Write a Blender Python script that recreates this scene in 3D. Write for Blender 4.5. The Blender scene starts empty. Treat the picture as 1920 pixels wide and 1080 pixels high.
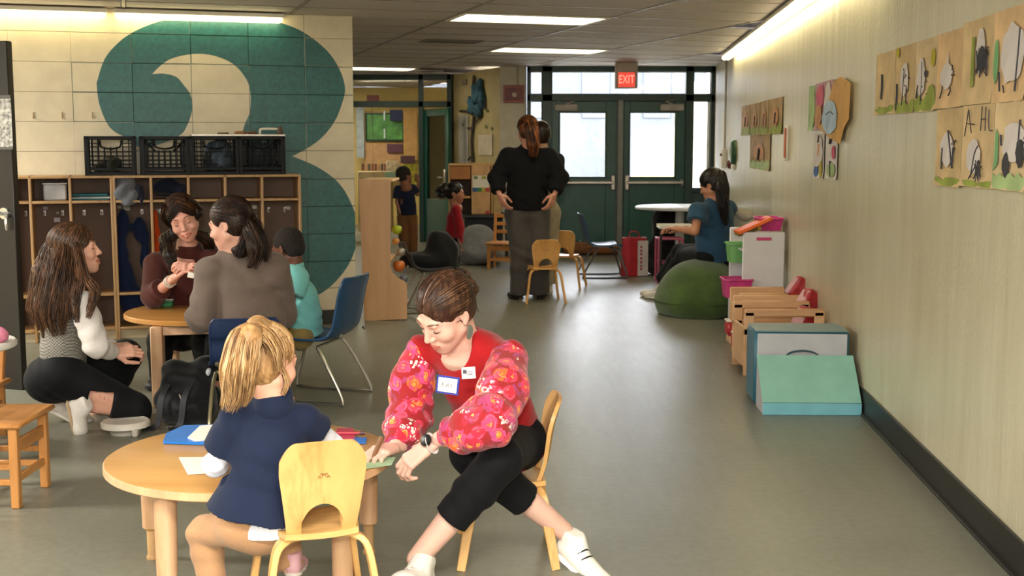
import bpy, bmesh, math, random
import numpy as np
from mathutils import Vector as V, Matrix, Euler
random.seed(7); RNG = np.random.RandomState(7)
sc = bpy.context.scene
COL = sc.collection
PI = math.pi
# ------------------------------------------------------------------ camera
FPX, CAMH = 2300.0, 1.38
PITCH = math.atan(270 / FPX)
cd = bpy.data.cameras.new('camera'); cam = bpy.data.objects.new('camera', cd); COL.objects.link(cam)
cd.sensor_width = 36.0; cd.lens = 36.0 * FPX / 1920; cd.clip_start = .05; cd.clip_end = 200
cam.location = (0, 0, CAMH); cam.rotation_euler = (PI / 2 - PITCH, 0, 0)
cd.dof.use_dof = True; cd.dof.focus_distance = 4.4; cd.dof.aperture_fstop = 8.0
sc.camera = cam
# ------------------------------------------------------------------ world, exposure
sc.view_settings.view_transform = 'Standard'; sc.view_settings.look = 'None'
sc.view_settings.gamma = 1; sc.view_settings.use_curve_mapping = False
sc.view_settings.exposure = 0.22
w = bpy.data.worlds.new('world'); sc.world = w; w.use_nodes = True
wn = w.node_tree.nodes; wl = w.node_tree.links; wn.clear()
wo = wn.new('ShaderNodeOutputWorld'); wb = wn.new('ShaderNodeBackground')
wb.inputs[0].default_value = (.90, .93, 1, 1); wb.inputs[1].default_value = 15
wl.new(wb.outputs[0], wo.inputs[0])
def area(name, loc, size, power, col, target=None, sy=None):
    l = bpy.data.lights.new(name, 'AREA'); l.energy = power; l.color = col; l.size = size
    if sy: l.shape = 'RECTANGLE'; l.size_y = sy
    o = bpy.data.objects.new(name, l); COL.objects.link(o); o.location = loc
    d = (V(target) - V(loc)) if target else V((0, 0, -1))
    o.rotation_euler = d.to_track_quat('-Z', 'Y').to_euler()
    return o
# the camera's own flash, just above the lens
area('camera_flash', (-.06, -.05, CAMH + .22), .10, 42, (1, .97, .93), (-.3, 6, .9))
# unseen ceiling fixtures assumed behind the camera; left pair added as fill for mid-room
for i, (x, y) in enumerate(((-2.6, 1.2), (-.2, 1.0), (-1.6, -1.5), (.9, -1.5), (-4.6, 4.2), (-5.4, 7.0))):
    area('unseen_room_fixture', (x, y, 2.30), 1.1, 115 if y < 3 else 200, (1, .96, .87), None, .5)

area('back_room_fill', (-3.0, 19.3, 2.28), 1.1, 45, (1, .93, .78), None, .5)  # added fill lamp, no visible fixture; brightens the room behind the partition
# ------------------------------------------------------------------ picture -> place
cp, sp = math.cos(PITCH), math.sin(PITCH)
def ray(x, y):
    a = (x - 960) / FPX; b = (540 - y) / FPX
    return V((a, cp + sp * b, -sp + cp * b))
CP = V((0, 0, CAMH))
def gnd(x, y, z=0.0):
    r = ray(x, y); return CP + r * ((z - CAMH) / r.z)
def at(x, y, Y):
    r = ray(x, y); return CP + r * (Y / r.y)
def onpl(x, y, p0, n):
    r = ray(x, y); return CP + r * ((V(p0) - CP).dot(n) / r.dot(n))

# ------------------------------------------------------------------ materials
def lin(c):
    if isinstance(c, str):
        c = tuple(int(c[i:i + 2], 16) / 255 for i in (0, 2, 4))
    return tuple((x / 12.92 if x <= .04045 else ((x + .055) / 1.055) ** 2.4) for x in c[:3]) + (1,)
MATS = {}
class NT:
    def __init__(s, name):
        s.m = bpy.data.materials.new(name); s.m.use_nodes = True
        s.n = s.m.node_tree.nodes; s.l = s.m.node_tree.links
        s.b = s.n['Principled BSDF']
    def new(s, t, **k):
        nd = s.n.new(t)
        for a, v in k.items():
            if a in nd.inputs: nd.inputs[a].default_value = v
            else: setattr(nd, a, v)
        return nd
    def coord(s, scale=(1, 1, 1), rot=(0, 0, 0), kind='Object'):
        tc = s.new('ShaderNodeTexCoord'); mp = s.new('ShaderNodeMapping')
        mp.inputs['Scale'].default_value = scale; mp.inputs['Rotation'].default_value = rot
        s.l.new(tc.outputs[kind], mp.inputs[0]); return mp.outputs[0]
    def noise(s, co, scale, detail=4, rough=.55, dist=0):
        nd = s.new('ShaderNodeTexNoise'); nd.inputs['Scale'].default_value = scale
        nd.inputs['Detail'].default_value = detail; nd.inputs['Roughness'].default_value = rough
        nd.inputs['Distortion'].default_value = dist
        s.l.new(co, nd.inputs['Vector']); return nd.outputs['Fac']
    def ramp(s, fac, stops, interp='LINEAR'):
        r = s.new('ShaderNodeValToRGB'); r.color_ramp.interpolation = interp
        e = r.color_ramp.elements
        while len(e) < len(stops): e.new(.5)
        for k, (p, c) in zip(e, stops): k.position = p; k.color = lin(c)
        s.l.new(fac, r.inputs[0]); return r.outputs[0]
    def bump(s, fac, strength=.2, dist=.01):
        b = s.new('ShaderNodeBump'); b.inputs['Strength'].default_value = strength
        b.inputs['Distance'].default_value = dist
        s.l.new(fac, b.inputs['Height']); s.l.new(b.outputs[0], s.b.inputs['Normal'])
    def math(s, op, a, b=None):
        m = s.new('ShaderNodeMath', operation=op)
        for i, v in enumerate((a, b)):
            if v is None: continue
            if isinstance(v, (int, float)): m.inputs[i].default_value = v
            else: s.l.new(v, m.inputs[i])
        return m.outputs[0]
    def mix(s, fac, a, b, bt='MIX'):
        m = s.new('ShaderNodeMix', data_type='RGBA', blend_type=bt)
        for i, v in ((0, fac), (6, a), (7, b)):
            if isinstance(v, (int, float)): m.inputs[i].default_value = v
            elif isinstance(v, tuple): m.inputs[i].default_value = v
            elif isinstance(v, str): m.inputs[i].default_value = lin(v)
            else: s.l.new(v, m.inputs[i])
        return m.outputs[2]
def hexmul(c, f):
    if isinstance(c, str): c = tuple(int(c[i:i + 2], 16) / 255 for i in (0, 2, 4))
    return tuple(min(1, x * f) for x in c)
def M(name, col, rough=.5, metal=0, var=.08, scale=8, bump=.0, bscale=60, spec=.5, stretch=(1, 1, 1), coat=0):
    if name in MATS: return MATS[name]
    t = NT(name)
    co = t.coord(stretch)
    f = t.noise(co, scale)
    t.l.new(t.ramp(f, [(.3, hexmul(col, 1 - var)), (.7, hexmul(col, 1 + var))]), t.b.inputs['Base Color'])
    t.b.inputs['Roughness'].default_value = rough; t.b.inputs['Metallic'].default_value = metal
    t.b.inputs['Specular IOR Level'].default_value = spec
    if coat: t.b.inputs['Coat Weight'].default_value = coat; t.b.inputs['Coat Roughness'].default_value = .15
    if bump: t.bump(t.noise(co, bscale, 5), bump, .004)
    MATS[name] = t.m; return t.m
def wood(name, light, dark, axis='z', scale=14, rough=.42):
    if name in MATS: return MATS[name]
    t = NT(name)
    st = {'x': (.12, 1, 1), 'y': (1, .12, 1), 'z': (1, 1, .12)}[axis]
    co = t.coord(st)
    f = t.noise(co, scale * 2.2, 6, .6, .6); g = t.noise(co, scale * .5, 2)
    mixf = t.math('ADD', t.math('MULTIPLY', f, .55), t.math('MULTIPLY', g, .45))
    t.l.new(t.ramp(mixf, [(.34, dark), (.5, light), (.66, hexmul(light, 1.05))]), t.b.inputs['Base Color'])
    t.b.inputs['Roughness'].default_value = rough
    t.bump(f, .06, .002)
    MATS[name] = t.m; return t.m
def cloth(name, col, rough=.85, weave=500, var=.1, fuzz=.15, rib=None):
    if name in MATS: return MATS[name]
    t = NT(name); co = t.coord()
    f = t.noise(co, 12, 3); g = t.noise(co, weave, 2)
    c = t.ramp(f, [(.3, hexmul(col, 1 - var)), (.7, hexmul(col, 1 + var))])
    c = t.mix(.25, c, t.ramp(g, [(.3, hexmul(col, .7)), (.7, hexmul(col, 1.25))]))
    t.l.new(c, t.b.inputs['Base Color']); t.b.inputs['Roughness'].default_value = rough
    t.b.inputs['Sheen Weight'].default_value = fuzz
    t.b.inputs['Specular IOR Level'].default_value = .2
    t.bump(t.math('ADD', g, t.math('MULTIPLY', t.noise(co, 40, 3), 1.0)), .35, .003)
    MATS[name] = t.m; return t.m
def skin(name, col, blush=.12):
    if name in MATS: return MATS[name]
    t = NT(name); co = t.coord()
    f = t.noise(co, 14, 3); g = t.noise(co, 160, 3)
    c = t.ramp(f, [(.25, hexmul(col, .95)), (.55, col), (.85, tuple(a * b for a, b in zip(hexmul(col, 1.0), (1.04, .93, .92))))])
    t.l.new(c, t.b.inputs['Base Color']); t.b.inputs['Roughness'].default_value = .48
    t.b.inputs['Subsurface Weight'].default_value = .12
    t.b.inputs['Subsurface Radius'].default_value = (.012, .005, .003); t.b.inputs['Subsurface Scale'].default_value = 1
    t.bump(g, .08, .001)
    MATS[name] = t.m; return t.m
def hairm(name, col, hi, rough=.42):
    if name in MATS: return MATS[name]
    t = NT(name); co = t.coord((1, 1, .15))
    f = t.noise(co, 60, 4, .6); g = t.noise(t.coord(), 9, 2)
    c = t.ramp(t.math('ADD', t.math('MULTIPLY', f, .6), t.math('MULTIPLY', g, .4)), [(.36, hexmul(col, .72)), (.5, col), (.64, hi)])
    t.l.new(c, t.b.inputs['Base Color']); t.b.inputs['Roughness'].default_value = rough
    t.b.inputs['Specular IOR Level'].default_value = .28
    t.bump(t.noise(co, 500, 2), .15, .001)
    MATS[name] = t.m; return t.m
def emit(name, col, strength):
    if name in MATS: return MATS[name]
    t = NT(name); t.b.inputs['Base Color'].default_value = lin(col)
    t.b.inputs['Emission Color'].default_value = lin(col); t.b.inputs['Emission Strength'].default_value = strength
    MATS[name] = t.m; return t.m

# ------------------------------------------------------------------ mesh building
class MB:
    def __init__(s): s.v = []; s.f = []; s.mi = []; s.n = 0; s.cur = 0
    def add(s, vs, fs, mi=None):
        vs = np.asarray([tuple(p) for p in vs], dtype=float).reshape(-1, 3)
        s.v.append(vs); o = s.n; s.n += len(vs); m = s.cur if mi is None else mi
        for f in fs: s.f.append([i + o for i in f]); s.mi.append(m)
        return s
    def box(s, c, size, R=None, b=.0, mi=None):
        hx, hy, hz = [a / 2 for a in size]
        b = min(b, hx * .9, hy * .9, hz * .9)
        vs, fs = [], []
        if b <= 0:
            for x in (-1, 1):
                for y in (-1, 1):
                    for z in (-1, 1): vs.append((x * hx, y * hy, z * hz))
            fs = [(0, 1, 3, 2), (4, 6, 7, 5), (0, 4, 5, 1), (2, 3, 7, 6), (0, 2, 6, 4), (1, 5, 7, 3)]
        else:
            idx = {}
            for x in (-1, 1):
                for y in (-1, 1):
                    for z in (-1, 1):
                        for a in range(3):
                            p = [x * (hx - b), y * (hy - b), z * (hz - b)]
                            p[a] = (x * hx, y * hy, z * hz)[a]
                            idx[x, y, z, a] = len(vs); vs.append(tuple(p))
            I = lambda x, y, z, a: idx[x, y, z, a]
            for q in (-1, 1):
                fs.append([I(q, -1, -1, 0), I(q, 1, -1, 0), I(q, 1, 1, 0), I(q, -1, 1, 0)][::q])
                fs.append([I(-1, q, -1, 1), I(-1, q, 1, 1), I(1, q, 1, 1), I(1, q, -1, 1)][::q])
                fs.append([I(-1, -1, q, 2), I(1, -1, q, 2), I(1, 1, q, 2), I(-1, 1, q, 2)][::q])
            for q in (-1, 1):
                for r in (-1, 1):
                    k = q * r
                    fs.append([I(q, r, -1, 0), I(q, r, -1, 1), I(q, r, 1, 1), I(q, r, 1, 0)][::k])
                    fs.append([I(q, -1, r, 2), I(q, -1, r, 0), I(q, 1, r, 0), I(q, 1, r, 2)][::-k][::-1][::1] if 0 else [I(q, -1, r, 0), I(q, 1, r, 0), I(q, 1, r, 2), I(q, -1, r, 2)][::k])
                    fs.append([I(-1, q, r, 1), I(-1, q, r, 2), I(1, q, r, 2), I(1, q, r, 1)][::k])
            for x in (-1, 1):
                for y in (-1, 1):
                    for z in (-1, 1):
                        fs.append([I(x, y, z, 0), I(x, y, z, 1), I(x, y, z, 2)][::x * y * z])
        M_ = R if R is not None else Matrix.Identity(3)
        c = V(c)
        return s.add([M_ @ V(p) + c for p in vs], fs, mi)
    def prism(s, pts, fr, depth, mi=None):
        """pts 2D polygon, fr=(origin, ux, uy, n) extruded by depth along n"""
        o, ux, uy, n = [V(a) for a in fr]
        a = [o + ux * p[0] + uy * p[1] for p in pts]; k = len(pts)
        b = [p + n * depth for p in a]
        fs = [list(range(k))[::-1], list(range(k, 2 * k))] + [[i, (i + 1) % k, (i + 1) % k + k, i + k] for i in range(k)]
        return s.add(a + b, fs, mi)
    def tube(s, pts, r, n=8, mi=None, cap=True, closed=False, flat=None, up=None):
        pts = [V(p) for p in pts]; k = len(pts)
        rs = r if hasattr(r, '__len__') else [r] * k
        vs = []; prev = V(up) if up is not None else None
        for i, p in enumerate(pts):
            if closed: t = pts[(i + 1) % k] - pts[i - 1]
            else: t = pts[min(i + 1, k - 1)] - pts[max(i - 1, 0)]
            t = t.normalized() if t.length > 1e-9 else V((0, 0, 1))
            if prev is None: prev = V((0, 0, 1)) if abs(t.z) < .9 else V((1, 0, 0))
            a = prev - t * prev.dot(t)
            if a.length < 1e-6: a = t.orthogonal()
            a.normalize(); b = t.cross(a)
            if up is None: prev = a
            fl = flat if flat else 1
            for j in range(n):
                an = 2 * PI * j / n
                if flat and n == 4: an += PI / 4
                vs.append(p + a * (math.cos(an) * rs[i]) + b * (math.sin(an) * rs[i] * fl))
        fs = []
        for i in range(k if closed else k - 1):
            for j in range(n):
                i2 = (i + 1) % k
                fs.append([i * n + j, i * n + (j + 1) % n, i2 * n + (j + 1) % n, i2 * n + j])
        if cap and not closed:
            fs.append(list(range(n))[::-1]); fs.append([(k - 1) * n + j for j in range(n)])
        return s.add(vs, fs, mi)
    def bar(s, pts, w, t, side, mi=None, ws=None, ts=None):
        """rectangular sweep: width w along `side`, thickness t across"""
        pts = [V(p) for p in pts]; k = len(pts); vs = []; side = V(side).normalized()
        for i, p in enumerate(pts):
            tg = (pts[min(i + 1, k - 1)] - pts[max(i - 1, 0)]).normalized()
            a = (side - tg * side.dot(tg)).normalized(); b = tg.cross(a)
            ww = (ws[i] if ws else w) / 2; tt = (ts[i] if ts else t) / 2; c = min(ww, tt) * .3
            for (x, y) in ((-ww + c, -tt), (ww - c, -tt), (ww, -tt + c), (ww, tt - c), (ww - c, tt), (-ww + c, tt), (-ww, tt - c), (-ww, -tt + c)):
                vs.append(p + a * x + b * y)
        fs = []
        for i in range(k - 1):
            for j in range(8): fs.append([i * 8 + j, i * 8 + (j + 1) % 8, (i + 1) * 8 + (j + 1) % 8, (i + 1) * 8 + j])
        fs.append(list(range(8))[::-1]); fs.append([(k - 1) * 8 + j for j in range(8)])
        return s.add(vs, fs, mi)
    def lathe(s, prof, c=(0, 0, 0), n=32, mi=None, sx=1, sy=1):
        c = V(c); vs = []; fs = []; k = len(prof)
        for (r, z) in prof:
            for j in range(n):
                a = 2 * PI * j / n; vs.append(c + V((r * math.cos(a) * sx, r * math.sin(a) * sy, z)))
        for i in range(k - 1):
            for j in range(n): fs.append([i * n + j, i * n + (j + 1) % n, (i + 1) * n + (j + 1) % n, (i + 1) * n + j])
        if prof[0][0] > 1e-5: fs.append(list(range(n))[::-1])
        if prof[-1][0] > 1e-5: fs.append([(k - 1) * n + j for j in range(n)])
        return s.add(vs, fs, mi)
    def shell(s, fn, nu, nv, t, mi=None):
        """fn(u,v)->point; thick closed sheet, t along normal"""
        g = np.array([[tuple(fn(i / nu, j / nv)) for j in range(nv + 1)] for i in range(nu + 1)])
        du = np.gradient(g, axis=0); dv = np.gradient(g, axis=1)
        n = np.cross(du, dv); ln = np.linalg.norm(n, axis=2, keepdims=True); ln[ln < 1e-12] = 1; n /= ln
        a = g + n * t / 2; b = g - n * t / 2
        W = nv + 1; K = (nu + 1) * W
        fs = []
        for i in range(nu):
            for j in range(nv):
                q = [i * W + j, (i + 1) * W + j, (i + 1) * W + j + 1, i * W + j + 1]
                fs.append(q); fs.append([x + K for x in q[::-1]])
        bd = [i * W for i in range(nu + 1)] + [nu * W + j for j in range(1, W)] + [i * W + nv for i in range(nu - 1, -1, -1)] + [j for j in range(nv - 1, 0, -1)]
        for i in range(len(bd)):
            p, q = bd[i], bd[(i + 1) % len(bd)]; fs.append([q, p, p + K, q + K])
        return s.add(list(a.reshape(-1, 3)) + list(b.reshape(-1, 3)), fs, mi)
    def mesh(s, name, mats, smooth=False):
        v = np.concatenate(s.v) if s.v else np.zeros((0, 3))
        return mkmesh(name, v, s.f, mats, s.mi, smooth)
def mkmesh(name, v, f, mats, mi=None, smooth=False):
    me = bpy.data.meshes.new(name)
    me.from_pydata(np.asarray(v).tolist(), [], [list(map(int, q)) for q in f] if not isinstance(f, np.ndarray) else f.tolist())
    if not isinstance(mats, (list, tuple)): mats = [mats]
    for m in mats: me.materials.append(m)
    if mi is not None and len(mats) > 1: me.polygons.foreach_set('material_index', np.asarray(mi, dtype=np.int32))
    me.polygons.foreach_set('use_smooth', np.full(len(me.polygons), bool(smooth)))
    if smooth == 'auto':
        try: me.set_sharp_from_angle(angle=math.radians(38))
        except Exception: pass
    me.update(); return me
def link(o, parent=None, label=None, cat=None, group=None, kind=None):
    COL.objects.link(o)
    if parent is not None: o.parent = parent
    if label: o['label'] = label
    if cat: o['category'] = cat
    if group: o['group'] = group
    if kind: o['kind'] = kind
    return o
def winv(p):
    M_ = Matrix.Identity(4)
    while p is not None: M_ = p.matrix_basis @ M_; p = p.parent
    return M_.inverted()
def ob(name, mb, mats, parent=None, smooth='auto', world=False, loc=None, **k):
    if world and parent is not None:
        Mi = winv(parent)
        if isinstance(mb, MB): mb.v = [np.array([tuple(Mi @ V(p)) for p in a]) for a in mb.v]
    me = mb.mesh(name, mats, smooth) if isinstance(mb, MB) else mb
    o = bpy.data.objects.new(name, me)
    if loc is not None: o.location = loc
    return link(o, parent, **k)
def thing(name, label, cat, loc=(0, 0, 0), rz=0, group=None):
    o = bpy.data.objects.new(name, None); o.empty_display_size = .1
    o.location = loc; o.rotation_euler = (0, 0, rz)
    return link(o, None, label, cat, group)
def copytree(o, parent=None):
    c = o.copy(); COL.objects.link(c); c.parent = parent
    for ch in list(o.children): copytree(ch, c)
    return c
def bez(pts, n=8):
    """Catmull-Rom through pts"""
    P = [V(p) for p in pts]; out = []
    for i in range(len(P) - 1):
        p0 = P[max(i - 1, 0)]; p1 = P[i]; p2 = P[i + 1]; p3 = P[min(i + 2, len(P) - 1)]
        for k in range(n):
            t = k / n
            out.append(.5 * ((2 * p1) + (p2 - p0) * t + (2 * p0 - 5 * p1 + 4 * p2 - p3) * t * t + (3 * p1 - p0 - 3 * p2 + p3) * t ** 3))
    out.append(P[-1]); return out
# =================================================================== SETTING
CEIL = 2.34
U = V((.9553, .2957, 0)); W = V((-.2957, .9553, 0))       # along / into the block wall (also the ceiling grid)
C0 = V((-1.209, 9.452, 0)); NW = -W                        # corner of the block wall, its normal to the room
FARY = 15.55
def RX(Y): return 1.81 + (Y - 6.17) * .078                 # right wall
RU = V((.078, 1, 0)).normalized(); RN = V((-RU.y, RU.x, 0)) # along, normal into the room
R0 = V((RX(0), 0, 0))
# floor
t = NT('vinyl_floor'); co = t.coord()
f = t.noise(co, 1.2, 4); g = t.noise(co, 30, 4); s3 = t.noise(t.coord((1, .15, 1)), 18, 3)
c = t.ramp(f, [(.3, '6e6d60'), (.7, '79786a')]); c = t.mix(.3, c, t.ramp(g, [(.35, '646458'), (.65, '807f72')]))
t.l.new(c, t.b.inputs['Base Color'])
ro = t.math('ADD', t.math('MULTIPLY', s3, .10), .33); t.l.new(ro, t.b.inputs['Roughness'])
t.b.inputs['Specular IOR Level'].default_value = .45
m_floor = t.m
fl = MB(); fl.box((-2.6, 5.55, -.05), (13, 20.1, .1)); fl.box((-3.4, 18.45, -.05), (7.2, 5.7, .1)); ob('floor', fl, m_floor, kind='structure', smooth=False)
# small paper flecks on the floor
m_cream = M('cream_block_paint', 'd8ccb0', .42, var=.03, bump=.25, bscale=70)
m_green = M('green_block_paint', '25605f', .33, var=.10, scale=30, bump=.5, bscale=90)
m_greenj = M('green_joint_paint', '123f3c', .5)
m_creamj = M('cream_joint_paint', 'd0c4a8', .5)
m_black = M('black_vinyl_base', '1b1a19', .45)
m_white = M('white_paint', 'dcd8cf', .5, var=.03)
# ---- numeral outline in picture points -> wall coordinates
def wc(x, y):
    p = onpl(x, y, C0, W); return ((p - C0).dot(U), p.z)
outer = [(181,156),(196,111),(222,80),(252,59),(296,41),(355,30),(390,28),(430,28),(481,31),(530,44),(570,61),(611,93),(634,125),(646,159),(644,185),(626,230),(593,267),(548,293)]
lower = [(548,293),(593,312),(630,338),(652,368),(667,405),(672,440),(665,470),(650,502),(622,535),(592,555),(545,570),(500,575)]
lowin = [(500,575),(440,575),(400,560),(380,520),(400,470),(430,440),(470,420),(480,380),(450,345),(400,335),(385,325),(385,300),(430,285),(450,262)]
inner = [(450,262),(459,233),(469,207),(469,170),(459,144),(437,120),(407,106),(378,101),(348,103),(319,111),(300,124),(285,139)]
ball = [(285,139),(307,138),(330,144),(344,159),(357,178),(360,207),(348,241),(333,256),(300,270),(262,276),(237,259),(211,244),(196,222),(185,190),(181,156)]
poly = []
for seg in (outer, lower, lowin, inner, ball):
    q = bez([(a[0], a[1], 0) for a in seg], 4)
    poly += [wc(a.x, a.y) for a in q[:-1]]
def clip(poly, x0, x1, y0, y1):
    def cl(P, ins, inter):
        out = []
        for i in range(len(P)):
            a, b = P[i - 1], P[i]
            if ins(b):
                if not ins(a): out.append(inter(a, b))
                out.append(b)
            elif ins(a): out.append(inter(a, b))
        return out
    def ix(v): return lambda a, b: (v, a[1] + (b[1] - a[1]) * (v - a[0]) / (b[0] - a[0]))
    def iy(v): return lambda a, b: (a[0] + (b[0] - a[0]) * (v - a[1]) / (b[1] - a[1]), v)
    P = poly
    for ins, it in ((lambda p: p[0] >= x0, ix(x0)), (lambda p: p[0] <= x1, ix(x1)), (lambda p: p[1] >= y0, iy(y0)), (lambda p: p[1] <= y1, iy(y1))):
        if P: P = cl(P, ins, it)
    out = []
    for p in P:
        if not out or abs(p[0] - out[-1][0]) + abs(p[1] - out[-1][1]) > 1e-5: out.append(p)
    return out
WALLZ = CEIL + .02
wl_ = MB(); wl_.box(C0 + U * -2.35 + W * .09 + V((0, 0, WALLZ / 2)), (4.7, .16, WALLZ), Matrix((U, W, V((0, 0, 1)))).transposed())
wall = ob('wall_left', wl_, m_creamj, kind='structure', smooth=False)
def wfr(d): return (C0 + NW * (-.01 + d), U, V((0, 0, 1)), NW)
BW = .4135; BH = .2105; XJ = wc(467, 150)[0]; ZJ = wc(261, 174)[1]
# numeral on the mortar
nb = MB()
def tri_fill(mb, pts, fr, mi=0):
    from mathutils.geometry import tessellate_polygon
    if len(pts) < 3: return
    o, ux, uy, n = fr
    vs = [o + ux * p[0] + uy * p[1] for p in pts]
    fs = tessellate_polygon([[V((p[0], p[1], 0)) for p in pts]])
    out = []
    for f in fs:
        a, b, c = [V((pts[i][0], pts[i][1], 0)) for i in f]
        if abs((b - a).cross(c - a).z) < 1e-9: continue
        out.append(list(f) if (b - a).cross(c - a).z > 0 else list(f)[::-1])
    # this frame (ux, uy, n) is right-handed when ux x uy = n
    if ux.cross(uy).dot(n) < 0: out = [f[::-1] for f in out]
    mb.add(vs, out, mi)
tri_fill(nb, clip(poly, -4.6, -.001, .1, CEIL - .01), wfr(.0015))
ob('painted_numeral', nb, m_greenj, wall, False, label='dark green paint of the numeral 3 in the joints')
k0 = int((-4.6 - XJ) / BW) - 1
for i in range(k0, 8):
    x0 = XJ + i * BW; x1 = x0 + BW
    x0 = max(x0, -4.65); x1 = min(x1, 0)
    if x1 - x0 < .02: continue
    for j in range(-12, 8):
        z0 = ZJ + j * BH; z1 = min(z0 + BH, CEIL); z0 = max(z0, 0)
        if z1 - z0 < .02: continue
        pa = clip(poly, x0, x1, z0, z1)
        ar = abs(sum(pa[q - 1][0] * pa[q][1] - pa[q][0] * pa[q - 1][1] for q in range(len(pa)))) / 2 / ((x1 - x0) * (z1 - z0)) if len(pa) > 2 else 0
        j_ = .003 if ar > .3 else .0018; jx = .0018 if ar > .3 else .0004
        b = MB(); cx = (x0 + x1) / 2; cz = (z0 + z1) / 2
        b.box(C0 + U * cx + V((0, 0, cz)) + NW * (-.005), (x1 - x0 - 2 * jx * (x1 < 0), .016, z1 - z0 - 2 * j_), Matrix((U, W, V((0, 0, 1)))).transposed(), .0018 if ar > .3 else .0009)
        if ar > .5: b.mi = [0 if q == 1 else 1 for q in range(len(b.mi))]
        e_ = .0012 if ar < .97 else .0
        pc = clip(poly, x0 + jx + e_, x1 - jx - e_, z0 + j_ + e_, z1 - j_ - e_)
        if len(pc) > 2: tri_fill(b, pc, wfr(.0136), 1)
        ob('block', b, [m_cream, m_green], wall, False)
# end face of the wall (returns away from the room)
# ---- right wall
t = NT('right_wall_paint'); co = t.coord((1, 1, .12)); cu = t.coord()
f = t.noise(co, 9, 4); g = t.noise(cu, 40, 4); h_ = t.noise(cu, 1.1, 2)
c = t.ramp(f, [(.3, 'b9b193'), (.7, 'cbc4a8')]); c = t.mix(.35, c, t.ramp(h_, [(.3, 'b4ab8a'), (.7, 'cfcab4')]))
t.l.new(c, t.b.inputs['Base Color']); t.b.inputs['Roughness'].default_value = .33
t.bump(t.math('ADD', t.math('MULTIPLY', f, 1.2), t.math('MULTIPLY', g, .5)), .35, .01)
m_rwall = t.m
rw = MB(); L = 21.0
rw.box(R0 + RU * (FARY - 4.9) - RN * .1 + V((0, 0, CEIL / 2)), (L, .2, CEIL), Matrix((RU, RN, V((0, 0, 1)))).transposed())
ob('wall_right', rw, m_rwall, kind='structure', smooth=False)
bb = MB(); bb.box(R0 + RU * (5.0) + RN * .006 + V((0, 0, .065)), (21, .012, .13), Matrix((RU, RN, V((0, 0, 1)))).transposed(), .003)
bb.box(R0 + RU * (5.0) + RN * .012 + V((0, 0, .006)), (21, .03, .012), Matrix((RU, RN, V((0, 0, 1)))).transposed(), .003)
ob('baseboard_right', bb, m_black, kind='structure')
bb = MB(); bb.box(C0 - U * 2.3 + NW * .01 + V((0, 0, .055)), (4.6, .012, .11), Matrix((U, W, V((0, 0, 1)))).transposed(), .003)
ob('baseboard_left', bb, m_black, kind='structure')
# ---- far wall with the double door
m_dg = M('door_green', '0f4b40', .35, var=.06)
m_dgd = M('dark_green_frame', '10352f', .4, var=.06)
m_alu = M('brushed_aluminium', 'b9b2aa', .35, .7, var=.05)
def fx(x): return at(x, 300, FARY).x
def fz(y): return at(960, y, FARY).z
def fbox(mb, x0, x1, y0, y1, d=.06, yc=0, b=.004, mi=None):
    X0, X1 = fx(x0), fx(x1); Z0, Z1 = fz(y1), fz(y0)
    Z0 = max(Z0, .003)
    mb.box(((X0 + X1) / 2, FARY + yc, (Z0 + Z1) / 2), (X1 - X0, d, Z1 - Z0), None, b, mi)
fw = MB(); fbox(fw, 937, 987, 100, 480, .2, .1, 0); fbox(fw, 1340, 1366, 100, 480, .2, .1, 0)
fbox(fw, 986, 1341, 100, 124, .2, .1, 0); fw.box((2.0, FARY + .1, CEIL + .2), (3.2, .2, .4)); fw.box((fx(1162), FARY, .006), (2.5, .2, .012))
ob('wall_far', fw, M('far_wall_cream', 'cfc9b8', .5, var=.04, bump=.2), kind='structure', smooth=False)
fr = MB()
for a in ((988, 1342, 124, 135), (988, 1342, 177, 190), (988, 994, 124, 478), (1016, 1035, 124, 478), (1283, 1298, 124, 478), (1330, 1342, 124, 478), (994, 1017, 395, 478), (1297, 1331, 352, 360)):
    fbox(fr, *a, d=.12)
ob('trim_1', fr, m_dgd, kind='structure', label='dark green steel door frame with transom bars')
pn = MB(); fbox(pn, 1297, 1331, 358, 478, .05); ob('trim_2', pn, M('slate_panel', '274347', .4), kind='structure')
t = NT('window_glass'); t.b.inputs['Base Color'].default_value = (1, 1, 1, 1); t.b.inputs['Roughness'].default_value = .02
tr = t.new('ShaderNodeBsdfTransparent'); gl = t.new('ShaderNodeBsdfGlossy'); gl.inputs['Roughness'].default_value = .03
mx = t.new('ShaderNodeMixShader'); fre = t.new('ShaderNodeFresnel'); fre.inputs[0].default_value = 1.45
out = t.n['Material Output']; t.l.new(fre.outputs[0], mx.inputs[0]); t.l.new(tr.outputs[0], mx.inputs[1]); t.l.new(gl.outputs[0], mx.inputs[2]); t.l.new(mx.outputs[0], out.inputs[0])
m_glass = t.m
for k, a in enumerate(((1031, 1286, 135, 177), (994, 1016, 135, 177), (1298, 1330, 135, 177), (994, 1016, 190, 396), (1298, 1330, 190, 353))):
    g = MB(); fbox(g, *a, d=.008); wdw = ob('window_%d' % (k + 1), g, m_glass, kind='structure')
    bd = MB(); x0, x1, y0, y1 = a
    for q in ((x0, x0 + 1.3, y0, y1), (x1 - 1.3, x1, y0, y1), (x0, x1, y0, y0 + 1.3), (x0, x1, y1 - 1.3, y1)): fbox(bd, *q, d=.03, b=.002)
    ob('glazing_bead', bd, m_dg, wdw)
bl = MB(); fbox(bl, 1325, 1329, 190, 353, .01, .03); ob('trim_3', bl, m_alu, kind='structure', label='pale jamb strip beside the right sidelight')
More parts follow.
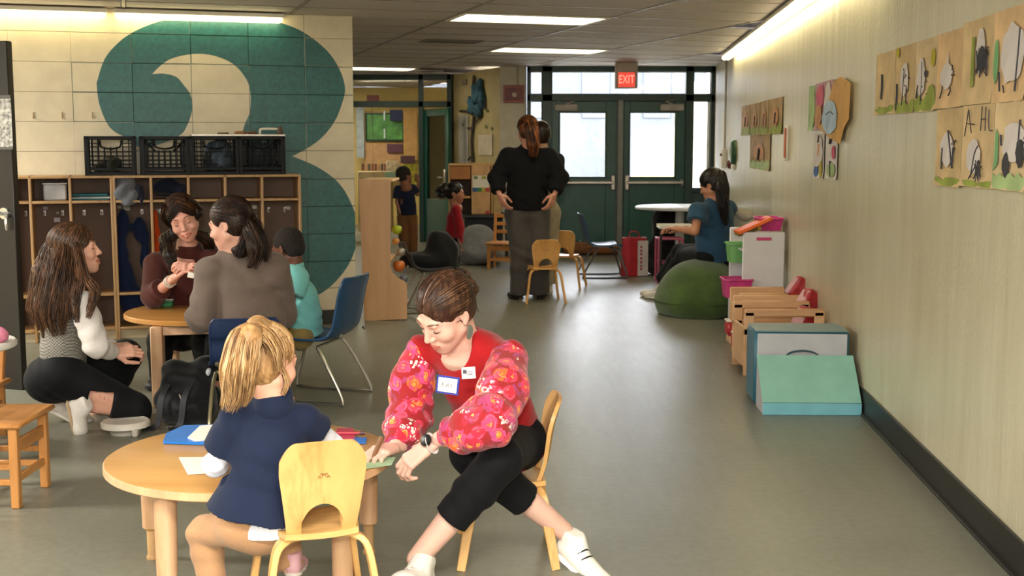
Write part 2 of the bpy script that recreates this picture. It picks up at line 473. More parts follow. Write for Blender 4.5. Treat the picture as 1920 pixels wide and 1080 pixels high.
def leaf(k, x0, x1, gx0, gx1, side):
    d = MB(); y0, y1 = 190, 474
    fbox(d, x0, gx0, y0, y1, .045); fbox(d, gx1, x1, y0, y1, .045); fbox(d, gx0, gx1, y0, 212, .045); fbox(d, gx0, gx1, 331, y1, .045)
    o = ob('door_%d' % k, d, m_dg, kind='structure', label='dark green steel door leaf with large glass pane and push bar')
    p = MB(); fbox(p, gx0, gx1, 211, 332, .008); ob('pane', p, m_glass, o)
    bd = MB()
    for q in ((gx0 - 2, gx0 + 1, 209, 334), (gx1 - 1, gx1 + 2, 209, 334), (gx0, gx1, 209, 212), (gx0, gx1, 331, 334)): fbox(bd, *q, d=.065)
    ob('glazing_bead', bd, m_dgd, o)
    pb = MB(); s = 1 if side == 'r' else -1
    X0, X1 = fx(x0 + 2), fx(x1 - 2); Z = fz(342)
    pb.box(((X0 + X1) / 2, FARY - .09, Z), (X1 - X0 - .04, .045, .045), None, .012)
    xe = x1 - 6 if side == 'r' else x0 + 6
    fbox(pb, xe - 4, xe + 4, 328, 356, .07, -.05, .01)
    fbox(pb, (x0 + 4 if side == 'r' else x1 - 10), (x0 + 10 if side == 'r' else x1 - 4), 336, 348, .07, -.055, .01)
    ob('push_bar', pb, m_alu, o, label='brushed metal push bar')
    cl = MB(); cx = (x0 + 6, x0 + 50) if side == 'r' else (x1 - 50, x1 - 6)
    fbox(cl, cx[0], cx[1], 195, 208, .07, -.06, .012)
    ob('door_closer', cl, M('closer_grey', 'a7a09a', .5), o, label='grey door closer')
    arm = MB(); xa = cx[0] + 10 if side == 'r' else cx[1] - 10
    arm.tube([(fx(xa), FARY - .09, fz(199)), (fx(xa + (25 if side == 'r' else -25)), FARY - .12, fz(191)), (fx(xa + (8 if side == 'r' else -8)), FARY - .06, fz(188))], .008, 6)
    ob('closer_arm', arm, m_alu, o)
leaf(1, 1033, 1155, 1049, 1135, 'r'); leaf(2, 1169, 1285, 1180, 1265, 'l')
ml = MB(); fbox(ml, 1153, 1171, 188, 478, .03, .02, mi=0); fbox(ml, 1157, 1167, 188, 478, .08, -.03); ob('trim_4', ml, M('grey_mullion', '6f706c', .4, .3), kind='structure', label='grey steel post between the two green door leaves')
# outside: pavement, school bus, pale building
m_out = M('pale_pavement', 'c9c7bf', .8)
o_ = MB(); o_.box((30, 44, -.10), (60, 56.7, .1)); o_.box((-20, 50, -.10), (40.2, 44.7, .1)); ob('ground_outside', o_, m_out, kind='structure', smooth=False)
bus = thing('school_bus', 'pale yellow bus parked outside beyond the right door pane', 'bus', (5.6, 33, 0))
b = MB(); b.box((0, 0, 1.1), (4.6, 2.3, 1.5), None, .12); b.box((2.2, 0, .95), (1.4, 2.0, 1.0), None, .15); ob('bus_body', b, M('bus_yellow', 'c9b85a', .4), bus)
for i in range(4):
    b = MB(); b.box((-1.75 + i * .85, -1.16, 1.25), (.4, .03, .4), None, .01); ob('bus_window', b, M('bus_glass', '3d4248', .2), bus)
for x in (-1, 1.9):
    b = MB(); b.lathe([(.05, -.12), (.38, -.12), (.42, -.08), (.42, .08), (.38, .12), (.05, .12)], n=20)
    b.v = [np.c_[a[:, 0] + x, a[:, 2] - 1.1, a[:, 1] + .40] for a in b.v]; ob('bus_wheel', b, M('tyre', '8a8a88', .8), bus)
bd = thing('building', 'pale hazy building with tall windows across the street outside', 'building', (1.0, 46, 0))
b = MB(); b.box((0, 0, 3.0), (22, 3, 6), None, .05); ob('wall_body', b, M('pale_brick', '474b50', .8), bd)
for i in range(9):
    b = MB(); b.box((-9 + i * 2.2, -1.52, 3.3), (1.0, .08, 2.0), None, .02); ob('window', b, M('pale_window', '3c424c', .3), bd)

# ---- glass partition at the far left, and the room behind it
SY = 17.4
def sx(x): return at(x, 300, SY).x
def sz(y): return at(960, y, SY).z
def sbox(mb, x0, x1, y0, y1, d=.08, yc=0, b=.004, mi=None):
    X0, X1 = sx(x0), sx(x1); Z0, Z1 = max(sz(y1), .003), sz(y0)
    mb.box(((X0 + X1) / 2, SY + yc, (Z0 + Z1) / 2), (X1 - X0, d, Z1 - Z0), None, b, mi)
fr = MB()
for a in ((560, 847, 139, 150), (560, 847, 190, 201), (786, 795, 139, 470), (839, 848, 139, 470)): sbox(fr, *a, d=.14)
ob('trim_5', fr, m_dgd, kind='structure', label='dark green frame of the interior glass partition')
for k, a in enumerate(((560, 787, 149, 191), (795, 840, 149, 191), (560, 700, 200, 462))):
    g = MB(); sbox(g, *a, d=.008); ob('window_%d' % (k + 6), g, m_glass, kind='structure')
d3 = MB(); R3 = Matrix.Rotation(math.radians(-62), 3, 'Z')
hinge = V((sx(797), SY - .04, 0))
def d3b(x0, x1, z0, z1, d=.045):
    d3.box(hinge + R3 @ V(((x0 + x1) / 2, 0, 0)) + V((0, 0, (z0 + z1) / 2)), (x1 - x0, d, z1 - z0), R3, .004)
for a in ((0, .1, .01, 1.86), (.72, .82, .01, 1.86), (.1, .72, .01, .62), (.1, .72, 1.76, 1.86)): d3b(*a)
dd = ob('door_3', d3, m_dg, kind='structure', label='open green glazed door in the interior partition')
g = MB(); g.box(hinge + R3 @ V((.41, 0, 0)) + V((0, 0, 1.19)), (.62, .008, 1.14), R3); ob('pane', g, m_glass, dd)
lv = MB(); p = hinge + R3 @ V((.77, -.05, 0)) + V((0, 0, .93)); lv.box(p, (.05, .03, .22), R3, .008); lv.tube([p, p + R3 @ V((0, -.05, 0)), p + R3 @ V((-.11, -.05, 0))], .01, 8)
ob('door_handle', lv, m_alu, dd)
# slanted wall between partition and far wall
A = V((sx(847), SY + .06, 0)); B = V((fx(940), FARY + .02, 0)); dv = (B - A); Ls = dv.length; dv.normalize(); nv = V((-dv.y, dv.x, 0))
sw = MB(); sw.box((A + B) / 2 + nv * .08 + V((0, 0, CEIL / 2)), (Ls, .16, CEIL), Matrix((dv, nv, V((0, 0, 1)))).transposed())
ob('wall_slanted', sw, M('ochre_wall', 'b3a274', .6, var=.05), kind='structure', smooth=False)
# room behind
rb = MB(); rb.box((-3.6, 21.2, CEIL / 2), (7, .2, CEIL)); rb.box((-.15, 19.4, CEIL / 2), (.15, 3.8, CEIL))
ob('wall_back_room', rb, M('yellow_wall', 'c4ab62', .6, var=.05), kind='structure', smooth=False)
# closing walls outside the view
cw = MB(); cw.box((-7.3, 7, CEIL / 2), (.2, 30, CEIL)); cw.box((-2.6, -4.4, CEIL / 2), (12, .2, CEIL))
ob('wall_back', cw, M('room_wall', 'c8bd9c', .6), kind='structure', smooth=False)
# ---- ceiling: backing, tiles on the skewed grid
m_tile = M('ceiling_tile_white', 'bfb6b0', .72, var=.03, scale=30, bump=.4, bscale=160)
m_grid = M('ceiling_grid', '8f867c', .5)
cb = MB(); cb.box((-2.6, 5.65, CEIL + .12), (13, 20.1, .1)); cb.box((-3.4, 18.5, CEIL + .12), (7.2, 5.7, .1)); ceil = ob('ceiling', cb, m_tile, kind='structure', smooth=False)
# grid origin from the picture: the dark line through (782,129) and the edge of the first light
g1 = onpl(782, 129, (0, 0, CEIL), V((0, 0, 1))); a1 = g1.dot(U)
gL = onpl(960, 42, (0, 0, CEIL), V((0, 0, 1))); b1 = gL.dot(W)
TW, TD = 1.19, .595
def gp(a, b): return U * a + W * b
me_t = MB(); me_t.box((0, 0, 0), (TW - .03, TD - .028, .02), None, .004); me_t = me_t.mesh('tile', m_tile)
Rg = math.atan2(U.y, U.x)
def inside(p): return -7.2 < p.x < RX(p.y) + .2 and -4.3 < p.y < 21 and not (p.y > FARY + .1 and p.x > -.9)
lights = {}
def cell(x, y):
    p = onpl(x, y, (0, 0, CEIL), V((0, 0, 1))); return math.floor((p.dot(U) - a1) / TW), math.floor((p.dot(W) - b1) / TD)
LC = {cell(975, 32): 1, cell(715, 131): 2, cell(1010, 95.5): 3}
m_lamp = emit('lamp_diffuser', 'fff3cf', 9)
m_lamp3 = emit('lamp_diffuser_dim', 'fff6e0', 1.3)
nt = 0
for i in range(-9, 9):
    for j in range(-28, 22):
        p = gp(a1 + (i + .5) * TW, b1 + (j + .5) * TD)
        if not inside(p): continue
        near = p.y < 3.0
        if (i, j) in LC:
            f = thing('ceiling_light', {1: 'largest recessed fluorescent ceiling panel, nearest above the hall', 2: 'recessed fluorescent panel beyond the end of the block wall', 3: 'thin bright ceiling panel in front of the exit doors'}[LC[i, j]], 'ceiling light', (p.x, p.y, CEIL), Rg, 'recessed ceiling panels')
            b = MB(); b.box((0, 0, .01), (TW - .06, TD - .06, .01), None, .002); ob('diffuser', b, m_lamp, f)
            b = MB()
            for q in ((0, TD / 2 - .02, TW, .04), (0, -TD / 2 + .02, TW, .04)): b.box((q[0], q[1], .0), (q[2] - .03, .03, .02), None, .003)
            for q in (1, -1): b.box((q * (TW / 2 - .03), 0, 0), (.03, TD - .03, .02), None, .003)
            ob('frame', b, m_white, f); continue
        if near and (p.y < 1.5): continue
        o = bpy.data.objects.new('ceiling_tile', me_t); o.location = (p.x, p.y, CEIL + .012); o.rotation_euler = (0, 0, Rg); link(o, ceil)
        nt += 1
gr = MB()
def runs(fn):
    out = []; cur = None
    for k in range(-120, 121):
        p = fn(k * .2); ok = inside(p)
        if ok and cur is None: cur = k * .2
        if not ok and cur is not None: out.append((cur, (k - 1) * .2)); cur = None
    if cur is not None: out.append((cur, 24))
    return out
RG = Matrix((U, W, V((0, 0, 1)))).transposed()
for i in range(-9, 10):
    for u0, u1 in runs(lambda q: gp(a1 + i * TW, b1 + q)):
        gr.box(gp(a1 + i * TW, b1 + (u0 + u1) / 2) + V((0, 0, CEIL + .004)), (.024, u1 - u0 + .1, .014), RG)
for j in range(-28, 23):
    for u0, u1 in runs(lambda q: gp(a1 + q, b1 + j * TD)):
        gr.box(gp(a1 + (u0 + u1) / 2, b1 + j * TD) + V((0, 0, CEIL + .004)), (u1 - u0 + .1, .024, .012), RG)
ob('ceiling_grid', gr, m_grid, ceil, False)
# vent
p = onpl(846, 77, (0, 0, CEIL), V((0, 0, 1)))
vt = thing('ceiling_vent', 'grey louvred air vent in the ceiling left of the largest light', 'vent', (p.x, p.y, CEIL - .004), Rg)
b = MB()
for q in ((0, .14, .55, .03), (0, -.14, .55, .03)): b.box((q[0], q[1], 0), (q[2], q[3], .014), None, .003)
for q in (1, -1): b.box((q * .26, 0, 0), (.03, .3, .014), None, .003)
ob('frame', b, M('vent_grey', '6d6760', .5), vt)
b = MB(); b.box((0, 0, .004), (.5, .26, .004)); ob('backing', b, M('vent_dark', '2c2926', .7), vt)
for k in range(6):
    b = MB(); b.box((0, -.1 + k * .04, -.001), (.5, .022, .004), Matrix.Rotation(.5, 3, 'X')); ob('louvre', b, M('vent_grey', '6d6760', .5), vt)
# ---- strip lights along both walls
m_strip = emit('strip_tube', 'fff0c0', 8.5)
m_strip2 = emit('strip_tube_left', 'ffeeb4', 8)
def strip(p0, p1, n, label, m):
    p0, p1, n = V(p0), V(p1), V(n); d = (p1 - p0).normalized(); L = (p1 - p0).length
    f = thing('strip_light', label, 'strip light', tuple(p0)); R = Matrix((d, n, V((0, 0, 1)))).transposed()
    c = p0 + d * L / 2
    b = MB(); b.box(c + n * .05 + V((0, 0, .03)), (L, .11, .03), R, .004); ob('housing', b, m_white, f, world=True)
    b = MB(); b.box(c + n * .055 + V((0, 0, .0)), (L - .03, .09, .035), R, .014); ob('diffuser', b, m, f, world=True)
    return f
def rwp(Y, z=0, off=0): return V((RX(Y), Y, z)) + RN * off
yy = [(13.25, 12.05), (12.03, 10.83), (10.81, 9.61), (9.59, 8.39), (8.37, 7.17), (7.15, 5.95)]
places = ['farthest strip light, nearest the exit doors', 'second strip light from the exit doors', 'third strip light from the exit doors', 'strip light above the taller play furniture', 'strip light above the foam blocks', 'strip light nearest the camera at the top edge']
for k, (ya, yb) in enumerate(yy):
    strip(rwp(ya, CEIL - .055, .03), rwp(yb, CEIL - .055, .03), RN, 'bright fluorescent tube along the right wall, ' + places[k], m_strip)
lw = [(-.52, -1.72, 'long fluorescent strip over the green painted numeral'), (-1.76, -2.96, 'fluorescent strip over the plain cream blocks'), (-3.0, -4.2, 'fluorescent strip at the top left corner')]
for a, b_, lb in lw:
    strip(C0 + U * a + NW * .02 + V((0, 0, CEIL - .055)), C0 + U * b_ + NW * .02 + V((0, 0, CEIL - .055)), NW, lb, m_strip2)
# =================================================================== implicit surfaces for soft shapes and people
def smin(a, b, k):
    if k <= 0: return np.minimum(a, b)
    h = np.clip(.5 + .5 * (b - a) / k, 0, 1)
    return b + (a - b) * h - k * h * (1 - h)
def np3(p): return np.array([p[0], p[1], p[2]], dtype=float)
class Sdf:
    def __init__(s): s.p = []; s.k = .02; s.warp = None
    def _add(s, fn, lo, hi, k, op): s.p.append((fn, np.minimum(lo, hi), np.maximum(lo, hi), s.k if k is None else k, op)); return s
    def cap(s, a, b, ra, rb=None, k=None, n=None, fl=1.0, op=0):
        a, b = np3(a), np3(b); rb = ra if rb is None else rb
        if n is not None:
            n = np3(n); n = n / np.linalg.norm(n); q = 1 / fl - 1
            a2 = a + q * a.dot(n) * n; b2 = b + q * b.dot(n) * n
        else: a2, b2 = a, b
        ab = b2 - a2; L = max(ab.dot(ab), 1e-9)
        def fn(X, Y, Z):
            if n is not None:
                d = (X * n[0] + Y * n[1] + Z * n[2]) * q
                X = X + d * n[0]; Y = Y + d * n[1]; Z = Z + d * n[2]
            px, py, pz = X - a2[0], Y - a2[1], Z - a2[2]
            t = np.clip((px * ab[0] + py * ab[1] + pz * ab[2]) / L, 0, 1)
            return (np.sqrt((px - t * ab[0]) ** 2 + (py - t * ab[1]) ** 2 + (pz - t * ab[2]) ** 2) - (ra + (rb - ra) * t)) * (fl ** .5 if n is not None else 1)
        m = max(ra, rb)
        return s._add(fn, np.minimum(a, b) - m, np.maximum(a, b) + m, k, op)
    def chain(s, pts, rs, **kw):
        for i in range(len(pts) - 1): s.cap(pts[i], pts[i + 1], rs[i], rs[i + 1], **kw)
        return s
    def ell(s, c, r, R=None, k=None, op=0):
        c = np3(c); r = np.array(r, dtype=float); Rm = np.array(R.transposed()) if R is not None else np.eye(3)
        def fn(X, Y, Z):
            x, y, z = X - c[0], Y - c[1], Z - c[2]
            q = [Rm[i, 0] * x + Rm[i, 1] * y + Rm[i, 2] * z for i in range(3)]
            k0 = np.sqrt(sum((q[i] / r[i]) ** 2 for i in range(3))); k1 = np.sqrt(sum((q[i] / r[i] ** 2) ** 2 for i in range(3)))
            return k0 * (k0 - 1) / np.maximum(k1, 1e-9)
        m = r.max(); return s._add(fn, c - m, c + m, k, op)
    def box(s, c, h, R=None, rd=.005, k=None, op=0):
        c = np3(c); h = np.array(h, dtype=float) - rd; Rm = np.array(R.transposed()) if R is not None else np.eye(3)
        def fn(X, Y, Z):
            x, y, z = X - c[0], Y - c[1], Z - c[2]
            q = [np.abs(Rm[i, 0] * x + Rm[i, 1] * y + Rm[i, 2] * z) - h[i] for i in range(3)]
            return np.sqrt(sum(np.maximum(a, 0) ** 2 for a in q)) + np.minimum(np.maximum(q[0], np.maximum(q[1], q[2])), 0) - rd
        m = np.linalg.norm(h + rd); return s._add(fn, c - m, c + m, k, op)
    def cut(s, p, n, k=.0):
        """remove what lies on the side n points to"""
        p = np3(p); n = np3(n); n = n / np.linalg.norm(n)
        fn = lambda X, Y, Z: -((X - p[0]) * n[0] + (Y - p[1]) * n[1] + (Z - p[2]) * n[2])
        s.p.append((fn, None, None, k, 1)); return s
    def mesh(s, h, matfn=None):
        los = [q[1] for q in s.p if q[4] == 0]; his = [q[2] for q in s.p if q[4] == 0]
        pad = 3 * h + .01
        lo = np.min(los, axis=0) - pad; hi = np.max(his, axis=0) + pad
        N = np.ceil((hi - lo) / h).astype(int) + 1
        F = np.full(N, .08, dtype=np.float32)
        ax = [lo[i] + h * np.arange(N[i]) for i in range(3)]
        for fn, a, b, k, op in s.p:
            if a is None: i0 = np.zeros(3, int); i1 = N
            else:
                e = k + 2.5 * h
                i0 = np.clip(np.floor((a - e - lo) / h).astype(int), 0, N); i1 = np.clip(np.ceil((b + e - lo) / h).astype(int) + 1, 0, N)
            if (i1 <= i0).any(): continue
            sl = tuple(slice(i0[i], i1[i]) for i in range(3))
            X = ax[0][sl[0]][:, None, None]; Y = ax[1][sl[1]][None, :, None]; Z = ax[2][sl[2]][None, None, :]
            d = fn(X, Y, Z)
            if op == 0: F[sl] = smin(F[sl], d, k)
            else: F[sl] = -smin(-F[sl], d, k)
        if s.warp is not None:
            idx = np.nonzero(np.abs(F) < .03)
            F[idx] += s.warp(ax[0][idx[0]], ax[1][idx[1]], ax[2][idx[2]])
        return nets(F, lo, h)
def nets(F, lo, h):
    I = F < 0; nx, ny, nz = F.shape
    cnt = np.zeros((nx - 1, ny - 1, nz - 1), np.int8)
    for i in (0, 1):
        for j in (0, 1):
            for k in (0, 1): cnt += I[i:nx - 1 + i, j:ny - 1 + j, k:nz - 1 + k]
    act = (cnt > 0) & (cnt < 8)
    c = np.argwhere(act); idx = np.full(act.shape, -1, np.int64); idx[act] = np.arange(len(c))
    S = np.zeros((len(c), 3)); n = np.zeros(len(c))
    corners = [(i, j, k) for i in (0, 1) for j in (0, 1) for k in (0, 1)]
    val = {q: F[c[:, 0] + q[0], c[:, 1] + q[1], c[:, 2] + q[2]] for q in corners}
    for q in corners:
        for a in range(3):
            if q[a] == 0:
                r = list(q); r[a] = 1; r = tuple(r); va, vb = val[q], val[r]
                m = (va < 0) != (vb < 0); t = np.where(m, va / np.where(m, va - vb, 1), 0)
                P = np.array(q, float)[None] + np.zeros((len(c), 1)); P[:, a] += t
                S[m] += P[m]; n[m] += 1
    v = lo + h * (c + S / n[:, None])
    quads = []
    for a in range(3):
        b, d = (a + 1) % 3, (a + 2) % 3
        sl0 = [slice(None)] * 3; sl1 = [slice(None)] * 3; sl0[a] = slice(0, -1); sl1[a] = slice(1, None)
        A, B = I[tuple(sl0)], I[tuple(sl1)]
        e = np.argwhere(A != B); e = e[(e[:, b] > 0) & (e[:, d] > 0) & (e[:, b] < F.shape[b] - 1) & (e[:, d] < F.shape[d] - 1)]
        if not len(e): continue
        ins = A[e[:, 0], e[:, 1], e[:, 2]]
        def at_(ob_, od): q = e.copy(); q[:, b] -= ob_; q[:, d] -= od; return idx[q[:, 0], q[:, 1], q[:, 2]]
        Q = np.stack([at_(1, 1), at_(0, 1), at_(0, 0), at_(1, 0)], 1)
        Q[~ins] = Q[~ins][:, ::-1]; quads.append(Q)
    Q = np.concatenate(quads) if quads else np.zeros((0, 4), int)
    return v, Q[(Q >= 0).all(1)]
def fast_mesh(name, parts, mats, smooth=True):
    """parts: list of (v, quads, mi)"""
    if not isinstance(mats, (list, tuple)): mats = [mats]
    vs = []; fs = []; mi = []; o = 0
    for v, q, m in parts:
        vs.append(v); q = np.asarray(q); fs.append(q + o); o += len(v)
        mi.append(np.full(len(q), m, np.int32) if np.isscalar(m) else np.asarray(m, np.int32))
    v = np.concatenate(vs); 
    me = bpy.data.meshes.new(name)
    nf = sum(len(q) for q in fs)
    me.vertices.add(len(v)); me.vertices.foreach_set('co', v.astype(np.float32).ravel())
    flat = np.concatenate([q.ravel() for q in fs]).astype(np.int32)
    sizes = np.concatenate([np.full(len(q), q.shape[1], np.int32) for q in fs])
    starts = np.concatenate([[0], np.cumsum(sizes)[:-1]]).astype(np.int32)
    me.loops.add(len(flat)); me.loops.foreach_set('vertex_index', flat)
    me.polygons.add(nf); me.polygons.foreach_set('loop_start', starts)
    for m in mats: me.materials.append(m)
    me.polygons.foreach_set('material_index', np.concatenate(mi))
    me.polygons.foreach_set('use_smooth', np.ones(nf, bool) if smooth else np.zeros(nf, bool))
    me.update(calc_edges=True); me.validate(); return me
def soft(name, sd, h, mat, parent=None, world=True, **k):
    v, q = sd.mesh(h)
    if world and parent is not None:
        Mi = np.array(winv(parent)); v = v @ Mi[:3, :3].T + Mi[:3, 3]
    me = fast_mesh(name, [(v, q, 0)], mat); o = bpy.data.objects.new(name, me); return link(o, parent, **k)
def wob(amp, fr, seed=0):
    r = np.random.RandomState(seed); D = r.normal(size=(4, 3)); D /= np.linalg.norm(D, axis=1)[:, None]; ph = r.uniform(0, 6, 4)
    def f(x, y, z):
        a = 0
        for i in range(4):
            a = a + np.sin((x * D[i, 0] + y * D[i, 1] + z * D[i, 2]) * fr * (1 + .5 * i) + ph[i] + 1.5 * np.sin((x * D[i, 1] - y * D[i, 2] + z * D[i, 0]) * fr * .6)) / (1 + i * .6)
        return a * amp / 2
    return f
def creases(centres, amp=.004, fr=90):
    """cloth folds, strongest around given points; centres: (p, dir, radius)"""
    cs = [(np3(p), np3(d) / np.linalg.norm(np3(d)), r) for p, d, r in centres]
    base = wob(.004, 14, 3)
    def f(x, y, z):
        a = base(x, y, z)
        for p, d, r in cs:
            u = (x - p[0]) * d[0] + (y - p[1]) * d[1] + (z - p[2]) * d[2]
            q = (x - p[0]) ** 2 + (y - p[1]) ** 2 + (z - p[2]) ** 2
            s_ = np.sin(u * fr + 2.2 * np.sin((x * .7 - y * .4 + z * .6) * 22) + p[0] * 50)
            a = a + amp * s_ * np.exp(-q / (r * r))
        return a
    return f
# =================================================================== FURNITURE
UPZ = V((0, 0, 1))
m_birch = wood('birch_ply', 'd8a867', 'bb8747', 'z'); m_birchx = wood('birch_ply_x', 'd8a867', 'bb8747', 'x')
m_table = wood('table_laminate', 'bd8f55', 'b08148', 'x', 5, .3)
m_maple = M('maple_edge', 'cfa57c', .4, var=.08, stretch=(1, 1, .2), scale=20)
m_leg = wood('maple_leg', 'd0a680', 'bd8f66', 'z'); m_oak = wood('oak_chair', 'bd8347', '9c6630', 'z'); m_oakx = wood('oak_chair_x', 'bd8347', '9c6630', 'x')
m_yel = M('yellow_plastic_ring', 'e3b220', .4); m_steel = M('chrome_tube', 'b9b6ae', .22, .9, var=.03)
m_blue = M('blue_shell', '1f4a73', .38, var=.06, bump=.15, bscale=220); m_bluek = M('dark_blue_shell', '162a4e', .4, var=.06, bump=.15, bscale=220)
m_grey = M('charcoal_shell', '33343a', .45); m_blk = M('black_plastic', '141416', .45, var=.1)

def bent_chair(label, loc, rz, s=1.0, W_=.27, group=None, mark=True, seat_z=.30, top=.56, m=m_birch, mx=m_birchx, leg_out=.05):
    """bent plywood child's chair, faces +Y, origin on the floor under the seat centre"""
    r = thing('childrens_chair', label, 'chair', loc, rz, group)
    # back: panel with an arched opening at the foot
    b = MB(); hw = W_ / 2
    def edge(z):            # half width of the back at height z (0..1 above the seat)
        return hw * (.80 + .22 * min(1, z * 1.6)) * (1 if z < .86 else math.sqrt(max(0, 1 - ((z - .86) / .145) ** 2 * .38)))
    H = top - seat_z
    hwid, hh = hw * .60, .34
    def lo(x):
        return .02 + (hh - .02) * math.sqrt(max(0, 1 - (x / hwid) ** 2)) if abs(x) < hwid else 0
    def topz(x):
        u = abs(x) / hw
        return 1 - .02 * u * u - (max(0, u - .62) / .40) ** 2.2 * .20
    def fn(u, v):
        x = (u * 2 - 1) * hw * 1.0; a = lo(x); bt = topz(x); z = a + (bt - a) * v
        k = .80 + .20 * min(1, z * 1.5); x2 = x * k
        y = -.13 - .035 * z - .05 * max(0, z - .55) ** 1.5 + .9 * x2 * x2 + (.02 * (1 - z) ** 6)
        return V((x2, y, seat_z + .0 + z * H))
    b.shell(fn, 40, 16, .013); ob('backrest', b, m, r)
    if mark:
        k = MB()
        for i, (dx, dz, rr) in enumerate(((-.012, 0, .006), (0, .004, .008), (.012, 0, .006), (-.006, .009, .004), (.007, .009, .004))):
            z = .62 + dz / H
            k.tube([V((dx - rr * .7, -.1425 - .9 * 0 - .012 - .0075 + .0, seat_z + z * H)), V((dx, -.1425 - .012 - .0085, seat_z + z * H + rr)), V((dx + rr * .7, -.1425 - .012 - .0075, seat_z + z * H))], .0012, 5)
        ob('burned_mark', k, M('burn_brown', '7a4c22', .7), r, label='small branded brown mark on the chair back')
    s_ = MB()
    def sf(u, v):
        x = (u * 2 - 1); y = v * 2 - 1
        wx = hw * (.86 + .14 * (1 - abs(y) ** 3)); yy = -.125 + .27 * v - (.02 * abs(x) ** 4 if v > .5 else 0)
        return V((x * wx, yy, seat_z - .006 * (1 - x * x) - (.012 * max(0, y - .6) ** 2 * 6)))
    s_.shell(sf, 16, 12, .016); ob('seat', s_, mx, r)
    for sx_ in (-1, 1):
        for sy_ in (-1, 1):
            g = MB(); x0 = sx_ * hw * .55; x1 = sx_ * (hw + leg_out * .2); x2 = sx_ * (hw + leg_out)
            y0 = sy_ * .055 - (0 if sy_ > 0 else .01); y1 = sy_ * .115; y2 = sy_ * (.115 + leg_out * .8)
            pts = bez([(x0, y0, seat_z - .018), (sx_ * hw * .82, sy_ * .09, seat_z - .02), (x1, y1, seat_z - .055), ((x1 + x2) / 2, (y1 + y2) / 2, seat_z * .42), (x2, y2, 0.0)], 5)
            n = len(pts); g.bar(pts, .04, .016, (sx_ * .3, 1 * -sy_, 0) if 0 else (0, 1, 0), ws=[.045 - .018 * i / n for i in range(n)], ts=[.018] * n)
            ob('leg', g, m, r)
    return r

def shell_chair(label, loc, rz, s=1.0, mat=m_blue, group=None, seat=.34, top=.66, wd=.38, frame=m_steel, sled=True, cat='chair', name='stacking_chair'):
    """moulded shell on a bent tube frame, faces +Y"""
    r = thing(name, label, cat, loc, rz, group)
    prof = bez([(0, .19, seat - .025), (0, .16, seat - .005), (0, .02, seat - .018), (0, -.10, seat - .008), (0, -.165, seat + .045), (0, -.19, seat + .13), (0, -.215, top - .08), (0, -.24, top)], 5)
    n = len(prof) - 1
    def fn(u, v):
        k = v * n; i = min(int(k), n - 1); p = prof[i].lerp(prof[i + 1], k - i)
        x = u * 2 - 1; e = 1.0
        if v > .9: e = 1 - ((v - .9) / .1) ** 2 * .13
        if v < .06: e = 1 - ((.06 - v) / .06) ** 2 * .08
        hw = wd / 2 * e * (1 if v < .45 else .94)
        lift = .02 * abs(x) ** 3
        return V((x * hw, p.y + (lift if v > .5 else 0), p.z + (lift if v <= .5 else 0)))
    b = MB(); b.shell(fn, 14, 44, .008); ob('shell', b, mat, r)
    rim = MB(); ed = [fn(0, v / 30) for v in range(31)] + [fn(u / 8, 1) for u in range(1, 8)] + [fn(1, v / 30) for v in range(30, -1, -1)]
    rim.tube(ed, .007, 6); ob('rim', rim, mat, r)
    hx = wd / 2 - .03
    for q in (-1, 1):
        f = MB(); x = q * hx
        if sled:
            f.tube(bez([(x * .75, .10, seat - .035), (q * (hx + .01), .15, seat - .045), (q * (hx + .03), .20, .16), (q * (hx + .035), .235, .035), (q * (hx + .035), .19, .012), (q * (hx + .035), -.16, .012), (q * (hx + .035), -.215, .03), (q * (hx + .02), -.12, seat * .62), (q * hx, -.06, seat - .04)], 6), .0095, 8)
            ob('leg_frame', f, frame, r)
        else:
            for sy in (1, -1):
                f = MB(); f.tube(bez([(x * .8, sy * .08, seat - .03), (x, sy * .13, seat - .05), (q * (hx + .03), sy * .19, 0.012)], 6), .011, 8); ob('leg', f, frame, r)
    f = MB()
    for y in (.1, -.06): f.tube([(-hx, y, seat - .036), (hx, y, seat - .036)], .008, 6)
    ob('cross_tube', f, frame, r)
    for q in (-1, 1):
        f = MB(); f.tube([(q * (hx - .01), -.19, seat + .02), (q * (hx - .01), -.20, seat + .03)], .011, 8); ob('rivet', f, frame, r)
    return r

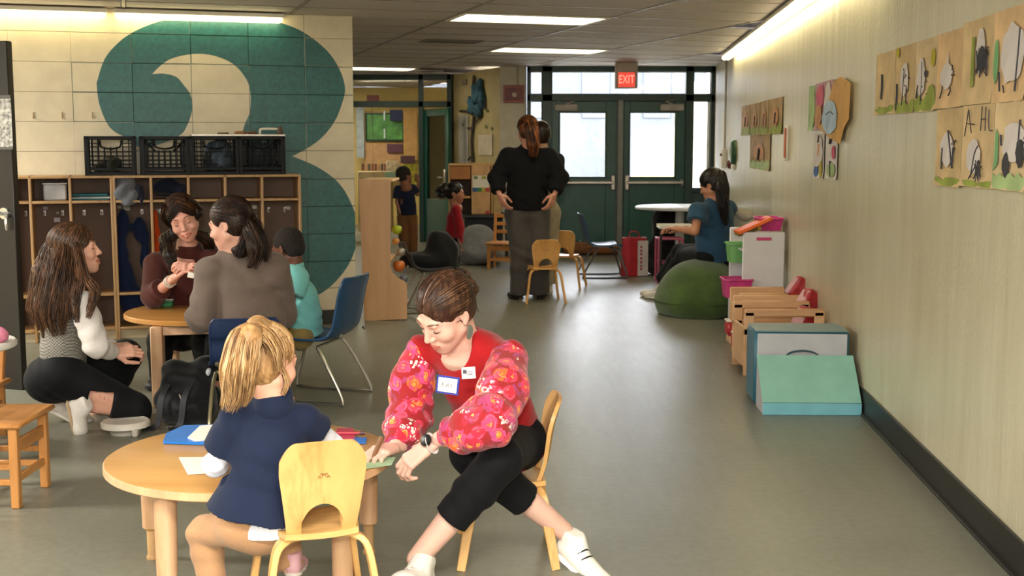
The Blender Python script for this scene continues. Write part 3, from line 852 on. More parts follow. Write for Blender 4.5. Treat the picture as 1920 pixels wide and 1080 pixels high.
# ---------------- front round table (radius .45, height .40)
T1 = V((-.832, 3.82, 0)); TZ = .402
r = thing('round_table', 'low round birch childrens table in front with yellow ringed legs', 'table', T1)
b = MB(); n = 72
prof = [(.0001, TZ), (.442, TZ)]; b.lathe([(.0001, TZ - .001), (.443, TZ - .001), (.446, TZ - .003)], n=n); ob('tabletop', b, m_table, r)
b = MB(); b.lathe([(.443, TZ - .002), (.449, TZ - .005), (.449, TZ - .026), (.444, TZ - .03), (.0001, TZ - .03)], n=n); ob('edge_band', b, m_maple, r, label='pale maple edge band of the tabletop')
for (px, py) in ((308, 3.52), (282, 3.98), (690, 4.03), (640, 3.50)):
    X = at(px, 900, py).x; p = V((X, py, 0)) - T1
    g = MB(); g.lathe([(.019, .10), (.031, .11), (.034, TZ - .075), (.034, TZ - .03)], (p.x, p.y, 0), 20)
    g.box((p.x, p.y, TZ - .045), (.075, .075, .03), None, .01)
    lg = ob('leg', g, m_leg, r)
    g = MB(); g.lathe([(.026, .105), (.0275, .109), (.0275, .121), (.026, .125)], (p.x, p.y, 0), 20); ob('ring', g, m_yel, lg, label='yellow height-setting ring')
    g = MB(); g.lathe([(.017, .012), (.018, .06), (.018, .11)], (p.x, p.y, 0), 16); g.lathe([(.001, 0), (.02, 0), (.022, .006), (.02, .014), (.001, .014)], (p.x, p.y, 0), 16); ob('leg_extension', g, M('pale_leg_insert', 'c29a6a', .4), lg)
    br = MB(); d = -p.normalized(); br.bar([p + d * .02 + V((0, 0, TZ - .045)), p + d * .16 + V((0, 0, TZ - .036))], .03, .02, d.cross(UPZ)); ob('corner_brace', br, m_leg, r)
# things on the front table
def flat_sheet(name, label, cat, px, z, mat, t=.001, group=None, curl=0, sub=None):
    """px: picture corners on the plane z"""
    c = [gnd(x, y, z) for x, y in px]; o = sum(c, V()) / len(c)
    mb = MB()
    tri_fill(mb, [((p - o).x, (p - o).y) for p in c], (V((0, 0, t)), V((1, 0, 0)), V((0, 1, 0)), UPZ))
    k = len(c); ring = [(p - o) for p in c]
    area_ = sum(ring[i].x * ring[(i + 1) % k].y - ring[(i + 1) % k].x * ring[i].y for i in range(k))
    if area_ < 0: ring = ring[::-1]
    mb.add([V((p.x, p.y, 0)) for p in ring] + [V((p.x, p.y, t)) for p in ring], [[i, (i + 1) % k, (i + 1) % k + k, i + k] for i in range(k)])
    return ob(name, mb, mat, None, False, loc=(o.x, o.y, z), label=label, cat=cat, group=group)
m_paper = M('white_paper', 'e9e4da', .7, var=.02); m_green_p = M('pale_green_paper', 'a9c9a2', .7, var=.04)
flat_sheet('paper', 'blank white paper sheet near the left side of the front table', 'paper', [(335, 858), (410, 857), (425, 886), (352, 890)], TZ + .0008, m_paper)
flat_sheet('paper', 'pale green paper sheet under the hands of the woman in red', 'paper', [(640, 872), (668, 850), (742, 858), (734, 872), (655, 884)], TZ + .0012, m_green_p)
fo = flat_sheet('folder', 'bright blue plastic folder lying at the back of the front table', 'folder', [(306, 832), (312, 817), (345, 802), (405, 800), (420, 838), (395, 835)], TZ + .0008, M('blue_folder', '1d6fc4', .35), .009)
fp = flat_sheet('paper', 'crumpled white paper lying on the blue folder', 'paper', [(352, 822), (375, 800), (402, 798), (412, 806), (405, 830), (385, 826), (366, 828)], TZ + .0105, m_paper, .004)
flat_sheet('notebook', 'small pink and red notebook behind the girl on the front table', 'notebook', [(628, 826), (632, 806), (662, 805), (666, 824)], TZ + .001, M('pink_cover', 'a83a50', .5), .006)
flat_sheet('card', 'bright blue card lying beside the pink notebook', 'card', [(655, 832), (664, 821), (688, 822), (686, 832)], TZ + .001, M('blue_card', '2f6fc0', .5), .003)
mk = thing('marker', 'thin red marker lying on the pink notebook', 'marker', gnd(655, 812, TZ + .011)); g = MB(); g.tube([(-.05, 0, 0), (.035, 0, 0)], .005, 8); ob('barrel', g, M('red_marker', 'b0263a', .4), mk); g = MB(); g.tube([(.035, 0, 0), (.052, 0, 0)], .0058, 8); ob('marker_cap', g, M('dark_cap', '4a1a30', .4), mk)

# ---------------- chairs at the front table
bent_chair('birch bentwood childrens chair behind the girl in the navy polo', (-.555, 3.33, 0), math.radians(20), W_=.232, seat_z=.335, top=.60, leg_out=.055)
bent_chair('birch bentwood childrens chair the woman in red sits on, seen edge-on', (-.018, 4.06, 0), math.radians(92), W_=.29, seat_z=.27, top=.54, mark=False, leg_out=.05)

# ---------------- wooden chairs at the left edge
def slat_chair(label, loc, rz, seat=.30, w=.34, d=.30, top=.56, group=None, m=m_oak, mx=m_oakx):
    r = thing('wooden_chair', label, 'chair', loc, rz, group)
    b = MB(); b.box((0, 0, seat - .011), (w + .04, d + .04, .022), None, .008); ob('seat', b, mx, r)
    for x in (-1, 1):
        b = MB(); b.box((x * (w / 2 - .02), d / 2 - .02, (seat - .02) / 2), (.034, .034, seat - .02), None, .004); ob('leg', b, m, r)
        b = MB(); y0 = -d / 2 + .02; b.bar([(x * (w / 2 - .02), y0, 0), (x * (w / 2 - .02), y0, seat), (x * (w / 2 - .02), y0 - .04, top)], .03, .03, (1, 0, 0)); ob('leg', b, m, r, label='back leg running up into the back post')
        for z in (.10, .16):
            b = MB(); b.box((x * (w / 2 - .02), 0, z), (.016, d - .06, .024), None, .003); ob('stretcher', b, mx, r)
    for z in (.11, .235):
        b = MB(); b.box((0, d / 2 - .02, z), (w - .06, .016, .03 if z < .2 else .05), None, .003); ob('stretcher', b, mx, r)
        b = MB(); b.box((0, -d / 2 + .02, z), (w - .06, .016, .03), None, .003); ob('stretcher', b, mx, r)
    for k in range(3):
        z = seat + (top - seat) * (.35 + .29 * k); y = -d / 2 + .02 - .04 * (.35 + .29 * k)
        b = MB(); b.box((0, y, z), (w - .06, .014, .04), None, .004); ob('slat', b, mx, r)
    return r
slat_chair('oak slatted chair seat and legs at the left edge beside the front table', (-2.02, 4.70, 0), math.radians(-90), seat=.335, d=.30, w=.33, top=.6)
slat_chair('oak slatted chair with low back further off at the left edge', (-2.56, 5.62, 0), math.radians(180), seat=.27, w=.30, d=.28, top=.42)
# table corner at the left edge with a pink cloth
r = thing('side_table', 'white table corner on a pale post at the left edge of the picture', 'table', (-2.42, 5.25, 0))
b = MB(); b.lathe([(.001, .500), (.25, .500), (.258, .507), (.258, .522), (.25, .529), (.001, .529)], n=40); ob('tabletop', b, m_white, r)
b = MB(); b.tube([(.13, -.02, 0), (.13, -.02, .5)], .02, 12); ob('leg', b, m_leg, r)
for q in ((-.14, -.1), (-.14, .13)): b = MB(); b.tube([(q[0], q[1], 0), (q[0], q[1], .5)], .02, 12); ob('leg', b, m_leg, r)
sd = Sdf(); c = V((-2.28, 5.24, .55)); sd.ell(c, (.09, .07, .035)); sd.ell(c + V((.03, .02, .03)), (.05, .04, .03)); sd.warp = wob(.012, 60, 4)
soft('cloth_bundle', sd, .006, M('pink_cloth', 'd07a93', .9, scale=30, var=.25), None, label='crumpled pink floral cloth on the white table corner at left', cat='cloth')

# ---------------- middle table
T2 = V((-1.70, 6.76, 0)); Z2 = .462
r = thing('round_table', 'round oak-toned table with square legs before the coat cubbies', 'table', T2)
b = MB(); b.lathe([(.001, Z2 - .03), (.432, Z2 - .03), (.44, Z2 - .024), (.44, Z2 - .006), (.434, Z2), (.001, Z2)], n=64); ob('tabletop', b, wood('mid_table_top', 'b98446', 'a87336', 'x', 5, .3), r)
for (X, Y) in ((-1.86, 6.36), (-1.985, 7.10), (-1.42, 6.46), (-1.46, 7.05)):
    b = MB(); b.box((X - T2.x, Y - T2.y, (Z2 - .03) / 2), (.062, .062, Z2 - .03), None, .006); ob('leg', b, m_leg, r)
b = MB()
for a, q in (((-1.86, 6.36), (-1.985, 7.10)), ((-1.86, 6.36), (-1.42, 6.46)), ((-1.985, 7.10), (-1.46, 7.05))):
    p0 = V((a[0], a[1], Z2 - .055)) - T2; p1 = V((q[0], q[1], Z2 - .055)) - T2; b.bar([p0, p1], .05, .02, UPZ)
ob('apron', b, m_leg, r)
r = thing('card_box', 'small yellow and white card box on the middle table', 'box', gnd(298, 574, Z2)); b = MB(); b.box((0, 0, .016), (.05, .035, .032), None, .003); ob('box_body', b, M('yellow_card', 'b9b32e', .6), r); b = MB(); b.box((.03, .02, .036), (.10, .05, .008), None, .002, ); ob('box_lid', b, m_paper, r)
r = thing('tin', 'green oblong tin beside the yellow card box on the middle table', 'tin', gnd(312, 575, Z2)); b = MB(); b.box((0, 0, .014), (.075, .05, .028), None, .008); ob('tin_body', b, M('tin_green', '3f8a5c', .35), r); b = MB(); b.box((0, 0, .031), (.078, .053, .006), None, .002); ob('tin_lid', b, M('tin_green_lid', '57a06f', .35), r)
r = ob('eraser', MB().box((0, 0, .007), (.05, .03, .012), None, .004), M('lilac', '8d84a8', .6), None, loc=gnd(284, 577, Z2 + .001), label='small lilac eraser at the left of the yellow box', cat='eraser')

# ---------------- shell chairs
shell_chair('dark blue shell chair with its back to the camera under the taupe sweater', (-1.33, 6.05, 0), math.radians(12), mat=m_bluek, seat=.30, top=.545, wd=.35, frame=M('olive_steel', '9a9274', .3, .8))
shell_chair('blue shell chair on a silver sled frame, boy in aqua polo seated on it', (-1.05, 6.62, 0), math.radians(75), mat=m_blue, seat=.345, top=.675, wd=.40)
shell_chair('small blue shell chair at the far end before the green doors', (.93, 12.75, 0), math.radians(-85), mat=m_blue, seat=.34, top=.66, wd=.38, frame=M('dull_tube', '5d6068', .4, .6))
gc = shell_chair('charcoal shell chair with silver legs beside the tall ply panel', (-.70, 10.15, 0), math.radians(-75), mat=m_grey, seat=.36, top=.58, wd=.34)
# bentwood chairs at the far end
bent_chair('orange-toned bentwood chair right behind the woman in the black sweater', (.27, 10.72, 0), math.radians(10), W_=.25, seat_z=.31, top=.56, m=wood('honey_ply', 'cf9a58', 'b57e3c', 'z'), mx=wood('honey_ply_x', 'cf9a58', 'b57e3c', 'x'))
bent_chair('smaller-looking bentwood chair further back, right of the woman in black', (.52, 11.85, 0), math.radians(-15), W_=.25, seat_z=.31, top=.56, m=MATS['honey_ply'], mx=MATS['honey_ply_x'], mark=False)
slat_chair('small orange-brown ladder-back chair left of the woman in black', (-.10, 13.6, 0), math.radians(165), seat=.30, w=.30, d=.28, top=.60)

# ---------------- coat cubbies along the block wall
CF = .32                                                  # depth
def cub(x, y):  # picture -> cubby front plane coordinates
    p = onpl(x, y, C0 + NW * (CF + .012), W); return (p - C0).dot(U), p.z
m_cub = wood('cubby_oak_edge', 'b08a5c', '97714a', 'z', 20); m_cubi = M('cubby_brown_inside', '6b5140', .6, var=.06, stretch=(1, 1, .2))
RW = Matrix((U, W, UPZ)).transposed()
def cw_(s, n, z): return C0 + U * s + NW * n + V((0, 0, z))
def cubby(label, xs, ztop, group=None, seatcells=()):
    s0, s1 = cub(xs[0], 400)[0], cub(xs[-1], 400)[0]
    base = cw_((s0 + s1) / 2, CF / 2 + .012, 0)
    r = thing('coat_cubby', label, 'cubby', base, Rg, group)
    L = s1 - s0; o = (s0 + s1) / 2
    def box(nm, x0, x1, y0, y1, z0, z1, mats, lab=None, b_=.003):
        b = MB(); b.box(((x0 + x1) / 2 - o, (y0 + y1) / 2, (z0 + z1) / 2), (x1 - x0, y1 - y0, z1 - z0), None, b_); return ob(nm, b, mats, r, label=lab)
    h = CF / 2
    box('back_panel', s0, s1, h - .008, h, .08, ztop, m_cubi)
    box('top_panel', s0, s1, -h, h, ztop - .018, ztop, m_cub)
    zs = cub(600, 373)[1]
    for a, c in zip(xs[:-1], xs[1:]):
        a_, c_ = cub(a, 400)[0], cub(c, 400)[0]
        box('shelf', a_ + .009, c_ - .009, -h, h - .01, zs - .009, zs + .009, m_cub)
        box('bench', a_ + .009, c_ - .009, -h, h - .01, .315, .333, m_cub)
        box('bottom_panel', a_ + .009, c_ - .009, -h, h - .01, .07, .088, m_cub)
        for q in (-.06, .06):
            b = MB(); m = (a_ + c_) / 2 - o + q; b.tube([(m, h - .01, zs - .09), (m, h - .045, zs - .10), (m, h - .055, zs - .08)], .005, 6); b.box((m, h - .012, zs - .09), (.02, .006, .04), None, .002); ob('coat_hook', b, m_alu, r)
    for x in xs:
        a_ = cub(x, 400)[0]; box('divider', a_ - .009, a_ + .009, -h, h, 0.0, ztop, m_cub)
    box('plinth', s0, s1, -h + .02, -h + .036, 0, .07, M('plinth_cream', 'b9a98c', .6))
    return r
ZT = cub(400, 328)[1]
cubby('right-hand oak coat cubby of five bays, under the black crates', [215.5, 285, 355, 424, 493, 563], ZT, 'coat cubbies against the block wall')
cubby('left-hand oak coat cubby of open bays behind the kneeling woman', [-10, 58, 133, 210.5], ZT, 'coat cubbies against the block wall')
# things in the cubbies
def cub_c(x, y, n=CF * .55):
    p = onpl(x, y, C0 + NW * n, W); return p
def cubbox(name, label, cat, x0, x1, y0, y1, n, d, mat, grp=None, b_=.006):
    p0 = onpl(x0, y1, C0 + NW * n, W); p1 = onpl(x1, y0, C0 + NW * n, W)
    s0, s1 = (p0 - C0).dot(U), (p1 - C0).dot(U)
    r = thing(name, label, cat, cw_((s0 + s1) / 2, n, p0.z), Rg, grp)
    return r, s1 - s0, p1.z - p0.z
shelfz = cub(600, 373)[1] + .0095
r, w_, h_ = cubbox('white_bin', 'translucent white bin on the upper cubby shelf', 'bin', 82, 124, 339, 370, CF * .75, .2, None)
r.location.z = shelfz
b = MB(); b.box((0, .08, h_ / 2), (w_, .2, h_), None, .01); ob('bin_body', b, M('frosted_plastic', 'b9bcc0', .4), r); b = MB(); b.box((0, .08, h_ + .004), (w_ + .012, .21, .01), None, .003); ob('bin_lid', b, M('frosted_lid', 'cfd1d2', .4), r)
for k, (c_, sh, lb) in enumerate((('2b6a78', 0, 'lowest teal folder in the pile on the cubby shelf'), ('d6d8d4', .008, 'white folder in the middle of the cubby shelf pile'), ('1f5f74', .02, 'dark teal folder on top of the cubby shelf pile'), ('2d8090', -.01, 'bright teal slim folder leaning on the cubby pile'))):
    p = cub_c(170 + sh * 300, 370, CF * .5); s_ = (p - C0).dot(U); q = cw_(s_, CF * .5, shelfz + k * .011)
    b = MB(); b.box((0, 0, .005), (.26, .22, .0095), Matrix.Rotation(.04 * (k % 3 - 1), 3, 'Z'), .002)
    o = ob('folder', b, M('folder_' + c_, c_, .5), None, loc=q, label=lb, cat='folder', group='folders on the cubby shelf'); o.rotation_euler.z = Rg
def fabric(name, label, cat, blobs, mat, h=.01, amp=.01, seed=1, res=.012, fr=30):
    """blobs: picture x, y, distance from the wall, radii (along, out, up)"""
    sd = Sdf(); sd.k = .03
    for (x, y, n, rx, ry, rz, *rot) in blobs:
        R = RW @ Matrix.Rotation(rot[0] if rot else 0, 3, 'Y')
        sd.ell(cub_c(x, y, n), (rx, ry, rz), R)
    sd.warp = wob(amp, fr, seed)
    v, q = sd.mesh(res); o = v.mean(0); o[2] = v[:, 2].min()
    me = fast_mesh(name, [(v - o, q, 0)], mat); oo = bpy.data.objects.new(name, me); oo.location = o; return link(oo, None, label, cat)
m_navycoat = cloth('navy_coat', '152447', weave=300); m_orange = cloth('orange_coat', 'd4501c', weave=300); m_greybag = cloth('grey_bag', '6b6e78', weave=300); m_darkbag = cloth('dark_bag', '1c1f2e', weave=300)
fabric('coat', 'navy coat hanging in the cubby bay left of the maroon sweater', 'coat', [(232, 418, .16, .045, .06, .10), (228, 470, .16, .05, .06, .2), (238, 540, .17, .075, .07, .18), (262, 430, .16, .05, .05, .10), (272, 470, .15, .035, .05, .16), (250, 560, .18, .08, .07, .1)], m_navycoat, seed=2)
fabric('coat', 'bright orange coat hanging in the bay beside the navy coat', 'coat', [(293, 425, .14, .025, .05, .14), (296, 480, .15, .04, .05, .16), (290, 500, .15, .05, .05, .12)], m_orange, seed=3)
fabric('backpack', 'grey soft bag hanging out of the upper cubby', 'bag', [(234, 350, .24, .085, .10, .07), (226, 365, .28, .055, .06, .055), (250, 366, .26, .06, .08, .05), (240, 378, .29, .05, .05, .03)], m_greybag, seed=5, amp=.014)
fabric('pouch', 'small dark pouch hanging beside the grey bag in the cubby', 'bag', [(261, 362, .27, .035, .05, .06), (264, 375, .30, .03, .04, .035)], m_darkbag, seed=6)
fabric('jacket', 'dark navy bundled jacket on the shelf above the maroon-sweater woman', 'jacket', [(305, 350, .20, .08, .10, .055), (332, 356, .20, .085, .10, .05), (318, 345, .18, .07, .08, .05)], cloth('navy_bundle', '10182c', weave=300), seed=7, amp=.014)
for k, (x, y, s_, lb, cc) in enumerate(((107, 412, .042, 'small white name card in the left cubby bay', 'cfcad6'), (108, 399, .02, 'tiny pale sticker above the white card in the cubby', 'a8a89c'), (85, 390, .03, 'pale sock hanging from the left cubby hook', 'aba7b4'), (237, 390, .05, 'crumpled white tag under the grey bag', 'c9c6bc'), (224, 388, .03, 'small pale tag left of the crumpled one', 'b5b1a6'), (297, 395, .032, 'pale green tag above the orange coat', 'b8ccb2'), (477, 388, .035, 'white name tag second from the right end bay', 'cfc8ba'), (540, 390, .035, 'white name tag in the rightmost cubby bay', 'cfc8ba'))):
    b = MB(); b.box((0, 0, 0), (s_, .003, s_ * .75), None, .001); o = ob('name_tag', b, M('tag_' + cc, cc, .6), None, loc=cub_c(x, y, .012 + .013), label=lb, cat='tag'); o.rotation_euler.z = Rg
# ---------------- milk crates on the cubbies
def crate(label, x0, x1, y0, y1, n, turn=0, style=0):
    p0 = onpl(x0, y1, C0 + NW * n, W); p1 = onpl(x1, y0, C0 + NW * n, W)
    w_ = (p1 - p0).dot(U); h_ = .275; s_ = ((p0 + p1) / 2 - C0).dot(U)
    r = thing('milk_crate', label, 'crate', cw_(s_, n - .13, ZT), Rg + turn, 'black milk crates on the cubbies')
    d_ = .26; m = M('crate_black', '08080a', .45, var=.12, spec=.2)
    def side(nm, Lx, fr):
        b = MB(); o, ux, n_ = fr
        def bx(x, z, wx, wz, t=.012): b.box(o + ux * x + UPZ * z, (wx, t, wz), Matrix((ux, n_, UPZ)).transposed(), .002)
        bx(0, .012, Lx, .024); bx(0, h_ - .012, Lx, .024, .018)
        bx(-Lx / 2 + .012, h_ / 2, .024, h_, .018); bx(Lx / 2 - .012, h_ / 2, .024, h_, .018)
        bx(0, .045, Lx, .02, .008)
        for k in range(1, 8): 
            x = -Lx / 2 + Lx * k / 8
            if style == 0:
                bx(x, .16 if k not in (3, 4, 5) else .125, .007, h_ - .07 if k not in (3, 4, 5) else .15)
            elif k not in (3, 4, 5): bx(x, .15, .007, h_ - .06)
            else: bx(x, .11, .007, .13)
        for z in (.075, .105, .135, .165): bx(0, z, Lx, .006)
        for z in (.2, .225):
            for q in (-1, 1): bx(q * Lx * .36, z, Lx * .26, .006)
        for q in (-1, 1): b.tube(bez([o + ux * (q * Lx * .22) + UPZ * .245, o + ux * (q * Lx * .19) + UPZ * .2, o + ux * (0) + UPZ * .185], 4), .006, 5)
        if style == 1:
            for q in (-1, 1): b.tube([o + ux * (q * Lx * .44) + UPZ * .25, o + ux * (q * Lx * .2) + UPZ * .17], .006, 5)
            bx(-Lx * .40, .14, Lx * .12, .15, .003); bx(Lx * .40, .14, Lx * .12, .15, .003)
        ob(nm, b, m, r)
    side('crate_side', w_, (V((0, -d_ / 2, 0)), V((1, 0, 0)), V((0, 1, 0)))); side('crate_side', w_, (V((0, d_ / 2, 0)), V((1, 0, 0)), V((0, 1, 0))))
    side('crate_side', d_, (V((-w_ / 2, 0, 0)), V((0, 1, 0)), V((-1, 0, 0)))); side('crate_side', d_, (V((w_ / 2, 0, 0)), V((0, 1, 0)), V((-1, 0, 0))))
    b = MB()
    for k in range(7): b.box((-w_ / 2 + w_ * (k + .5) / 7, 0, .006), (.02, d_, .006)); b.box((0, -d_ / 2 + d_ * (k + .5) / 7, .006), (w_, .02, .006))
    ob('crate_floor', b, m, r); return r
N0 = CF - .03
c1 = crate('leftmost black milk crate, nearly empty, on the cubbies', 162, 252, 256, 327, N0, 0, 0)
c2 = crate('second black milk crate from the left on the cubbies', 266, 353, 256, 327, N0, 0, 1)
c3 = crate('third black milk crate, filled with toys, on the cubbies', 359, 447, 256, 327, N0, 0, 0)
c4 = crate('rightmost black milk crate with a white handle on top', 449.5, 532, 256, 327, N0, 0, 1)
def in_crate(c, name, label, cat, mat, z, hh, seed, rx=.12):
    sd = Sdf(); sd.k = .03; rr = np.random.RandomState(seed)
    for i in range(6): sd.ell((rr.uniform(-.07, .07), rr.uniform(-.08, .08), hh * .5 + rr.uniform(-.01, .02)), (rx * .5, .06, hh * .5))
    sd.warp = wob(.012, 45, seed); v, q = sd.mesh(.01); v[:, 2] -= v[:, 2].min()
    me = fast_mesh(name, [(v, q, 0)], mat); o = bpy.data.objects.new(name, me); o.location = c.location + V((0, 0, z)); o.rotation_euler.z = Rg; link(o, None, label, cat)
in_crate(c1, 'cloth_bundle', 'dark cloth bundle lying inside the leftmost crate', 'cloth', cloth('crate_cloth', '1c2018'), .012, .09, 3)
in_crate(c3, 'cloth_bundle', 'slate-coloured bundle filling the third crate', 'cloth', cloth('crate_cloth2', '3a4450'), .012, .22, 4)
in_crate(c4, 'cloth_bundle', 'dark bundle filling the rightmost crate', 'cloth', cloth('crate_cloth3', '2a2f36'), .012, .20, 5)
r = thing('board_lid', 'grey flat board lying across the two right crates', 'lid', c3.location + U * .17 + V((0, 0, .2755)), Rg); b = MB(); b.box((0, 0, .004), (.66, .3, .008), None, .002); ob('board', b, M('grey_board', '77787a', .5), r); b = MB(); b.box((0, -.15, .008), (.66, .008, .014), None, .002); ob('board_lip', b, m_alu, r)
for k, (dx, c_, hh, lb) in enumerate(((-.10, '4a3322', .02, 'dark brown wooden block lying on the grey board'), (.02, '8a6234', .03, 'light brown wooden block lying on the grey board'), (.10, '5c4028', .028, 'brown wooden block nearest the white handle'))):
    b = MB(); b.box((0, 0, hh / 2), (.08, .05, hh), Matrix.Rotation(.3 * k, 3, 'Z'), .008); ob('wooden_block', b, M('blk_' + c_, c_, .5), None, loc=r.location + U * dx + V((0, 0, .0085)), label=lb, cat='block')
r2 = thing('carry_handle', 'white arched handle standing on the rightmost crate lid', 'handle', r.location + U * .235 + V((0, 0, .0085)), Rg); b = MB(); b.tube(bez([(-.07, 0, 0), (-.068, 0, .035), (-.05, 0, .045), (.05, 0, .045), (.068, 0, .035), (.07, 0, 0)], 4), .009, 8); ob('grip', b, m_white, r2); b = MB(); b.box((0, 0, .003), (.16, .04, .006), None, .002); ob('handle_base', b, m_white, r2)
sd = Sdf(); p = r.location + U * .31 + V((0, 0, .03)); sd.ell(p, (.025, .02, .025)); sd.ell(p + V((0, 0, .03)), (.017, .015, .017)); soft('toy_figure', sd, .006, M('toy_brown', '5a4a3a', .6), None, label='small brown toy figure behind the white handle', cat='toy')
# hooks on the cream blocks
for k, x in enumerate((62, 116, 173)):
    p = onpl(x, 216, C0 + NW * .008, W); b = MB(); b.box((0, 0, 0), (.008, .01, .05), None, .003); b.tube([(0, -.004, -.02), (0, -.02, -.022), (0, -.022, -.01)], .003, 6)
    o = ob('wall_hook', b, M('hook_tan', 'ab9673', .5), None, loc=p, label='small tan hook on the cream blocks, ' + ('leftmost of three', 'middle of three', 'nearest the numeral')[k], cat='hook', group='hooks on the cream blocks'); o.rotation_euler.z = Rg

# ---------------- dark door at the left edge
p = at(30, 400, 6.83)
dr = MB(); DX = p.x; a = math.radians(18)
Rd = Matrix.Rotation(-a, 3, 'Z')
dr.box(V((DX - .42, 6.83 + .137, .97)), (.90, .045, 1.94), Rd, .004)
do = ob('door_4', dr, M('espresso_door', '1e1917', .35, var=.12, stretch=(1, 1, .2)), kind='structure', label='dark brown door standing open at the left edge')
e = V((DX - .42, 6.83 + .137, 0)); def_ = Rd @ V((1, 0, 0)); dn = Rd @ V((0, -1, 0))
hp = e + def_ * .385 + dn * .0225 + V((0, 0, at(30, 400, 6.83).z))
b = MB(); b.tube([hp, hp + dn * .012], .032, 16); b.tube([hp, hp + dn * .055], .011, 8); b.tube(bez([hp + dn * .05, hp + dn * .055 - def_ * .05, hp + dn * .05 - def_ * .11], 4), .010, 8)
hp2 = hp + V((0, 0, -.02)); b.tube(bez([hp + dn * .02 + def_ * .025, hp + dn * .03 + def_ * .03 - UPZ * .05, hp + dn * .02 + def_ * .028 - UPZ * .09], 4), .009, 8)
ob('door_handle', b, M('bright_chrome', 'd9d9d6', .2, .9), do, label='chrome lever handle')
po = thing('poster', 'black and white photo print taped on the dark door', 'poster', e + def_ * .38 + dn * .027 + V((0, 0, at(10, 230, 6.8).z)), -a)
b = MB(); b.box((0, 0, 0), (.17, .003, .28), None, .001); ob('sheet', b, M('photo_print', '8d8b86', .4, var=.6, scale=40), po); b = MB(); b.box((0, -.001, .14), (.17, .004, .02)); b.box((0, -.001, -.14), (.17, .004, .015)); ob('tape', b, M('tape_grey', '55524e', .4), po)

# ---------------- backpack, white disc by the middle table
sd = Sdf(); sd.k = .04; B0 = V((-1.62, 6.0, 0))
sd.ell(B0 + V((0, 0, .13)), (.15, .12, .15)); sd.ell(B0 + V((.02, -.05, .08)), (.13, .09, .09)); sd.ell(B0 + V((-.05, 0, .24)), (.07, .08, .07)); sd.ell(B0 + V((.09, .05, .27)), (.05, .06, .06)); sd.cut((0, 0, .002), (0, 0, -1)); sd.warp = wob(.014, 32, 9)
bp = thing('backpack', 'slumped black backpack on the floor between the two tables', 'bag', B0)
soft('bag_body', sd, .009, cloth('black_nylon', '0e0f12', .6, weave=350), bp)
b = MB()
for q in (-.05, .06): b.bar(bez([B0 + V((q, -.06, .24)), B0 + V((q - .03, -.15, .16)), B0 + V((q - .05, -.17, .03)), B0 + V((q - .1, -.19, .01))], 6), .03, .006, (1, 0, 0))
ob('strap', b, M('black_strap', '1a1b20', .6), bp, world=True)
b = MB(); b.tube([B0 + V((.0, -.13, .17)), B0 + V((.03, -.135, .10))], .004, 6); ob('zip', b, m_alu, bp, world=True)
sd = Sdf(); p = at(384, 705, 6.0); sd.ell(p, (.02, .02, .05), Matrix.Rotation(.6, 3, 'Y')); soft('bottle', sd, .006, M('bottle_white', 'b9bcc2', .3), None, label='pale bottle poking out of the black backpack', cat='bottle')
p = gnd(236, 812); r = thing('step_stool', 'low round white disc stool on the floor by the backpack', 'stool', p)
b = MB(); b.lathe([(.001, .03), (.105, .03), (.115, .036), (.115, .056), (.105, .064), (.001, .064)], n=36); ob('stool_top', b, M('disc_white', 'cfc8bd', .45), r)
b = MB(); b.lathe([(.07, .0), (.08, .03), (.001, .03)], n=24); b.box((.07, -.08, .02), (.03, .03, .04), None, .006); ob('stool_foot', b, M('disc_grey', 'a9a49a', .45), r)

# ---------------- tall ply side panel of the toy shelf, right of the block wall
pl = thing('toy_shelf', 'tall pale plywood shelf end panel beside the block wall corner', 'shelf', gnd(715, 601))
PY = pl.location.y
def pp(x, y): q = at(x, y, PY); return (q.x - pl.location.x, q.z)
out = [pp(x, y) for x, y in ((683, 602), (763, 598), (763, 533), (757, 527), (745, 521), (736, 512), (732, 500), (732, 336), (673, 336))]
b = MB(); b.prism(out, ((0, 0, 0), (1, 0, 0), (0, 0, 1), (0, 1, 0)), .02)
for f in b.f: f.reverse()
ob('side_panel', b, wood('ply_panel', 'c89a6c', 'b98a5c', 'z', 4), pl, False)
b = MB(); b.box((-.02, .30, pp(700, 336)[1] - .012), (.24, .58, .02), None, .003); ob('top_panel', b, m_birchx, pl)
b = MB(); b.box((.02, .3, .09), (.3, .56, .02), None, .003); ob('shelf_board', b, m_birchx, pl)
b = MB(); b.box((-.12, .3, .55), (.012, .56, 1.05), None, .003); ob('back_panel', b, m_birch, pl)
b = MB(); b.box((-.02, .3, .47), (.2, .56, .016), None, .003); ob('shelf_board', b, m_birchx, pl)
for k, (x, y, c_, rr, lb) in enumerate(((748, 498, 'c06a2c', .05, 'orange toy ball in the shelf beside the ply panel'), (752, 472, 'a8a49c', .035, 'silver toy pot above the orange ball'), (742, 452, 'c98b4a', .03, 'tan toy cup at the top of the shelf opening'), (757, 522, '6a6f7c', .035, 'grey-blue toy block at the shelf foot'), (744, 430, '9fb022', .04, 'lime green toy bowl behind the ply panel'))):
    q = at(x, y, PY + .22); g = MB(); g.lathe([(.001, -rr), (rr * .7, -rr * .8), (rr, -.1 * rr), (rr * .92, rr * .5), (rr * .6, rr * .75), (.001, rr * .8)], n=16); ob('toy', g, M('toyc_' + c_, c_, .45, .0 if k != 1 else .7), None, True, loc=q, label=lb, cat='toy')

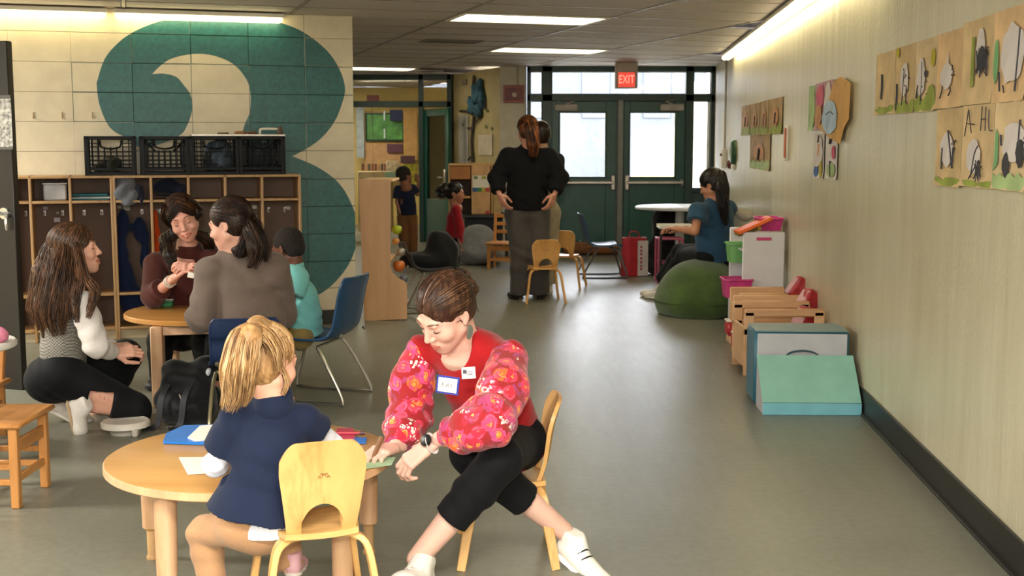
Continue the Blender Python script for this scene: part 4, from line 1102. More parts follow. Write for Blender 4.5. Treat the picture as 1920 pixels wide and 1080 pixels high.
# ---------------- far left: boards and furniture of the back room
def ppl(x, y, Y): return at(x, y, Y)
def board(name, label, cat, x0, x1, y0, y1, Y, mat, t=.02, frame=None, group=None):
    a, c = ppl(x0, y1, Y), ppl(x1, y0, Y)
    r = thing(name, label, cat, ((a.x + c.x) / 2, Y, a.z), 0, group); w_, h_ = c.x - a.x, c.z - a.z
    b = MB(); b.box((0, 0, h_ / 2), (w_, t, h_), None, .003); ob('panel', b, mat, r)
    if frame:
        b = MB()
        for q in ((0, .01, w_, .025), (0, h_ - .01, w_, .025)): b.box((q[0], -.006, q[1]), (q[2] + .02, t + .02, q[3]), None, .003)
        for q in (-1, 1): b.box((q * w_ / 2, -.006, h_ / 2), (.025, t + .02, h_), None, .003)
        ob('frame', b, frame, r)
    return r
BYR = 20.9
gb = board('green_board', 'green notice board with a dark frame in the back room', 'board', 687, 756, 212, 264, BYR, M('board_green', '4f8a3c', .5, var=.25, scale=6), frame=m_dgd)
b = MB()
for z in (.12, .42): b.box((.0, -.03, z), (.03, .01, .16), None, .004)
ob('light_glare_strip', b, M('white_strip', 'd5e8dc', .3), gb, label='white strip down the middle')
board('banner', 'dark blue banner draped over the corner of the green board', 'banner', 731, 755, 206, 227, BYR - .1, M('banner_blue', '2b3350', .7))
board('sign', 'small maroon sign above the glazed partition bar', 'sign', 688, 711, 178, 191, BYR - .3, M('sign_maroon', '74392f', .6))
board('sign', 'purple-brown sign under the green notice board', 'sign', 726, 755, 270, 286, BYR - .1, M('sign_plum', '5e3440', .6))
board('sign', 'dark plum sign lower right of the green board', 'sign', 751, 778, 292, 306, BYR - .3, M('sign_plum2', '4c2a30', .6))
board('poster', 'pale blue tall poster at the edge of the block wall corner', 'poster', 669, 682, 200, 296, BYR - .1, M('poster_paleblue', '9aa3a0', .7, var=.15))
board('poster', 'tan tall poster right of the green notice board', 'poster', 757, 782, 204, 300, BYR - .1, M('poster_tan', 'bb9152', .7))
board('poster', 'wide tan poster under the green board', 'poster', 684, 756, 268, 330, BYR - .05, M('poster_tan2', 'b58d5c', .7))
rc = np.random.RandomState(3)
for k in range(8):
    c_ = ('6a3a2c', 'a87f58', '4a4a38', '7f4a3c')[k % 4]
    board('picture_card', 'small brown picture card on the back room ledge, ' + ('leftmost', 'second from left', 'third from left', 'fourth from left', 'fourth from right', 'third from right', 'second from right', 'rightmost')[k], 'card', 678 + k * 6, 682.5 + k * 6, 307, 320, 19.6, M('card_' + c_, c_, .7), .01, group='picture cards on the back room ledge')
lg = MB(); a = ppl(672, 321, 19.6); c = ppl(735, 321, 19.6); lg.box(((a.x + c.x) / 2, 19.62, a.z / 2), (c.x - a.x, .3, a.z), None, .01); ob('ledge_cabinet', lg, M('ledge_tan', 'a08a5c', .6), None, label='low tan cabinet carrying the picture cards in the back room', cat='cabinet')
board('book', 'cream open picture book on the cabinet in the back room', 'book', 724, 748, 302, 320, 19.4, M('book_cream', 'd9c29a', .7, var=.2, scale=20))
board('book', 'pale green box of books under the cream book', 'book', 722, 745, 322, 336, 19.3, M('book_green', '8fa486', .7))
board('poster', 'yellow flower picture behind the boy in the navy shirt', 'poster', 752, 782, 308, 345, 19.2, M('poster_yel', 'a39a34', .7, var=.35, scale=14))
# white papers on the open glazed door and slanted wall
def slant(x, y, off=.01):
    return onpl(x, y, A + nv * -off, nv)
def on_slant(name, label, cat, x0, x1, y0, y1, mat, t=.006, off=.012, **k):
    a_, c_ = slant(x0, y1, off), slant(x1, y0, off); h_ = c_.z - a_.z; w_ = (c_ - a_).dot(dv)
    b = MB(); b.box((0, 0, h_ / 2), (w_, t, h_), None, .002); m_ = (a_ + c_) / 2
    o = ob(name, b, mat, None, loc=(m_.x, m_.y, a_.z), label=label, cat=cat, **k); o.rotation_euler.z = math.atan2(dv.y, dv.x); return o
on_slant('poster', 'white paper taped low on the slanted ochre wall', 'poster', 897, 923, 252, 291, M('pp1', 'c9bba6', .7))
on_slant('poster', 'tall pale sheet on the slanted wall by the partition', 'poster', 861, 878, 216, 306, M('pp2', 'aaa59a', .7))
on_slant('poster', 'grey-white sheet at the top of the slanted wall', 'poster', 866, 874, 148, 160, M('pp3', '8a7d66', .7))
# the paper tree with a blue crown on the slanted wall
tr_ = thing('paper_tree', 'blue paper bird-like cutout on a dark paper trunk on the slanted wall', 'wall decoration', slant(889, 300))
sd = Sdf(); sd.k = .02
for x, y, a_, c_ in ((890, 178, .12, .14), (898, 165, .09, .12), (884, 198, .13, .12), (895, 208, .10, .10), (903, 190, .06, .12)): sd.ell(slant(x, y, .05), (a_, .04, c_), Matrix((dv, nv, UPZ)).transposed())
sd.warp = wob(.025, 30, 12)
soft('blue_crown', sd, .015, M('paper_blue', '31586e', .8, var=.2), tr_)
b = MB()
for pts, w_ in ((((889, 142), (886, 175), (888, 220), (884, 260), (886, 304)), .06), (((886, 215), (870, 208), (862, 209)), .025), (((890, 232), (898, 222), (903, 216)), .02), (((884, 240), (876, 240)), .02), (((886, 290), (878, 300)), .03)):
    b.bar(bez([slant(x, y, .03) for x, y in pts], 4), w_, .02, dv)
ob('trunk', b, M('paper_trunk', '3b3328', .8), tr_, world=True)
for k, (x, y) in enumerate(((910, 238), (921, 241), (913, 208), (868, 235))):
    b = MB(); c = slant(x, y, .02); b.prism([(-.03, 0), (0, -.02), (.04, .0), (.01, .03)], (c, dv, UPZ, nv), .004)
    ob('paper_leaf', b, M('leaf_olive', '5f6a34', .8), tr_, world=True)
# furniture along the far left
fs = thing('wooden_shelf', 'low plywood shelf unit with a coloured label before the slanted wall', 'shelf', (at(884, 490, 14.9).x, 14.9, 0))
def fsb(nm, x0, x1, y0, y1, d, mat, yc=0, lab=None):
    a_, c_ = at(x0, y1, 14.9), at(x1, y0, 14.9); b = MB(); b.box(((a_.x + c_.x) / 2 - fs.location.x, yc, (a_.z + c_.z) / 2), (c_.x - a_.x, d, c_.z - a_.z), None, .004); return ob(nm, b, mat, fs, label=lab)
fsb('door_panel', 884, 919, 309, 402, .03, M('shelf_peach', 'cda070', .5), 0)
fsb('top_panel', 841, 940, 307, 311, .34, m_birchx, .16); fsb('side_panel', 841, 844, 311, 402, .32, m_birch, .16)
fsb('drawer_front', 844, 882, 312, 336, .03, M('shelf_orange', 'b5753a', .5), 0); fsb('side_panel', 921, 924, 311, 402, .32, m_birch, .16); fsb('door_panel', 925, 940, 311, 402, .03, M('shelf_tan', 'b99a68', .5), 0)
fsb('back_panel', 841, 940, 311, 402, .01, M('shelf_dark', '4f3a2a', .6), .30)
fsb('shelf_board', 844, 882, 368, 372, .3, m_birchx, .16)
fsb('label_sheet', 886, 917, 329, 352, .006, m_paper, -.02, 'white printed label')
for x0, x1, c_ in ((886, 895, '2a66a8'), (895, 903, '2f8a4a'), (903, 910, 'c9b23a'), (910, 918, 'b8333a')): fsb('label_stripe', x0, x1, 352, 359, .006, M('st_' + c_, c_, .5), -.02, 'coloured label stripe')
for x0, x1, c_ in ((888, 896, '7a8a4a'), (903, 912, 'a9a83a')): fsb('label_stripe', x0, x1, 330, 336, .008, M('st_' + c_, c_, .5), -.021, 'olive label block')
fsb('red_knob', 911, 918, 395, 402, .03, M('st_red', 'b83a40', .5), -.03, 'red knob')
bt = MB(); a_, c_ = at(868, 492, 14.5), at(942, 404, 14.5); X_ = (a_.x + c_.x) / 2
bk = thing('black_table', 'black low table under the plywood shelf unit', 'table', (X_, 14.9, 0))
b = MB(); b.box((0, -.02, at(900, 406, 14.6).z), (c_.x - a_.x + .15, .55, .035), None, .005); ob('tabletop', b, m_blk, bk)
for q in (-1, 1):
    for w2 in (-1, 1): b = MB(); zt = at(900, 406, 14.6).z; b.box((q * (c_.x - a_.x + .1) / 2, w2 * .22, zt / 2), (.04, .04, zt), None, .004); ob('leg', b, m_blk, bk)
b = MB(); b.box((0, .22, .3), (c_.x - a_.x, .02, .5)); ob('back_panel', b, m_blk, bk)
sd = Sdf(); sd.k = .06; c = gnd(898, 495); sd.ell(c + V((0, .05, .21)), (.24, .22, .23)); sd.ell(c + V((.02, 0, .12)), (.27, .25, .14)); sd.cut((0, 0, .002), (0, 0, -1)); sd.warp = wob(.03, 12, 8)
soft('beanbag', sd, .02, cloth('grey_beanbag', '76777a'), None, label='grey beanbag on the floor behind the girl in red', cat='beanbag')
b = MB(); 
# black coat over the charcoal chair
sd = Sdf(); sd.k = .05; c = gc.location
sd.ell(c + V((.0, .0, .42)), (.22, .16, .08)); sd.ell(c + V((.10, .02, .52)), (.13, .13, .14)); sd.ell(c + V((.17, 0, .44)), (.10, .13, .14)); sd.warp = wob(.02, 22, 5)
soft('coat', sd, .013, cloth('black_coat', '0f0f11'), None, label='black coat heaped on the charcoal shell chair', cat='coat')
# =================================================================== RIGHT SIDE: foam, play furniture, pouf, wall papers
m_mint = M('mint_vinyl', '84b6a8', .42, var=.03); m_aqua = M('aqua_vinyl', '74b4c0', .4, var=.03); m_slate = M('slate_vinyl', '2f6376', .42, var=.04)
m_greyv = M('grey_vinyl', 'b3b3b8', .42, var=.03); m_slateg = M('slate_top_vinyl', '6a8386', .42, var=.03)
# foam ramp
r = thing('foam_ramp', 'mint and aqua foam wedge ramp on the floor against the foam block', 'foam ramp', (1.54, 6.28, 0), -.03)
w2 = .252
b = MB(); b.prism([(-.112, .0), (.112, 0), (.112, .258), (.095, .258), (-.104, .050), (-.112, .048)], ((-w2 + .004, 0, 0), (0, 1, 0), (0, 0, 1), (1, 0, 0)), 2 * w2 - .008)
ob('foam_core', b, m_greyv, r, False)
def quadslab(mb, a, b_, c, d, t, n=10):
    a, b_, c, d = map(V, (a, b_, c, d))
    mb.shell(lambda u, v: (a.lerp(b_, u)).lerp(d.lerp(c, u), v) + V((0, 0, .003 * math.sin(u * 9) * math.sin(v * PI))), n, n, t)
b = MB(); quadslab(b, (-w2, -.108, .062), (w2, -.108, .062), (w2, .10, .272), (-w2, .10, .272), .006); ob('sloping_cover', b, m_mint, r, label='mint green sloping cover')
b = MB(); b.box((0, -.116, .031), (2 * w2, .008, .062), None, .003); ob('front_lip', b, m_aqua, r, label='aqua blue front lip')
# foam block
r = thing('foam_block', 'slate blue foam block with pale grey front behind the mint ramp', 'foam block', (1.545, 6.57, 0), -.05)
b = MB(); b.box((0, 0, .195), (.50, .30, .39), None, .016); ob('block_body', b, m_slate, r)
b = MB(); b.box((0, 0, .393), (.49, .29, .008), None, .003); ob('top_cover', b, m_slateg, r, label='grey-blue top cover')
b = MB(); b.box((.0, -.152, .195), (.47, .008, .375), None, .003); ob('front_cover', b, m_greyv, r, label='pale grey front cover')
b = MB(); b.bar(bez([(-.09, -.160, .26), (-.06, -.166, .285), (0, -.17, .295), (.06, -.166, .285), (.09, -.160, .26)], 5), .02, .006, (0, -1, 0)); ob('strap_handle', b, M('dark_strap', '1d3f4a', .6), r)
# wooden play pieces
m_wd = wood('play_birch', 'd2a67c', 'c3946a', 'x', 6)
def playbox(label, Y, Y2, x0, zt, hole=True, xr=None):
    X1 = (xr or RX(Y) - .03); X0 = x0; r = thing('play_cradle', label, 'play furniture', ((X0 + X1) / 2, (Y + Y2) / 2, 0)); w_ = X1 - X0; d_ = Y2 - Y
    for s_ in (-1, 1):
        b = MB(); y = s_ * d_ / 2; t = .018
        if hole:
            b.box((0, y, .0 + (zt - .12) / 2), (w_, t, zt - .12), None, .004); b.box((0, y, zt - .025), (w_, t, .05), None, .008)
            for q in (-1, 1): b.box((q * (w_ / 2 - .03), y, zt - .09), (.06, t, .14), None, .004)
        else: b.box((0, y, zt / 2), (w_, t, zt), None, .008)
        ob('end_panel', b, m_wd, r)
    for q in (-1, 1):
        b = MB(); b.box((q * (w_ / 2 - .01), 0, zt * .42), (.016, d_ - .02, zt * .6), None, .004); ob('side_panel', b, m_wd, r)
    b = MB(); b.box((0, 0, .05), (w_ - .03, d_ - .03, .014), None, .003); ob('floor_panel', b, m_wd, r)
    return r
playbox('nearest birch play cradle with a wide hand slot, behind the foam block', 7.25, 7.62, 1.385, .405)
playbox('middle birch play cradle between two others by the wall', 7.82, 8.08, 1.465, .385, False)
playbox('farthest birch play cradle against the white toy shelf', 8.36, 8.72, 1.56, .365, False)
m_redv = M('red_vinyl', 'a3262c', .4, var=.12, scale=16); m_pinkw = M('pale_pink_vinyl', 'c99aa0', .45)
for k, (x, y, Y, lb) in enumerate(((1497, 540, 8.22, 'red and pale pink folded cushion standing at the back by the wall'), (1516, 565, 7.72, 'red and pale pink folded cushion leaning over the middle cradle'), (1508, 600, 7.42, 'red cushion lying inside the nearest cradle slot'))):
    c = at(x, y, Y); r = thing('cushion', lb, 'cushion', (c.x, c.y, c.z - .1), .3 * k)
    sd = Sdf(); sd.k = .015; sd.box((0, 0, .1), (.055, .05, .075), Matrix.Rotation(.6, 3, 'Y'), .025); sd.ell((.03, 0, .05), (.06, .05, .05)); sd.warp = wob(.006, 40, k)
    v, q = sd.mesh(.008); o = bpy.data.objects.new('cushion_body', fast_mesh('cushion_body', [(v, q, 0)], m_redv)); link(o, r)
    b = MB(); b.box((-.045, 0, .12), (.02, .09, .13), Matrix.Rotation(.6, 3, 'Y'), .008); ob('cushion_flap', b, m_pinkw, r)
for k, (x, y, Y, lb) in enumerate(((1371, 615, 8.50, 'small red cart edge at the left of the farthest cradle'), (1384, 640, 7.9, 'small red and white cart at the left of the middle cradle'))):
    c = at(x, y, Y); r = thing('toy_cart', lb, 'toy', (c.x - .012, c.y, 0))
    b = MB(); b.box((0, 0, c.z), (.05, .14, .10), None, .015); ob('cart_body', b, m_redv, r); b = MB(); b.box((-.01, 0, c.z + .055), (.035, .13, .012), None, .004); ob('cart_rim', b, m_white, r)
    for q in (-1, 1): b = MB(); b.box((0, q * .05, (c.z - .05) / 2), (.02, .02, c.z - .05), None, .003); ob('leg', b, m_wd, r)
# white toy shelf with bins
r = thing('bin_shelf', 'white toy bin shelf with a pink hand slot by the right wall', 'shelf', (1.845, 9.24, 0))
m_wp = M('white_panel', 'cfccd0', .4, var=.02)
for s_ in (-1, 1):
    b = MB(); b.box((0, s_ * .27, .37), (.31, .018, .74), None, .009); ob('end_panel', b, m_wp, r)
b = MB(); b.box((.0, -.282, .69), (.11, .006, .022), None, .003); ob('hand_slot', b, M('pink_slot', 'c23a70', .4), r, label='pink slot in the white panel')
for z in (.12, .36, .6):
    b = MB(); b.box((0, 0, z), (.29, .52, .014), None, .003); ob('shelf_board', b, m_wp, r)
def bin_(label, c, size, col, rot=0):
    r = thing('toy_bin', label, 'bin', c, rot); m = M('bin_' + col, col, .4); w_, d_, h_ = size
    b = MB(); b.shell(lambda u, v: V(((w_ / 2) * (.85 + .15 * v) * math.copysign(min(1, abs(math.cos(u * 2 * PI)) * 1.35), math.cos(u * 2 * PI)), (d_ / 2) * (.85 + .15 * v) * math.copysign(min(1, abs(math.sin(u * 2 * PI)) * 1.35), math.sin(u * 2 * PI)), h_ * v)), 32, 4, .005); ob('bin_wall', b, m, r)
    b = MB(); b.box((0, 0, .004), (w_ * .84, d_ * .84, .008), None, .003); ob('bin_floor', b, m, r)
    b = MB(); pts = [((w_ / 2 + .004) * math.copysign(min(1, abs(math.cos(a)) * 1.35), math.cos(a)), (d_ / 2 + .004) * math.copysign(min(1, abs(math.sin(a)) * 1.35), math.sin(a)), h_) for a in [i * 2 * PI / 32 for i in range(32)]]
    b.tube(pts, .008, 6, closed=True); ob('bin_rim', b, m, r); return r
p = at(1379, 500, 9.35); bin_('light green bin sticking out of the white shelf, upper one', (1.735, 9.30, .49), (.19, .22, .14), '76b46a')
bin_('magenta bin sticking out low at the left of the white shelf', (1.66, 9.02, .26), (.20, .22, .13), 'c23a7c')
bin_('magenta bin on top of the white shelf by the wall', (1.915, 9.16, .742), (.17, .26, .09), 'c43a80')
bin_('small pink bin peeping out at the right of the white panel', (2.03, 9.62, .40), (.1, .12, .08), 'c9306a')
for k, (x, y, Y, sz_, rt, c_, lb) in enumerate(((1412, 422, 9.05, (.27, .20, .025), -.42, 'e2641e', 'orange toy box tilted across the top of the white shelf'), (1402, 432, 9.2, (.18, .16, .03), -.3, '7a7434', 'olive picture book under the orange box'), (1430, 424, 9.12, (.10, .14, .03), -.2, 'c9a63a', 'yellow and cream puzzle box beside the magenta bin'))):
    c = at(x, y, Y); b = MB(); b.box((0, 0, 0), sz_, Matrix.Rotation(rt, 3, 'Y'), .004)
    ob('toy_box', b, M('tb_' + c_, c_, .45, var=.25 if k else .05, scale=25), None, loc=c, label=lb, cat='box')
sd = Sdf(); c = at(1398, 404, 9.9); sd.ell(c, (.06, .05, .05)); sd.ell(c + V((-.04, 0, .02)), (.035, .03, .03)); sd.warp = wob(.008, 60, 2)
soft('plush_toy', sd, .008, M('plush_tan', 'a39a8a', .9), None, label='tan plush toy behind the orange box on the white shelf', cat='toy')
# green pouf
PC = V((1.545, 9.97, 0)); r = thing('pouf', 'large round moss green pouf on the floor under the seated woman', 'pouf', PC)
sd = Sdf(); sd.k = .08; sd.ell(PC + V((0, 0, .11)), (.375, .375, .20)); sd.ell(PC + V((0, .02, .22)), (.31, .31, .225)); sd.cap(PC + V((0, 0, .05)), PC + V((0, 0, .06)), .34, .34); sd.warp = wob(.008, 14, 3)
sd.cut((0, 0, .003), (0, 0, -1))
t = NT('moss_plush'); co = t.coord(); f = t.noise(co, 6, 3); g = t.noise(co, 160, 3)
t.l.new(t.ramp(t.math('ADD', t.math('MULTIPLY', f, .6), t.math('MULTIPLY', g, .4)), [(.35, '283a10'), (.5, '354c16'), (.65, '435c20')]), t.b.inputs['Base Color']); t.b.inputs['Roughness'].default_value = .95; t.b.inputs['Sheen Weight'].default_value = .3; t.bump(g, .8, .006)
soft('cushion_body', sd, .014, t.m, r)
b = MB(); ring = []
b.tube([PC + V((.379 * math.cos(a), .379 * math.sin(a), .11)) for a in [i * 2 * PI / 48 for i in range(48)]], .006, 6, closed=True); ob('piping', b, M('moss_pipe', '2c4216', .9), r, world=True)

# ---- round white table and things at the far right
r = thing('round_table', 'white round table on a pale post behind the seated woman', 'table', (1.78, 12.65, 0))
b = MB(); b.lathe([(.001, .715), (.50, .715), (.51, .72), (.51, .738), (.50, .745), (.001, .745)], n=48); ob('tabletop', b, M('table_white', 'b9bbc0', .35), r)
b = MB(); b.tube([(-.05, 0, .0), (-.05, 0, .715)], .045, 16); ob('post', b, M('post_white', 'b4b5ba', .4), r); b = MB(); b.lathe([(.26, 0), (.26, .012), (.05, .035), (.001, .035)], (-.05, 0, 0), n=32); ob('base_plate', b, M('post_white', 'b4b5ba', .4), r)
r = thing('play_tray', 'small white tray table beside the seated woman', 'tray', (1.58, 11.75, 0))
b = MB(); b.box((0, 0, .585), (.36, .26, .014), None, .004); b.box((0, -.128, .60), (.36, .012, .03), None, .003); b.box((0, .128, .60), (.36, .012, .03), None, .003); ob('tray_top', b, m_white, r)
for x in (-.15, .15): b = MB(); b.tube([(x, 0, 0), (x, 0, .58)], .012, 8); ob('leg', b, m_blk, r)
r = thing('pink_stool', 'pink metal-framed childrens stool in front of the black coat', 'stool', (1.58, 12.3, 0))
m_pk = M('pink_frame', 'b0506e', .4)
b = MB(); b.box((0, 0, .44), (.26, .26, .018), None, .006); ob('seat', b, m_pk, r)
for x in (-1, 1):
    for y in (-1, 1): b = MB(); b.tube([(x * .12, y * .12, 0), (x * .12, y * .12, .44)], .011, 8); ob('leg', b, m_pk, r)
b = MB()
for y in (-.12, .12): b.tube([(-.12, y, .2), (.12, y, .2)], .008, 6)
ob('stretcher', b, m_pk, r)
sd = Sdf(); sd.k = .08; c = at(1252, 440, 13.1)
sd.ell(at(1255, 430, 13.1), (.17, .14, .22)); sd.ell(at(1240, 420, 13.1), (.10, .12, .20)); sd.ell(at(1250, 475, 13.0), (.20, .15, .20)); sd.ell(at(1238, 500, 13.0), (.14, .12, .12)); sd.warp = wob(.02, 16, 6); sd.cut((0, 0, .004), (0, 0, -1))
soft('coat', sd, .016, MATS['black_coat'], None, label='black coat heaped on a seat under the white table', cat='coat')
# red and white bag
c = gnd(1189, 517); r = thing('shopping_bag', 'red and white shopping bag standing on the floor by the green doors', 'bag', (c.x, c.y, 0), .25)
b = MB(); b.shell(lambda u, v: V(((.135 - .02 * v) * math.copysign(min(1, abs(math.cos(u * 2 * PI)) * 1.3), math.cos(u * 2 * PI)), .075 * math.copysign(min(1, abs(math.sin(u * 2 * PI)) * 1.3), math.sin(u * 2 * PI)), .40 * v + .004)), 32, 6, .006); ob('bag_body', b, M('bag_red', 'b5202c', .5), r)
b = MB(); b.box((.065, -.082, .19), (.115, .008, .37), None, .003); ob('white_panel', b, M('bag_white', 'd3c9c8', .6), r, label='white printed side of the bag')
b = MB()
for z, w_ in ((.31, .03), (.27, .04), (.235, .03), (.19, .035), (.15, .04), (.11, .03), (.08, .035)): b.box((.045, -.087, z), (.022, .003, w_ * .7), None, .001)
ob('lettering', b, M('bag_print', 'a83a42', .6), r, False, label='red vertical print, too small to read')
b = MB(); b.tube(bez([(-.06, 0, .40), (-.05, 0, .46), (.03, 0, .46), (.05, 0, .40)], 5), .006, 6); ob('bag_handle', b, M('bag_red', 'b5202c', .5), r)
# brown box along the door foot
c = gnd(1100, 494); r = thing('door_mat', 'brown rolled mat lying at the foot of the left green door', 'mat', (.98, 15.30, 0)); b = MB(); b.tube([(-.34, 0, .085), (.34, 0, .085)], .08, 16); ob('mat_roll', b, M('mat_brown', '75482a', .8, var=.2), r)
b = MB()
for x in (-.345, .345): b.tube([(x, .012 * math.cos(a) * 0 + r_ * math.cos(a), .085 + r_ * math.sin(a)) for a, r_ in [(i * .5, .07 - i * .0028) for i in range(22)]], .004, 5)
ob('mat_spiral', b, M('mat_dark', '3e2617', .8), r)

# ---- exit sign, fire alarm, bits on the far wall
EY = 14.7; c = at(1174, 166, EY); r = thing('exit_sign', 'tan exit sign with red letters hanging before the green doors', 'sign', (c.x, EY, c.z))
w_ = (at(1195, 140, EY).x - at(1153, 140, EY).x); h_ = CEIL - c.z
b = MB(); b.box((0, 0, h_ / 2), (w_, .07, h_), None, .006); ob('housing', b, M('sign_tan', 'a89c90', .5), r)
b = MB(); b.box((0, -.038, h_ * .33), (w_ * .74, .006, h_ * .56), None, .002); ob('lit_panel', b, emit('exit_red', 'e24a3c', .75), r, label='glowing red panel')
cu = bpy.data.curves.new('lettering', 'FONT'); cu.body = 'EXIT'; cu.size = .125; cu.align_x = 'CENTER'; cu.align_y = 'CENTER'; cu.extrude = .002; cu.space_character = 1.02
o = bpy.data.objects.new('lettering', cu); o.rotation_euler = (PI / 2, 0, 0); o.location = (0, -.043, h_ * .33); o.scale = (.72, 1.1, 1); cu.materials.append(emit('exit_letters', 'ff9a84', 1.1)); me = bpy.data.meshes.new_from_object(o); o2 = bpy.data.objects.new('lettering', me); o2.matrix_basis = o.matrix_basis.copy(); o2.location = o.location; o2.rotation_euler = o.rotation_euler; o2.scale = o.scale; bpy.data.objects.remove(o); link(o2, r, 'glowing letters reading EXIT')
c = at(963, 193, FARY - .03); r = thing('fire_alarm_box', 'dark red fire alarm light box on the pale pillar left of the doors', 'alarm', (c.x, FARY - .035, c.z))
w_ = .26; h_ = .22
b = MB(); b.box((0, 0, h_ / 2), (w_, .05, h_), None, .006); ob('frame', b, M('alarm_pink', '9c5a58', .5), r); b = MB(); b.box((0, -.03, h_ / 2 - .004), (w_ * .8, .02, h_ * .62), None, .004); ob('alarm_face', b, M('alarm_red', '6e1218', .4), r)
b = MB(); b.lathe([(.001, 0), (.03, 0), (.03, .012), (.02, .022), (.001, .026)], n=16); b.v = [np.c_[a[:, 0] + .01, -a[:, 2] - .038, a[:, 1] + h_ / 2 - .01] for a in b.v]; ob('strobe', b, M('strobe_white', 'e8cfc8', .2), r)
b = MB(); b.tube([(.06, .0, h_), (.06, 0, CEIL - r.location.z - .005)], .012, 8); ob('conduit', b, M('conduit_cream', 'a9a08e', .5), r)
def rwpl(x, y, off=.0):
    return onpl(x, y, R0 + RN * off, RN)
# conduit at the far end of the right wall
p0 = rwpl(1362, 120, .02); b = MB(); b.tube([V((p0.x, p0.y, CEIL - .03)), V((p0.x, p0.y, 1.28))], .012, 8)
r = thing('wall_phone', 'small white box and dark knob on the right wall by the doors', 'wall box', (p0.x, p0.y, 1.10)); ob('conduit', b, M('conduit_cream', 'a9a08e', .5), r, world=True)
b = MB(); b.box(V((p0.x - .01, p0.y, 1.22)), (.05, .12, .22), None, .01); ob('box_body', b, m_white, r, world=True); b = MB(); b.box(V((p0.x - .04, p0.y - .0, 1.26)), (.02, .05, .03), None, .004); ob('box_slot', b, M('maroon_slot', '5a1f24', .5), r, world=True)
q = rwpl(1368, 308, .03); q.y -= .0; b = MB(); b.lathe([(.001, 0), (.03, 0), (.035, .02), (.02, .045), (.001, .05)], n=14); b.v = [np.c_[-a[:, 2] + q.x + .02, a[:, 0] + q.y, a[:, 1] * 1.5 + q.z] for a in b.v]; ob('knob', b, M('maroon_slot', '5a1f24', .5), r, world=True)
q = rwpl(1379, 286, .0); r = thing('bell', 'dark green round bell on the right wall near the doors', 'bell', tuple(q)); b = MB(); b.lathe([(.13, 0), (.13, .02), (.11, .05), (.05, .065), (.001, .07)], n=28)
b.v = [np.array([tuple(RN * z + RU * x + UPZ * (y * 1.0)) for x, y, z in a]) for a in b.v]; ob('gong', b, M('bell_green', '1f4a2c', .4), r); b = MB(); b.box(RN * .02 + RU * .0 - UPZ * .15, (.04, .08, .06), None, .01); ob('striker_box', b, m_white, r)
q = rwpl(1477, 268, .0); r = thing('call_point', 'narrow orange and white plate on the right wall between the papers', 'wall plate', tuple(q)); b = MB(); b.box(RN * .01, (.09, .02, .26), Matrix((RU, RN, UPZ)).transposed(), .004); ob('plate', b, m_white, r)
b = MB(); b.box(RN * .024 - RU * .02, (.06, .012, .22), Matrix((RU, RN, UPZ)).transposed(), .004); ob('cover', b, M('plate_orange', 'b0532c', .4), r)

